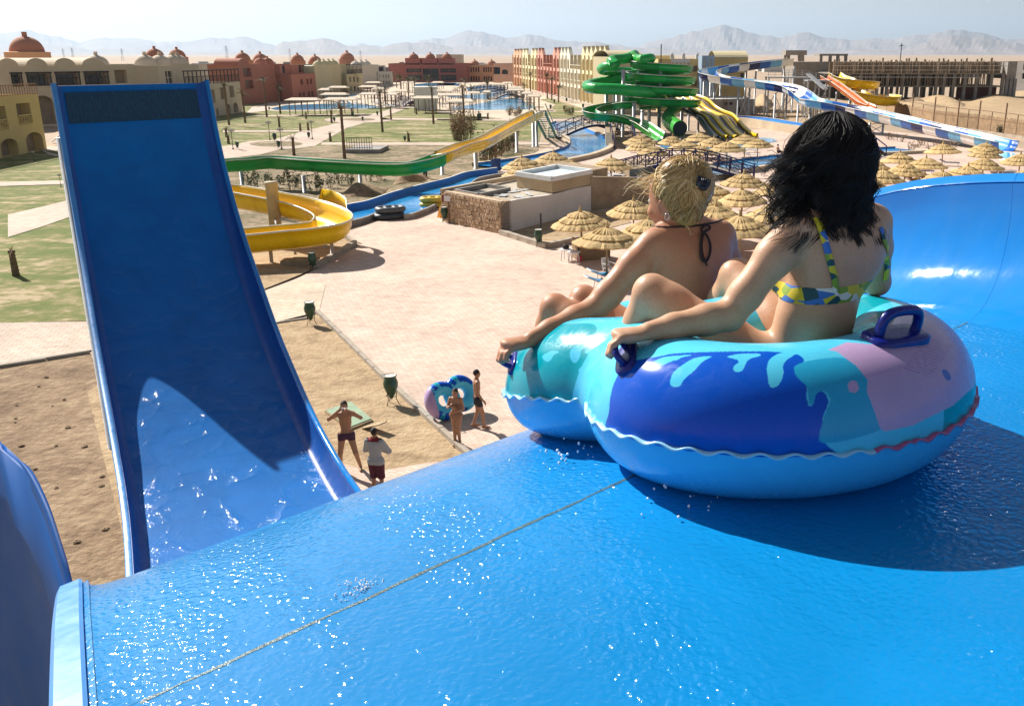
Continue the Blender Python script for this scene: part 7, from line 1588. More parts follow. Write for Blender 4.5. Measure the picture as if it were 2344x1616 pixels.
mound(mz('z5', [(960, 870), (1700, 880), (1700, 800), (960, 800)]), 1.6, 12, m_sand); mound(mz('z5', [(1650, 850), (2500, 900), (2600, 690), (1900, 720)]), 1.7, 14, m_sand); mound(mz('z5', [(1000, 830), (1400, 830), (1400, 780), (1000, 780)]), 1.5, 15, m_soil)
mound(mz('z4', [(1480, 900), (1700, 880), (1700, 780), (1480, 790)]), 2.5, 16, m_sand)
# small plinth with wire cage, boards, mat
cg = empty('valve_cage', PZ('z2', 1250, 1050)); tag(cg, 'wire cage on a concrete plinth in the planting bed', 'cage'); q = PZ('z2', 1495, 1020) - cg.location; B().box((-1.6, 0, 0), (q.x * .95, 5, .45)).build('plinth', m_conc, cg)
for k in range(11): B().bar((lerp(-1.4, q.x * .6, k / 10), .1, .45), (lerp(-1.4, q.x * .6, k / 10), .1, 1.7), .05).build('bar', m_iron, cg)
for z in (.6, 1.15, 1.7): B().bar((-1.4, .1, z), (q.x * .6, .1, z), .06).build('rail', m_iron, cg)
mt = B(); c4 = [PZ('a3', x, y) for x, y in ((642, 1018), (845, 948), (1012, 1088), (832, 1160))]; mo = empty('floor_mat', c4[0]); tag(mo, 'pale green carpet mat on a wooden base lying on the sand', 'mat')
c4 = [q - mo.location for q in c4]; mt.prism([(q.x, q.y) for q in c4], .03, .10).build('base', m_pole, mo); cc = sum(c4, Vector()) / 4; B().prism([tuple((q * .93 + cc * .07)[:2]) for q in c4], .103, .125).build('carpet', M('faded green carpet', (.30, .40, .27), .95, .2, 3, .4, 40), mo)
a, b_ = PZ('a3', 955, 1135), PZ('a3', 1090, 1092, .35); o = B().bar(a + Vector((0, 0, .05)), b_, .3, .03).build('loose_plank', m_pole); tag(o, 'loose plank propped on the sand by the green mat', 'plank')
a = PZ('a1', 700, 1165); o = B().box((-.8, -.5, 0), (.9, .4, .22)).box((-.3, -.6, .22), (1.1, .2, .3)).build('loose_boards', m_pole, None, False, (a.x, a.y, .08)); tag(o, 'pile of loose boards on the sand under the yellow loop', 'boards')
# stones on the churned earth
rg = random.Random(12); sm_ = []
for k in range(5):
    bb = B().lathe([(.02, -.2), (.55, -.1), (1, .25), (.7, .6), (.05, .75)], 7); bb.v = [(x * rg.uniform(.7, 1.2), y * rg.uniform(.7, 1.2), z * rg.uniform(.6, 1.1)) for x, y, z in bb.v]; me = mesh('stone', bb.v, bb.f); me.materials.append(m_soil); sm_.append(me)
for k in range(30):
    x, y = rg.uniform(0, 250), rg.uniform(850, 1250); q = P(x, y); s = rg.uniform(.03, .10); o = obj('stone', sm_[k % 5], None, None, (q.x, q.y, .04)); o.scale = (s, s, s * .7); o.rotation_euler = (0, 0, rg.uniform(0, 6)); tag(o, 'small stone lying on the churned earth beside the turning wall', 'stone', 'stones on the churned earth')
# children's play corner by the mustard block
pc_ = empty('play_slide', PZ('z1', 460, 1075)); tag(pc_, 'little white play slide beside the mustard block', 'play slide'); B().bar((0, 0, .2), (2.2, 1.2, 2.2), .7, .12).build('chute', m_plast, pc_); 
for k in range(4): B().bar((2.2 + (k % 2) * .8, 1.0 + (k // 2) * .8, 0), (2.2 + (k % 2) * .8, 1.0 + (k // 2) * .8, 2.3), .1).build('post', M('purple play paint', (.12, .04, .25), .5), pc_)
B().box((2.0, .8, 2.2), (3.3, 2.1, 2.32)).build('platform', M('yellow play paint', (.6, .45, .05), .5), pc_)
# ------------------------------------------------------------------ the two riders
def skin_mat(name, col, red):
    m, nt, b = new_mat(name); pos = node(nt, 'ShaderNodeNewGeometry').outputs['Position']
    n1 = noise(nt, pos, 14, 4, 0.6); n2 = noise(nt, pos, 160, 3, 0.6)
    c = ramp(nt, n1, [(0.3, sc3(col, 0.88)), (0.55, col), (0.75, red)]).outputs[0]
    c = mixc(nt, 1.0, c, ramp(nt, n2, [(0.3, (0.90, 0.88, 0.86)), (0.6, (1, 1, 1))]).outputs[0], 'MULTIPLY')
    nt.links.new(c, b.inputs['Base Color']); b.inputs['Roughness'].default_value = 0.52; b.inputs['Specular IOR Level'].default_value = 0.28
    b.inputs['Subsurface Weight'].default_value = 0.12; b.inputs['Subsurface Radius'].default_value = (1.0, 0.35, 0.18); b.inputs['Subsurface Scale'].default_value = 0.012
    nt.links.new(bump(nt, noise(nt, pos, 300, 4, 0.65), 0.28, 0.0012), b.inputs['Normal']); nt.links.new(ramp(nt, noise(nt, pos, 22, 4, .6, .6), [(.4, (.56, .56, .56)), (.62, (.36, .36, .36))]).outputs[0], b.inputs['Roughness']); MATS[name] = m; return m
m_skin1 = skin_mat('fair skin', (0.58, 0.335, 0.205), (0.60, 0.31, 0.19)); m_skin2 = skin_mat('sun reddened skin', (0.50, 0.245, 0.14), (0.50, 0.215, 0.12))
def V3(*a): return Vector(a)
def hand(F, wrist, tip_dir, across, down, grip=1.0, s=1.0, flip=1):
    """palm, four curled fingers of unequal length, thumb from the side of the palm"""
    d = Vector(tip_dir).normalized(); a = Vector(across).normalized(); n = Vector(down).normalized()
    pc = wrist + d * .045 * s
    F.ecap(wrist + d * .01, wrist + d * .07 * s, .030 * s, .038 * s, n, .5, .012)
    F.ecap(wrist + d * .04 * s - a * .012, wrist + d * .075 * s + a * .012, .033 * s, .036 * s, n, .5, .012)
    for i, (off, L) in enumerate(((-.030, .78), (-.010, .95), (.010, 1.0), (.029, .9))):
        k0 = wrist + d * (.082 - abs(off) * .25) * s + a * off * s; p1 = k0 + (d * .75 + n * .55 * grip) * .036 * L * s; p2 = p1 + (d * .1 + n * 1.0) * .026 * L * s; p3 = p2 + (d * -.65 + n * .55) * .020 * L * s
        F.chain([k0, p1, p2, p3], [.0115 * s, .0098 * s, .0088 * s, .0078 * s], .006)
    t0 = wrist + d * .022 * s + a * .026 * flip * s; t1 = t0 + (d * .5 + a * .55 * flip + n * .35) * .036 * s; t2 = t1 + (d * .8 + n * .5 - a * .1 * flip) * .030 * s
    F.chain([t0, t1, t2], [.0145 * s, .0115 * s, .009 * s], .008)
def foot(F, ankle, fwd, up, s=1.0):
    f = Vector(fwd).normalized(); u = Vector(up).normalized(); a = f.cross(u)
    F.chain([ankle, ankle - u * .05 - f * .03], [.036, .032], .015); F.chain([ankle - u * .03, ankle + f * .10 - u * .055, ankle + f * .16 - u * .065], [.036, .030, .024], .015)
    for k in range(5): b0 = ankle + f * .155 - u * .062 + a * (k - 2) * .016; F.chain([b0, b0 + f * (.045 - .006 * abs(k - 1))], [.0125, .0095], .006)
def face(F, c, fwd, up, s=1.0):
    f = Vector(fwd).normalized(); u = Vector(up).normalized(); a = f.cross(u).normalized(); ax = [a, f, u]
    F.ell(c, (.074 * s, .094 * s, .108 * s), ax, .01); F.ell(c + f * .028 * s - u * .058 * s, (.056 * s, .060 * s, .062 * s), ax, .03); F.ell(c + f * .064 * s - u * .098 * s, (.024 * s, .022 * s, .020 * s), ax, .02)
    F.cone(c + f * .088 * s + u * .005 * s, c + f * .108 * s - u * .030 * s, .009 * s, .013 * s, .012); F.ell(c + f * .086 * s - u * .062 * s, (.024 * s, .012 * s, .009 * s), ax, .008)
    for sd in (-1, 1):
        F.ell(c + f * .085 * s + a * sd * .032 * s + u * .008 * s, (.015 * s, .012 * s, .010 * s), ax, .008, True); F.ell(c + f * .070 * s + a * sd * .040 * s - u * .030 * s, (.022 * s, .02 * s, .02 * s), ax, .02)
        e = c + a * sd * .081 * s - f * .012 * s - u * .018 * s; F.ell(e, (.010 * s, .022 * s, .034 * s), [(a * sd - f * .35).normalized(), f, u], .008); F.ell(e + a * sd * .009 * s + f * .002, (.006 * s, .010 * s, .018 * s), [a, f, u], .005, True)
    return ax
def person_obj(label, me, mat, base):
    o = empty('person', base); tag(o, label, 'person'); b = obj('body', me, mat, o); b.matrix_parent_inverse = Matrix.Translation(-Vector(base)); return o
def pchild(o, name, me, mat, smooth=True):
    q = obj(name, me, mat, o, smooth=smooth); q.matrix_parent_inverse = Matrix.Translation(-o.location); return q
Z = V3(0, 0, 1)
# ---- brunette
F1 = Field((-0.05, 2.28, 9.36), (1.10, 3.42, 10.36), 0.0056)
pel = V3(.615, 2.715, 9.50); sc_ = V3(.722, 2.742, 10.015); shL = sc_ - TR * .160 + Z * .0; shR = sc_ + TR * .160
F1.ecap(pel - TR * .075, pel + TR * .075, .125, .125, TF, .92, .03); F1.ell(pel - TF * .035 - Z * .03, (.165, .12, .12), [TR, TF, Z], .04)
F1.ecap(V3(.635, 2.706, 9.60), V3(.668, 2.705, 9.735), .130, .118, TF, .74, .05)
F1.ecap(V3(.680, 2.712, 9.765), V3(.712, 2.735, 9.915), .122, .142, TF, .72, .05)
F1.ecap(sc_ - TR * .085 - Z * .045, sc_ + TR * .085 - Z * .045, .075, .075, TF, .95, .05)
F1.cone(sc_ - TR * .12, sc_ + TR * .12, .048, .048, .05)
for s in (-1, 1):
    F1.cone(V3(.720, 2.752, 10.085), sc_ + TR * s * .125 + Z * .012, .045, .040, .05); F1.ell(sc_ + TR * s * .075 - TF * .055 - Z * .075, (.07, .035, .085), [TR, TF, Z], .04)
    F1.ell(V3(.70, 2.72, 9.86) + TR * s * .07 + TF * .085, (.062, .055, .06), [TR, TF, Z], .03)
F1.cone(V3(.724, 2.748, 10.01), V3(.705, 2.772, 10.14), .053, .049, .03)
fw1 = V3(-.72, .66, -.12); hd1 = V3(.694, 2.782, 10.212); face(F1, hd1, fw1, V3(-.05, .08, 1), 1.0)
elL = V3(.398, 2.585, 9.790); wrL = V3(.166, 2.522, 9.762)
F1.chain([shL, shL.lerp(elL, .3), shL.lerp(elL, .75), elL], [.056, .054, .046, .043], .025); F1.chain([elL, elL.lerp(wrL, .28), elL.lerp(wrL, .7), wrL], [.043, .044, .035, .027], .02)
hand(F1, wrL, (-.80, -.18, -.12), (.15, .95, -.1), (-.25, -.1, -1), 1.0, 1.0, 1)
elR = V3(.925, 2.95, 9.80); wrR = V3(.86, 3.14, 9.78)
F1.chain([shR, shR.lerp(elR, .4), elR], [.053, .048, .041], .025); F1.chain([elR, elR.lerp(wrR, .3), wrR], [.040, .039, .026], .02); hand(F1, wrR, (-.2, .9, -.15), (.9, .2, 0), (0, .2, -1), 1.0, 1.0, -1)
hpL = pel - TR * .085 + Z * .085 - TF * .01; hpR = pel + TR * .085 + Z * .085 - TF * .01; knL = V3(.190, 2.80, 9.802); knR = V3(.490, 3.06, 9.795); anL = V3(.085, 2.975, 9.47); anR = V3(.37, 3.22, 9.49)
for hp, kn, an in ((hpL, knL, anL), (hpR, knR, anR)):
    F1.chain([hp, hp.lerp(kn, .45), hp.lerp(kn, .85), kn], [.098, .080, .060, .056], .04); d = (an - kn); bk = -TF * .012
    F1.chain([kn, kn.lerp(an, .3) + bk, kn.lerp(an, .65), an], [.056, .056, .043, .034], .02); foot(F1, an, (-.5, .8, -.2), Z)
me1, V1 = F1.to_mesh('body', 2)
rider1 = person_obj('dark-haired woman in patterned bikini sitting in the rear ring of the double tube', me1, m_skin1, (pel.x, pel.y, DECK))
bv1 = bvh_of(me1)
# printed bikini: back band, shoulder straps, bottoms
m_bik, nt, b = new_mat('yellow blue green printed fabric'); pos = node(nt, 'ShaderNodeNewGeometry').outputs['Position']
mpn = node(nt, 'ShaderNodeMapping'); nt.links.new(pos, mpn.inputs[0]); mpn.inputs['Scale'].default_value = (1, 1, 1.6); mpn.inputs['Rotation'].default_value = (.4, .3, .5)
vo = node(nt, 'ShaderNodeTexVoronoi'); vo.inputs['Scale'].default_value = 25; nt.links.new(mpn.outputs[0], vo.inputs['Vector'])
sp_ = node(nt, 'ShaderNodeSeparateColor'); nt.links.new(vo.outputs['Color'], sp_.inputs[0])
nt.links.new(ramp(nt, sp_.outputs[0], [(0.0, (0.62, 0.50, 0.02)), (0.33, (0.04, 0.16, 0.50)), (0.55, (0.01, 0.07, 0.09)), (0.68, (0.70, 0.70, 0.66)), (0.82, (0.22, 0.34, 0.03))], 'CONSTANT').outputs[0], b.inputs['Base Color']); b.inputs['Roughness'].default_value = 0.6
nt.links.new(bump(nt, noise(nt, pos, 900, 2), .2, .001), b.inputs['Normal'])
def band(bv, ctr, tilt, zc, hw, n=72, rows=5, off=.004):
    """ring of cloth hugging the torso, found by casting rays outward from the spine"""
    out = []
    for k in range(n):
        a = 2 * math.pi * k / n; d = V3(math.cos(a), math.sin(a), 0); col = []
        for r_ in range(rows):
            t = r_ / (rows - 1) * 2 - 1; zz_ = zc + tilt.dot(d) + hw * t; o_ = V3(ctr.x, ctr.y, zz_); h = bv.ray_cast(o_, d); q = h[0] if h[0] is not None and h[3] < .21 else o_ + d * .13
            col.append(q + d * (off - .003 * abs(t) ** 6))
        out.append(col)
    bb = B().loft(out + [out[0]]); return mesh('cloth', bb.v, bb.f)
pchild(rider1, 'bikini_top', band(bv1, V3(.695, 2.722, 0), V3(.0, .0, .0), 9.838, .024), m_bik)
pchild(rider1, 'bikini_bottom', band(bv1, V3(.625, 2.715, 0), V3(0, 0, 0), 9.545, .05), m_bik)
EYE = V3(0, 0, CAMH)
def strap(bv, pts, wdt, name, owner, mat, off=.004, extra=()):
    ps = []
    for x, y in pts:
        h = bv.ray_cast(EYE, ray(x, y).normalized())
        if h[0] is not None and h[3] < 4.2: ps.append((h[0], h[1]))
    ps = [(p_ + n_ * off, n_) for p_, n_ in ps] + [(Vector(a) , Vector(n_)) for a, n_ in extra]
    pl = smooth_line([p_ for p_, n_ in ps], 4); rows = []
    for i, p_ in enumerate(pl):
        d = (pl[min(i + 1, len(pl) - 1)] - pl[max(0, i - 1)]).normalized(); h = bv.find_nearest(p_); n_ = h[1]; q = h[0] + n_ * off; s = d.cross(n_).normalized() * wdt / 2
        rows.append([q - s - n_ * .002, q + s - n_ * .002, q + s + n_ * .0015, q - s + n_ * .0015])
    bb = B().loft(rows, True); return pchild(owner, name, mesh(name, bb.v, bb.f), mat)
strap(bv1, [(1914, 682), (1910, 640), (1900, 600), (1888, 556), (1876, 520), (1866, 500)], .020, 'strap', rider1, m_bik)
strap(bv1, [(2012, 680), (2026, 640), (2030, 600), (2026, 560), (2014, 522)], .018, 'strap', rider1, m_bik)
# hair
def hair_mat(name, stops, rough=.32):
    m, nt, b = new_mat(name); at = node(nt, 'ShaderNodeVertexColor', layer_name='tone'); pos = node(nt, 'ShaderNodeNewGeometry').outputs['Position']
    sep = node(nt, 'ShaderNodeSeparateColor'); nt.links.new(at.outputs[0], sep.inputs[0])
    nt.links.new(ramp(nt, sep.outputs[0], stops).outputs[0], b.inputs['Base Color']); b.inputs['Roughness'].default_value = rough; b.inputs['Specular IOR Level'].default_value = .45; MATS[name] = m; return m
m_hair1 = hair_mat('black brown hair', [(0, (.006, .004, .004)), (.7, (.014, .009, .007)), (1, (.034, .020, .014))], .66); m_hair2 = hair_mat('blonde hair', [(0, (.26, .155, .05)), (.5, (.58, .40, .16)), (1, (.86, .70, .40))], .42)
class Strands:
    def __init__(s): s.v = []; s.f = []; s.c = []
    def add(s, pts, r0, r1, tone, n=4):
        b = B().tube(pts, [lerp(r0, r1, i / (len(pts) - 1)) for i in range(len(pts))], n, cap=False); k = len(s.v); s.v += b.v; s.f += [tuple(i + k for i in q) for q in b.f]; s.c += [tone] * len(b.v)
    def build(s, owner, name, mat):
        me = mesh(name, s.v, s.f); c = np.array(s.c)[:, None]; paint(me, 'tone', np.repeat(c, 3, 1)); return pchild(owner, name, me, mat)
def hair_cap(prims, lo, hi, tone, owner, mat, h=.007):
    F = Field(lo, hi, h)
    for c, r, ax in prims: F.ell(c, r, ax, .03)
    me, V_ = F.to_mesh('hair_mass', 2); paint(me, 'tone', np.full((len(V_), 3), tone)); return pchild(owner, 'hair_mass', me, mat), bvh_of(me)
ax1 = [TR, TF, Z]
prims = [(V3(.698, 2.760, 10.222), (.088, .100, .112), ax1), (V3(.700, 2.737, 10.15), (.084, .080, .10), ax1), (V3(.690, 2.715, 10.10), (.080, .060, .075), ax1), (V3(.640, 2.735, 10.10), (.045, .060, .09), ax1), (V3(.752, 2.76, 10.13), (.040, .055, .080), ax1)]
hair_cap(prims, (.50, 2.58, 9.98), (.86, 2.93, 10.37), .05, rider1, m_hair1)
rg = random.Random(21); S1 = Strands()
for lk in range(190):       # wavy locks of many strands each
    a0 = rg.uniform(0, 2 * math.pi); ph0 = rg.uniform(.12, 1.15); w0 = rg.uniform(0, 6.28); wa0 = rg.uniform(.012, .036); fr0 = rg.uniform(6.5, 12); L0 = rg.uniform(.72, 1.30); R0 = rg.uniform(1.0, 1.16); tw0 = rg.uniform(-.35, .15); flick = rg.uniform(-.03, .05)
    for k in range(32):
        a = a0 + rg.gauss(0, .10); d = V3(math.cos(a), math.sin(a), 0)
        face_side = d.dot(fw1.normalized())
        if face_side > .8 and ph0 > .5: continue
        left = max(0, -d.dot(TR)); nape = max(0, -d.dot(TF)); n = 13; pts = []; jit = V3(rg.gauss(0, .0035), rg.gauss(0, .0035), rg.gauss(0, .0035)); ph_s = max(.03, ph0 + rg.gauss(0, .08)); tone = min(1, max(0, rg.gauss(.33, .24)))
        for i in range(n):
            t = i / (n - 1); ph_ = ph_s + t * (2.25 * L0 - ph_s); aa = a + tw0 * t; d = V3(math.cos(aa), math.sin(aa), 0)
            if ph_ < 1.5: x = math.sin(ph_); z = math.cos(ph_)
            else: x = math.sin(1.5) + (ph_ - 1.5) * .04; z = math.cos(1.5) - (ph_ - 1.5) * 1.55
            bulge = 1 + .13 * math.sin(min(math.pi, ph_ * 1.25))
            q = V3(.698, 2.752, 10.220) + d * (.092 * x * R0 * bulge) + Z * (.118 * z * (1 + (R0 - 1) * .35))
            f_ = max(0, t - .3); q += TR * (-.10 * f_ ** 1.4 * left - .012 * f_) + d.cross(Z) * wa0 * math.sin(w0 + t * fr0) * t + d * (wa0 * .8 * math.cos(w0 * 1.3 + t * fr0) * t + flick * f_ ** 2 - .07 * max(0, t - .6) * nape) + jit * (.4 + t)
            cu = max(0, t - .5) * .045; q += d * cu * math.cos(w0 + t * 17) + d.cross(Z) * cu * math.sin(w0 + t * 17)
            if t > .55:
                hn = bv1.find_nearest(q)
                if hn[3] < .06 and (q - hn[0]).dot(hn[1]) < .002: q = hn[0] + hn[1] * .0035
            pts.append(q)
        S1.add(pts, rg.uniform(.0010, .0017), .0005, tone, 3)
for k in range(70):      # wind-blown ends on the left and one curl on the right
    st_ = V3(.60, 2.71, 10.10) + V3(rg.gauss(0, .02), rg.gauss(0, .02), rg.gauss(0, .05)); L = rg.uniform(.05, .14); pts = []; w1 = rg.uniform(0, 6)
    for i in range(8): t = i / 7; pts.append(st_ + V3(-.9, .05, .02 + .25 * math.sin(w1)) * (L * t) + Z * (.018 * math.sin(w1 + t * 6)) + V3(0, .012, 0) * math.cos(w1 + t * 5))
    S1.add(pts, .0022, .0006, rg.uniform(.1, .9))
for k in range(26):
    st_ = V3(.785, 2.75, 10.10) + V3(rg.gauss(0, .008), 0, rg.gauss(0, .012)); pts = [st_ + V3(.035 * math.sin(t * 2.6 + .2), 0, -.10 * t + .012 * math.sin(t * 7)) + V3(-.02 * t * t, 0, 0) for t in np.linspace(0, 1, 9)]; S1.add(pts, .002, .0008, rg.uniform(.1, .8))
S1.build(rider1, 'hair', m_hair1)
def eyes(owner, c, fwd, s=1.0):
    f = Vector(fwd).normalized(); a = f.cross(Z).normalized(); u = a.cross(f)
    for sd in (-1, 1):
        bb = B().lathe([(.0105 * math.sin(t), -.0105 * math.cos(t)) for t in np.linspace(.05, 3.09, 8)], 10); q = c + f * .077 * s + a * sd * .032 * s + u * .008 * s; bb.v = [tuple(Vector(v) + q) for v in bb.v]; pchild(owner, 'eye', mesh('eye', bb.v, bb.f), M('eye white', (.6, .58, .55), .2, .05, 3, 0))
eyes(rider1, hd1, fw1)
# ---- blonde
F2 = Field((-0.56, 2.82, 9.12), (0.76, 3.98, 10.20), 0.0058)
pel2 = V3(.300, 3.215, 9.40); sc2 = V3(.352, 3.335, 9.862); s2L = sc2 - TR * .158 - Z * .008; s2R = sc2 + TR * .152 + Z * .006
F2.ecap(pel2 - TR * .075, pel2 + TR * .075, .12, .12, TF, .92, .03); F2.ecap(V3(.305, 3.205, 9.48), V3(.318, 3.215, 9.60), .128, .120, TF, .76, .05); F2.ecap(V3(.325, 3.235, 9.63), V3(.345, 3.300, 9.765), .126, .140, TF, .74, .05)
F2.ecap(sc2 - TR * .085 - Z * .05 - TF * .01, sc2 + TR * .085 - Z * .05 - TF * .01, .078, .078, TF, .95, .05); F2.cone(sc2 - TR * .12, sc2 + TR * .12, .047, .047, .05)
for s in (-1, 1):
    F2.cone(V3(.338, 3.345, 9.925), sc2 + TR * s * .125 + Z * .010, .045, .040, .05); F2.ell(sc2 + TR * s * .078 - TF * .052 - Z * .085, (.07, .036, .09), [TR, TF, Z], .04); F2.ell(V3(.335, 3.25, 9.70) + TR * s * .07 + TF * .09, (.06, .05, .058), [TR, TF, Z], .03)
F2.cone(V3(.345, 3.340, 9.86), V3(.318, 3.338, 9.985), .055, .051, .03); F2.chain([sc2 - TF * .06 - Z * .02, V3(.335, 3.21, 9.66)], [.02, .02], .04)
fw2 = V3(-.73, .65, -.22); hd2 = V3(.298, 3.338, 10.008); up2 = V3(-.18, .10, 1); face(F2, hd2, fw2, up2, 1.0)
el2 = V3(.0106, 3.138, 9.652); wr2 = V3(-.196, 3.005, 9.592)
F2.chain([s2L, s2L.lerp(el2, .3), s2L.lerp(el2, .75), el2], [.055, .053, .046, .044], .025); F2.chain([el2, el2.lerp(wr2, .28), el2.lerp(wr2, .7), wr2], [.044, .045, .037, .028], .02)
hand(F2, wr2, (-.80, -.45, -.12), (-.35, .9, 0), (-.25, -.1, -1), 1.0, .98, 1)
e2R = V3(.56, 3.50, 9.62); w2R = V3(.50, 3.73, 9.60); F2.chain([s2R, s2R.lerp(e2R, .4), e2R], [.052, .046, .040], .025); F2.chain([e2R, e2R.lerp(w2R, .3), w2R], [.039, .038, .025], .02); hand(F2, w2R, (-.2, .9, -.2), (.9, .2, 0), (0, .1, -1), 1.0, 1.0, -1)
for hp, kn, an in ((pel2 - TR * .08, V3(-.130, 3.39, 9.597), V3(-.215, 3.55, 9.34)), (pel2 + TR * .08, V3(-.022, 3.46, 9.612), V3(-.13, 3.68, 9.34))):
    F2.chain([hp, hp.lerp(kn, .45), hp.lerp(kn, .85), kn], [.092, .074, .055, .052], .04); F2.chain([kn, kn.lerp(an, .3) - TF * .012, kn.lerp(an, .65), an], [.053, .053, .041, .033], .02); foot(F2, an, (-.4, .8, -.35), Z)
me2, V2 = F2.to_mesh('body', 2)
rider2 = person_obj('blonde woman with clipped-up hair and dark halter string sitting in the front ring', me2, m_skin2, (pel2.x, pel2.y, DECK - .1)); bv2 = bvh_of(me2); eyes(rider2, hd2, fw2)
m_string = M('dark brown cord', (.03, .012, .012), .7, .2, 30)
pchild(rider2, 'bikini_bottom', band(bv2, V3(.30, 3.21, 0), V3(0, 0, 0), 9.42, .05), m_string); pchild(rider2, 'bikini_top', band(bv2, V3(.330, 3.245, 0), V3(0, 0, 0), 9.655, .009, 60, 3), m_string)
nk = []
for k in range(29):
    a = 2 * math.pi * k / 28; d = V3(math.cos(a), math.sin(a), 0); zz_ = 9.925 - .045 * max(0, d.dot(TF)) + .0 * a; o_ = V3(.336, 3.338, zz_); h = bv2.ray_cast(o_, d); q = h[0] if h[0] is not None else o_ + d * .06; nk.append(q + d * .002)
pchild(rider2, 'neck_string', mesh('neck_string', *(lambda b: (b.v, b.f))(B().tube(nk[:-1], .0040, 6, closed=True))), m_string)
def cord(pts, r, name):
    ps = []
    for x, y in pts:
        h = bv2.ray_cast(EYE, ray(*Q('a4', x, y)).normalized())
        if h[0] is not None and h[3] < 4.5: ps.append(h[0] + h[1] * .010)
        else: ps.append(K(*Q('a4', x, y), 3.30))
    b = B().tube(smooth_line(ps, 4), r, 6); pchild(rider2, name, mesh(name, b.v, b.f), m_string)
cord([(1548, 600), (1540, 575), (1560, 552), (1590, 550), (1600, 570), (1575, 590), (1552, 604)], .0042, 'bow_loop'); cord([(1552, 604), (1580, 625), (1600, 680), (1598, 740), (1580, 785), (1560, 795), (1540, 765), (1537, 700), (1545, 640), (1550, 604)], .0045, 'bow_loop'); cord([(1555, 610), (1545, 680), (1550, 750), (1568, 800), (1578, 822)], .0036, 'bow_tail')
hb_ = B().tube([hd2 + fw2.normalized().cross(Z).normalized() * -.0 + V3(0, 0, 0)] * 2, .001, 3); 
er = K(*Q('a4', 1310, 478), 3.235); b = B().tube([er + V3(.008 * math.cos(t), .003 * math.sin(t), .011 * math.sin(t)) for t in np.linspace(0, 2 * math.pi, 18, endpoint=False)], .0016, 5, closed=True); pchild(rider2, 'hoop_earring', mesh('hoop_earring', b.v, b.f), M('silver', (.75, .75, .75), .2, .05, 5, 0, metal=1.0))
# pinned-up hair
a2_ = fw2.cross(Z).normalized(); u2_ = Vector(up2).normalized(); ax2 = [a2_, fw2.normalized(), u2_]; f2_ = fw2.normalized(); bk2 = hd2 - f2_ * .012
bun = K(*Q('a4', 1500, 190), 3.27)
prims = [(hd2 - f2_ * .026 + u2_ * .034, (.083, .096, .092), ax2), (hd2 - f2_ * .050 - u2_ * .020, (.070, .056, .085), ax2), (bun, (.064, .058, .060), None), (bun + V3(-.055, .01, .010), (.060, .055, .048), None), (bun + V3(.025, -.01, -.04), (.045, .045, .055), None)]
cap2, cb2 = hair_cap(prims, (.12, 3.14, 9.88), (.50, 3.54, 10.22), .22, rider2, m_hair2, .006)
S2 = Strands(); rg = random.Random(4); rings = []
for k in range(2600):       # swept from hairline and nape up to the bun
    a = rg.uniform(0, 6.28); el = rg.uniform(-1.25, .85); d = (a2_ * math.cos(a) + f2_ * math.sin(a)) * math.cos(el) + u2_ * math.sin(el)
    if d.dot(f2_) > .62 or (abs(d.dot(a2_)) > .55 and d.dot(u2_) < .0 and d.dot(f2_) > -.10): continue
    p0 = hd2 - f2_ * .018 + u2_ * .012 + V3(d.x * .088, d.y * .088, d.z * .112); p1 = bun + V3(rg.gauss(-.015, .02), rg.gauss(0, .015), rg.gauss(-.005, .015)); pts = []; lk = math.floor(a * 5) * 1.7 + math.floor(el * 5); lift = .0015 + .006 * abs(math.sin(lk * 3.1)) + rg.uniform(0, .002); bow = math.sin(lk * 1.9) * .010
    for i in range(10):
        t = i / 9; q = p0.lerp(p1, t) + u2_.cross(d) * (bow * math.sin(math.pi * t)); h = cb2.find_nearest(q); q = h[0] + h[1] * (lift * math.sin(math.pi * min(1, t * 1.05)) - (.006 if i in (0, 9) else 0)); pts.append(q)
    S2.add(pts, .0013, .0013, min(1, max(0, .52 + .26 * math.sin(lk * 2.3) + .35 * min(0, d.dot(u2_)) + rg.gauss(0, .14))), 3)
for k in range(620):        # twisted coils of the bun
    g_ = rg.random() < .6; ax_ = (V3(.75, -.62, .15) if g_ else V3(.2, -.5, .85)).normalized(); b0 = bun + (V3(-.008, -.012, -.002) if g_ else V3(-.05, .0, .004)); e1 = ax_.orthogonal().normalized(); e2_ = ax_.cross(e1); a0 = rg.uniform(0, 6.28); sp__ = rg.uniform(1.2, 2.6); r_ = (.058 if g_ else .052) * rg.uniform(.55, 1.03); hgt_ = math.sqrt(max(0, 1 - (r_ / .062) ** 2)) * .034
    S2.add([b0 + (e1 * math.cos(a0 + sp__ * t) + e2_ * math.sin(a0 + sp__ * t)) * r_ * (1 - .25 * t) + ax_ * (hgt_ + .012 * math.sin(t * 3)) for t in np.linspace(0, 1, 9)], .0013, .0011, min(1, max(0, .6 + .3 * math.sin(r_ * 400 + (0 if g_ else 2)) + rg.gauss(0, .12))), 3)
for k in range(105):        # loose wisps blown forward, and at the nape
    if k < 70: st_ = hd2 + f2_ * rg.uniform(.02, .075) + u2_ * rg.uniform(.03, .10) + a2_ * rg.uniform(-.05, .05); dr = V3(-.9 + rg.gauss(0, .2), -.1 + rg.gauss(0, .2), rg.gauss(-.05, .35)); L = rg.uniform(.04, .12)
    else: st_ = hd2 - f2_ * .06 - u2_ * .085 + a2_ * rg.uniform(-.04, .04); dr = V3(rg.gauss(.1, .4), rg.gauss(-.2, .3), -.8); L = rg.uniform(.03, .09)
    w1 = rg.uniform(0, 6); S2.add([st_ + dr * (L * t) + V3(.0, .008 * math.sin(w1 + 4 * t), .016 * math.sin(w1 + t * 5)) * t for t in np.linspace(0, 1, 8)], .0014, .0004, rg.uniform(.5, 1))
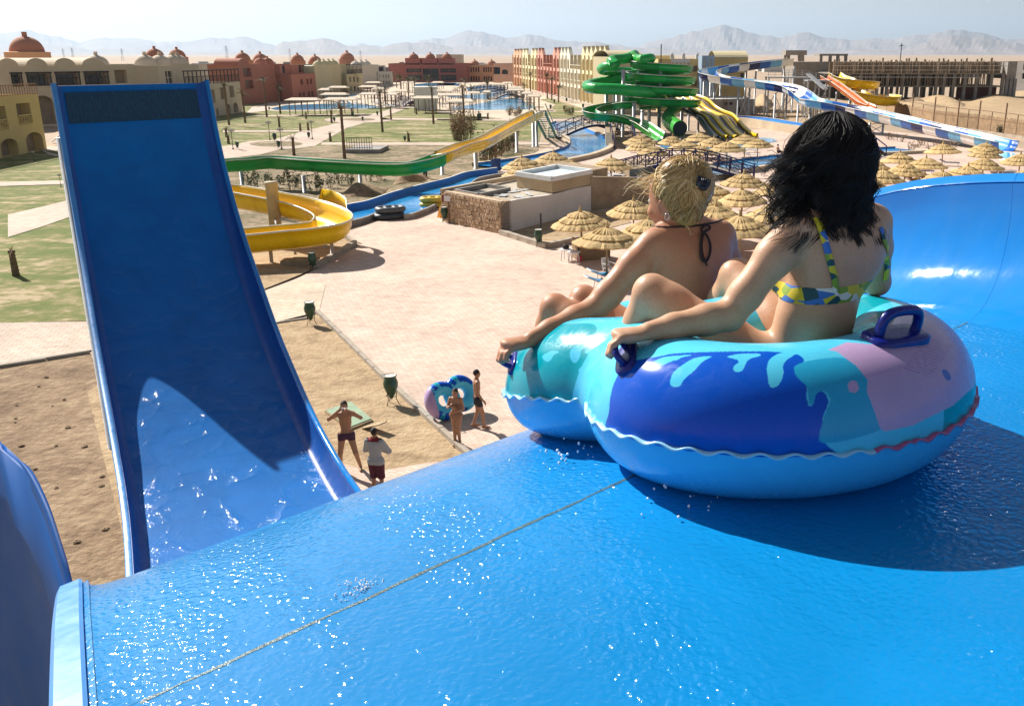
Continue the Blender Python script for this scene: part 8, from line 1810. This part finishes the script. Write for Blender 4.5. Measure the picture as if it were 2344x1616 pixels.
S2.build(rider2, 'hair', m_hair2)
cl = empty('hair_clip', K(*Q('a4', 1560, 240), 3.195)); tag(cl, 'navy toothed claw clip holding up the blonde hair', 'hair clip'); m_clip = M('navy gloss plastic', (.004, .005, .018), .22, .1, 10, 0)
b = B(); rows = []
for t in np.linspace(-1, 1, 9): rows.append([V3(.034 * t, -.012 + .018 * t * t, .030), V3(.036 * t, -.022 + .02 * t * t, .004), V3(.036 * t, -.020 + .02 * t * t, -.024), V3(.034 * t, -.012 + .02 * t * t, -.024), V3(.034 * t, -.004 + .018 * t * t, .028)])
b.loft(rows, True).build('clip_shell', m_clip, cl, True)
for k in range(6): x = -.030 + .012 * k; B().tube([(x, -.024, .028), (x, -.027, .0), (x * .9, -.020, -.030), (x * .8, 0.0, -.044)], [.0035, .0045, .0035, .0015], 6).build('tooth', m_clip, cl, True)
cl.scale = (.60, .62, .62); cl.rotation_euler = (.1, .25, .5)
# ------------------------------------------------------------------ people on the ground
m_skin3 = skin_mat('tanned skin', (0.40, 0.215, 0.13), (0.42, 0.20, 0.12))
def sub_mesh(me, V, keep, name):
    """faces of an inflated shell whose centre passes `keep` (clothing)"""
    n = len(me.polygons); lv = np.empty(n * 4, np.int32); me.polygons.foreach_get('vertices', lv); Qd = lv.reshape(-1, 4); C = V[Qd].mean(1); m = keep(C); Qd = Qd[m]; u, inv = np.unique(Qd, return_inverse=True)
    return mesh(name, V[u].tolist(), [tuple(int(x) for x in q) for q in inv.reshape(-1, 4)])
def figure(base, rz, J, label, skin, hair, cloth, ht=1.0, h=.016, group=None, hairlen=.0, female=False):
    """standing figure from joints in local metres (x right, y forward, z up); one continuous body, clothes and hair as children"""
    lo = np.array([min(p[i] for p in J.values()) for i in range(3)]) - .22; hi = np.array([max(p[i] for p in J.values()) for i in range(3)]) + .22; lo[2] = -.02
    def build(F, extra=0.0):
        g = {k: Vector(v) for k, v in J.items()}; X = Vector((1, 0, 0)); Yv = Vector((0, 1, 0)); e = extra
        F.ecap(g['hip'] - X * .07, g['hip'] + X * .07, .115 + e, .115 + e, Yv, .85, .03); F.ecap(g['hip'] + Vector((0, 0, .08)), g['chest'] - Vector((0, 0, .14)), (.115 if not female else .10) + e, .125 + e, Yv, .72, .04); F.ecap(g['chest'] - Vector((0, 0, .12)), g['chest'], .135 + e, .15 + e, Yv, .70, .04)
        F.cone(g['sl'], g['sr'], .055 + e, .055 + e, .04); F.cone(g['chest'], g['neck'], .06 + e, .052 + e, .04)
        for s in ('l', 'r'):
            F.chain([g['s' + s], g['e' + s], g['w' + s]], [.056 + e, .042 + e, .029 + e], .02); F.chain([g['h' + s], g['k' + s], g['a' + s]], [.095 + e, .060 + e, .040 + e], .03)
            d = (g['w' + s] - g['e' + s]).normalized(); a = d.orthogonal().normalized(); F.ecap(g['w' + s], g['w' + s] + d * .09, .03, .036, a, .6, .015)
            for q in (-1.5, -.5, .5, 1.5): b0 = g['w' + s] + d * .085 + d.cross(a).normalized() * q * .018; F.chain([b0, b0 + d * .045 + a * .012, b0 + d * .06 + a * .04], [.011, .0105, .0095], .005)
            b0 = g['w' + s] + d * .03 + d.cross(a).normalized() * .035; F.chain([b0, b0 + d * .05 + d.cross(a) * .02], [.014, .011], .008)
            f = Vector((0, 1, 0)); F.chain([g['a' + s] - f * .04 - Vector((0, 0, .035)), g['a' + s] + f * .08 - Vector((0, 0, .045)), g['a' + s] + f * .17 - Vector((0, 0, .055))], [.042, .040, .028], .02)
        if female:
            for s in (-1, 1): F.ell(g['chest'] + Vector((s * .07, .11, -.08)), (.06, .055, .06), None, .03)
    F = Field(lo, hi, h); build(F); hd = Vector(J['head']); fd = Vector(J['look']).normalized() if 'look' in J else Vector((0, 1, 0)); F.cone(Vector(J['neck']) - Vector((0, 0, .04)), hd - Vector((0, 0, .05)), .054, .05, .03); face(F, hd, fd, (0, 0, 1), 1.0)
    me, V = F.to_mesh('body', 1); o = empty('person', base, rz); o.scale = (ht, ht, ht); tag(o, label, 'person', group); obj('body', me, skin, o)
    for nm, mat, infl, keep in cloth:
        Fc = Field(lo, hi, h); build(Fc, infl); mc, Vc = Fc.to_mesh(nm, 1); obj(nm, sub_mesh(mc, Vc, keep, nm), mat, o, smooth=True)
    Fh = Field(hd - Vector((.2, .2, .35)), hd + Vector((.2, .2, .2)), .012); a = fd.cross(Vector((0, 0, 1))).normalized(); Fh.ell(hd - fd * .018 + Vector((0, 0, .028)), (.082, .098, .098), [a, fd, Vector((0, 0, 1))], .01)
    if hairlen: Fh.ell(hd - fd * .055 - Vector((0, 0, .05)), (.07, .05, .09 + hairlen), [a, fd, Vector((0, 0, 1))], .03)
    Fh.ell(hd + fd * .075 - Vector((0, 0, .03)), (.075, .06, .085), [a, fd, Vector((0, 0, 1))], .0, True)
    mh, Vh = Fh.to_mesh('hair', 1); obj('hair', mh, hair, o); return o
def stand(**k):
    J = dict(hip=(0, 0, .92), chest=(0, .0, 1.34), neck=(0, .0, 1.50), head=(0, .02, 1.65), sl=(-.17, 0, 1.42), sr=(.17, 0, 1.42), el=(-.25, -.02, 1.14), er=(.25, -.02, 1.14), wl=(-.26, .08, .90), wr=(.26, .08, .90), hl=(-.09, 0, .90), hr=(.09, 0, .90), kl=(-.10, .03, .49), kr=(.10, .03, .49), al=(-.11, 0, .08), ar=(.11, 0, .08)); J.update(k); return J
m_hd = M('dark short hair', (.018, .012, .009), .7, .3, 40, .5, 200); m_hb = M('brown short hair', (.06, .035, .02), .7, .3, 40, .5, 200)
m_trk = M('dark swim trunks', (.012, .012, .022), .7, .2, 20, .3, 80); m_brief = M('navy maroon swim briefs', (.05, .01, .05), .6, .2, 20); m_hood = M('grey marl hoodie', (.42, .43, .44), .95, .12, 30, .4, 120, .01); m_red = M('dark red collar', (.25, .02, .03), .8); m_bkn = M('dusty pink bikini', (.30, .15, .10), .6, .2, 20)
# man taking a photograph
pm = PZ('a3', 832, 1472); cmn = figure((pm.x, pm.y, .06), R_(193), stand(hip=(0, 0, .93), chest=(0, -.04, 1.35), neck=(0, -.03, 1.51), head=(0, .0, 1.65), sl=(-.18, -.04, 1.43), sr=(.18, -.04, 1.43), el=(-.36, .10, 1.36), er=(.36, .10, 1.38), wl=(-.12, .24, 1.60), wr=(.13, .24, 1.62), hl=(-.09, 0, .91), hr=(.10, 0, .91), kl=(-.18, .10, .50), kr=(.17, .02, .49), al=(-.26, -.06, .08), ar=(.20, -.10, .08)), 'man in dark briefs raising a camera to his face on the sand', m_skin3, m_hb, [('swim_briefs', m_brief, .014, lambda C: (C[:, 2] < .99) & (C[:, 2] > .82 - .0 * C[:, 0]) & (np.abs(C[:, 0]) < .2))], 1.11)
cmr = empty('camera', (0, 0, 0)); cmr.parent = None; R3 = Matrix.Rotation(cmn.rotation_euler.z, 3, 'Z'); q = Vector(cmn.location) + R3 @ (Vector((0, .22, 1.645)) * 1.11); cmr.location = q; cmr.rotation_euler = (0, 0, cmn.rotation_euler.z); tag(cmr, 'small silver camera held at the man\'s face', 'camera')
B().box((-.06, -.02, -.035), (.06, .02, .035)).build('camera_body', M('silver camera', (.55, .55, .6), .3, .1, 20, 0), cmr); B().lathe([(.028, 0), (.028, .03), (.02, .035)], 12).build('lens', m_dark, cmr).rotation_euler = (-math.pi / 2, 0, 0)
# man in grey hoodie, arms folded
ph_ = P(855, 983, 1.80); figure((ph_.x, ph_.y, .06), R_(-10), stand(chest=(0, 0, 1.34), el=(-.30, .12, 1.14), er=(.30, .12, 1.14), wl=(.02, .24, 1.18), wr=(-.02, .26, 1.14), head=(0, .03, 1.66)), 'man in grey hoodie and dark red shorts with folded arms, seen from behind', m_skin3, m_hd, [('hoodie', m_hood, .030, lambda C: (C[:, 2] > .84) & (C[:, 2] < 1.50)), ('collar', m_red, .040, lambda C: (C[:, 2] > 1.455) & (C[:, 2] < 1.535) & (np.abs(C[:, 0]) < .14)), ('shorts', M('dark red shorts', (.10, .015, .03), .8), .030, lambda C: (C[:, 2] > .45) & (C[:, 2] < .845) & (np.abs(C[:, 0]) < .24))], 1.0)
# woman in bikini
pw = PZ('a3', 1655, 1262); figure((pw.x, pw.y, .06), R_(168), stand(hip=(.01, 0, .88), chest=(0, .0, 1.26), neck=(0, .0, 1.40), head=(0, .03, 1.535), sl=(-.15, 0, 1.335), sr=(.15, 0, 1.335), el=(-.22, .02, 1.07), er=(.24, .02, 1.08), wl=(-.05, .2, 1.04), wr=(.12, .22, 1.16), hl=(-.08, 0, .86), hr=(.09, 0, .86), kl=(-.06, .05, .47), kr=(.06, .02, .47), al=(-.06, -.02, .08), ar=(.05, .06, .08)), 'woman in a dusty pink bikini walking along the kerb', m_skin3, m_hd, [('bikini_bottom', m_bkn, .012, lambda C: (C[:, 2] > .79) & (C[:, 2] < .90) & (np.abs(C[:, 0]) < .19)), ('bikini_top', m_bkn, .012, lambda C: (C[:, 2] > 1.13) & (C[:, 2] < 1.22) & (np.abs(C[:, 0]) < .17))], 1.0, female=True, hairlen=.03)
# man in dark trunks walking away
pn = PZ('a3', 1812, 1142); figure((pn.x, pn.y, .06), R_(-75), stand(al=(-.10, -.12, .10), ar=(.10, .16, .08), kl=(-.10, .02, .50), kr=(.10, .12, .50), wl=(-.27, .02, .90), wr=(.26, .14, .90), look=(-.25, .97, 0)), 'man in short dark trunks walking away beside a blue double tube', m_skin3, m_hd, [('swim_trunks', m_trk, .016, lambda C: (C[:, 2] > .70) & (C[:, 2] < 1.0) & (np.abs(C[:, 0]) < .21))], 1.02)
# two workers half hidden behind the green chute, sunbathers
g_ = [PZ('a1', 1690, 440), PZ('a1', 1800, 415)]
for i, q in enumerate(g_): figure((q.x, q.y, .04), 2.6 + i, stand(), ('worker in dark clothes behind the green chute, nearer the river', 'worker in dark clothes behind the green chute, nearer the yellow run')[i], m_skin3, m_hd, [('overalls', M('dark work cloth', (.02, .02, .025), .9), .03, lambda C: (C[:, 2] > .1) & (C[:, 2] < 1.45))], 1.0, h=.026)
q = PZ('z4', 1762, 1385); figure((q.x, q.y, .05), -1.2, stand(hip=(0, 0, .45), chest=(0, -.1, .86), neck=(0, -.09, 1.02), head=(0, -.06, 1.17), sl=(-.17, -.1, .94), sr=(.17, -.1, .94), el=(-.25, .0, .68), er=(.25, .0, .68), wl=(-.15, .25, .58), wr=(.15, .25, .58), hl=(-.09, 0, .44), hr=(.09, 0, .44), kl=(-.11, .42, .48), kr=(.11, .42, .48), al=(-.11, .45, .08), ar=(.11, .45, .08)), 'tanned sunbather sitting up near the river by the bridge', m_skin3, m_hd, [('swim_trunks', m_trk, .02, lambda C: (C[:, 2] < .58) & (C[:, 1] < .2))], 1.0, h=.026)
lie = dict(hip=(0, 0, .47), chest=(0, .42, .55), neck=(0, .58, .62), head=(0, .70, .72), sl=(-.17, .48, .56), sr=(.17, .48, .56), el=(-.27, .28, .50), er=(.27, .28, .50), wl=(-.2, .05, .5), wr=(.2, .05, .5), hl=(-.09, 0, .47), hr=(.09, 0, .47), kl=(-.1, -.42, .52), kr=(.1, -.42, .5), al=(-.1, -.82, .46), ar=(.1, -.82, .46), look=(0, .3, 1))
for i, (x, y) in enumerate(((1150, 800), (1290, 800))):
    q = PZ('z6', x, y); o = figure((q.x, q.y, .02), 1.4, lie, ('sunbather with yellow shorts lying on a white lounger', 'sunbather with dark trunks lying on a white lounger')[i], m_skin3, m_hd, [('shorts', (m_yel, m_trk)[i], .02, lambda C: (np.abs(C[:, 1]) < .16) & (np.abs(C[:, 0]) < .2))], 1.0, h=.026)
# second double tube propped up on the paving
t2 = empty('double_tube', PZ('a3', 1590, 1085)); tag(t2, 'blue double tube propped on its side behind the bikini woman', 'swim tube'); Fd = Field((-.75, -.35, -.02), (1.35, .35, 1.35), .022); sl, (X, Y, Zg) = Fd.sub(Fd.lo, Fd.lo + Fd.n * .022, 0); ds = []
for off, R0 in ((0, .38), (.66, .36)):
    d = np.sqrt((X - off) ** 2 + (Zg - .62 - off * .12) ** 2) - R0; ds.append(np.sqrt(d * d + Y * Y) - .215)
Fd.F = np.minimum(ds[0], ds[1]).astype(np.float32); me, V = Fd.to_mesh('inflated_skin', 2); c = np.tile(np.array(CY_), (len(V), 1)); a = np.arctan2(V[:, 2] - .62, V[:, 0] - np.where(V[:, 0] > .33, .66, 0)); sp = np.sin(a * 7 + 2 * np.sin(a * 3)); rr2 = np.hypot(V[:, 2] - .62, V[:, 0] - np.where(V[:, 0] > .33, .66, 0)); c[(rr2 > .40) & (sp > -.2)] = ROY; c[(rr2 > .5) & (sp < -.6)] = TEAL; c[(V[:, 0] < -.35)] = PINK; c[V[:, 1] > .06] = BOT; paint(me, 'print', c); obj('inflated_skin', me, m_tube, t2); t2.rotation_euler = (R_(-28), 0, R_(42)); t2.location.z = .05
for x, z in ((.33, .75), (-.3, 1.0)): B().tube([(x - .06, -.2, z), (x - .05, -.29, z), (x + .05, -.29, z), (x + .06, -.2, z)], .018, 6).build('handle', m_hand, t2, True)
# ------------------------------------------------------------------ dusty air over the plain
m_haze = bpy.data.materials.new('dusty air'); m_haze.use_nodes = True; nt = m_haze.node_tree; nt.nodes.clear()
ou = nt.nodes.new('ShaderNodeOutputMaterial'); pv = nt.nodes.new('ShaderNodeVolumePrincipled'); pv.inputs['Color'].default_value = (0.64, 0.81, 1.0, 1); pv.inputs['Density'].default_value = 5.5e-5; pv.inputs['Anisotropy'].default_value = 0.35
nt.links.new(pv.outputs[0], ou.inputs['Volume'])
tag(B().box((-21600, -21400, -3.5), (21600, 21600, 700)).build('haze', m_haze), kind='stuff')
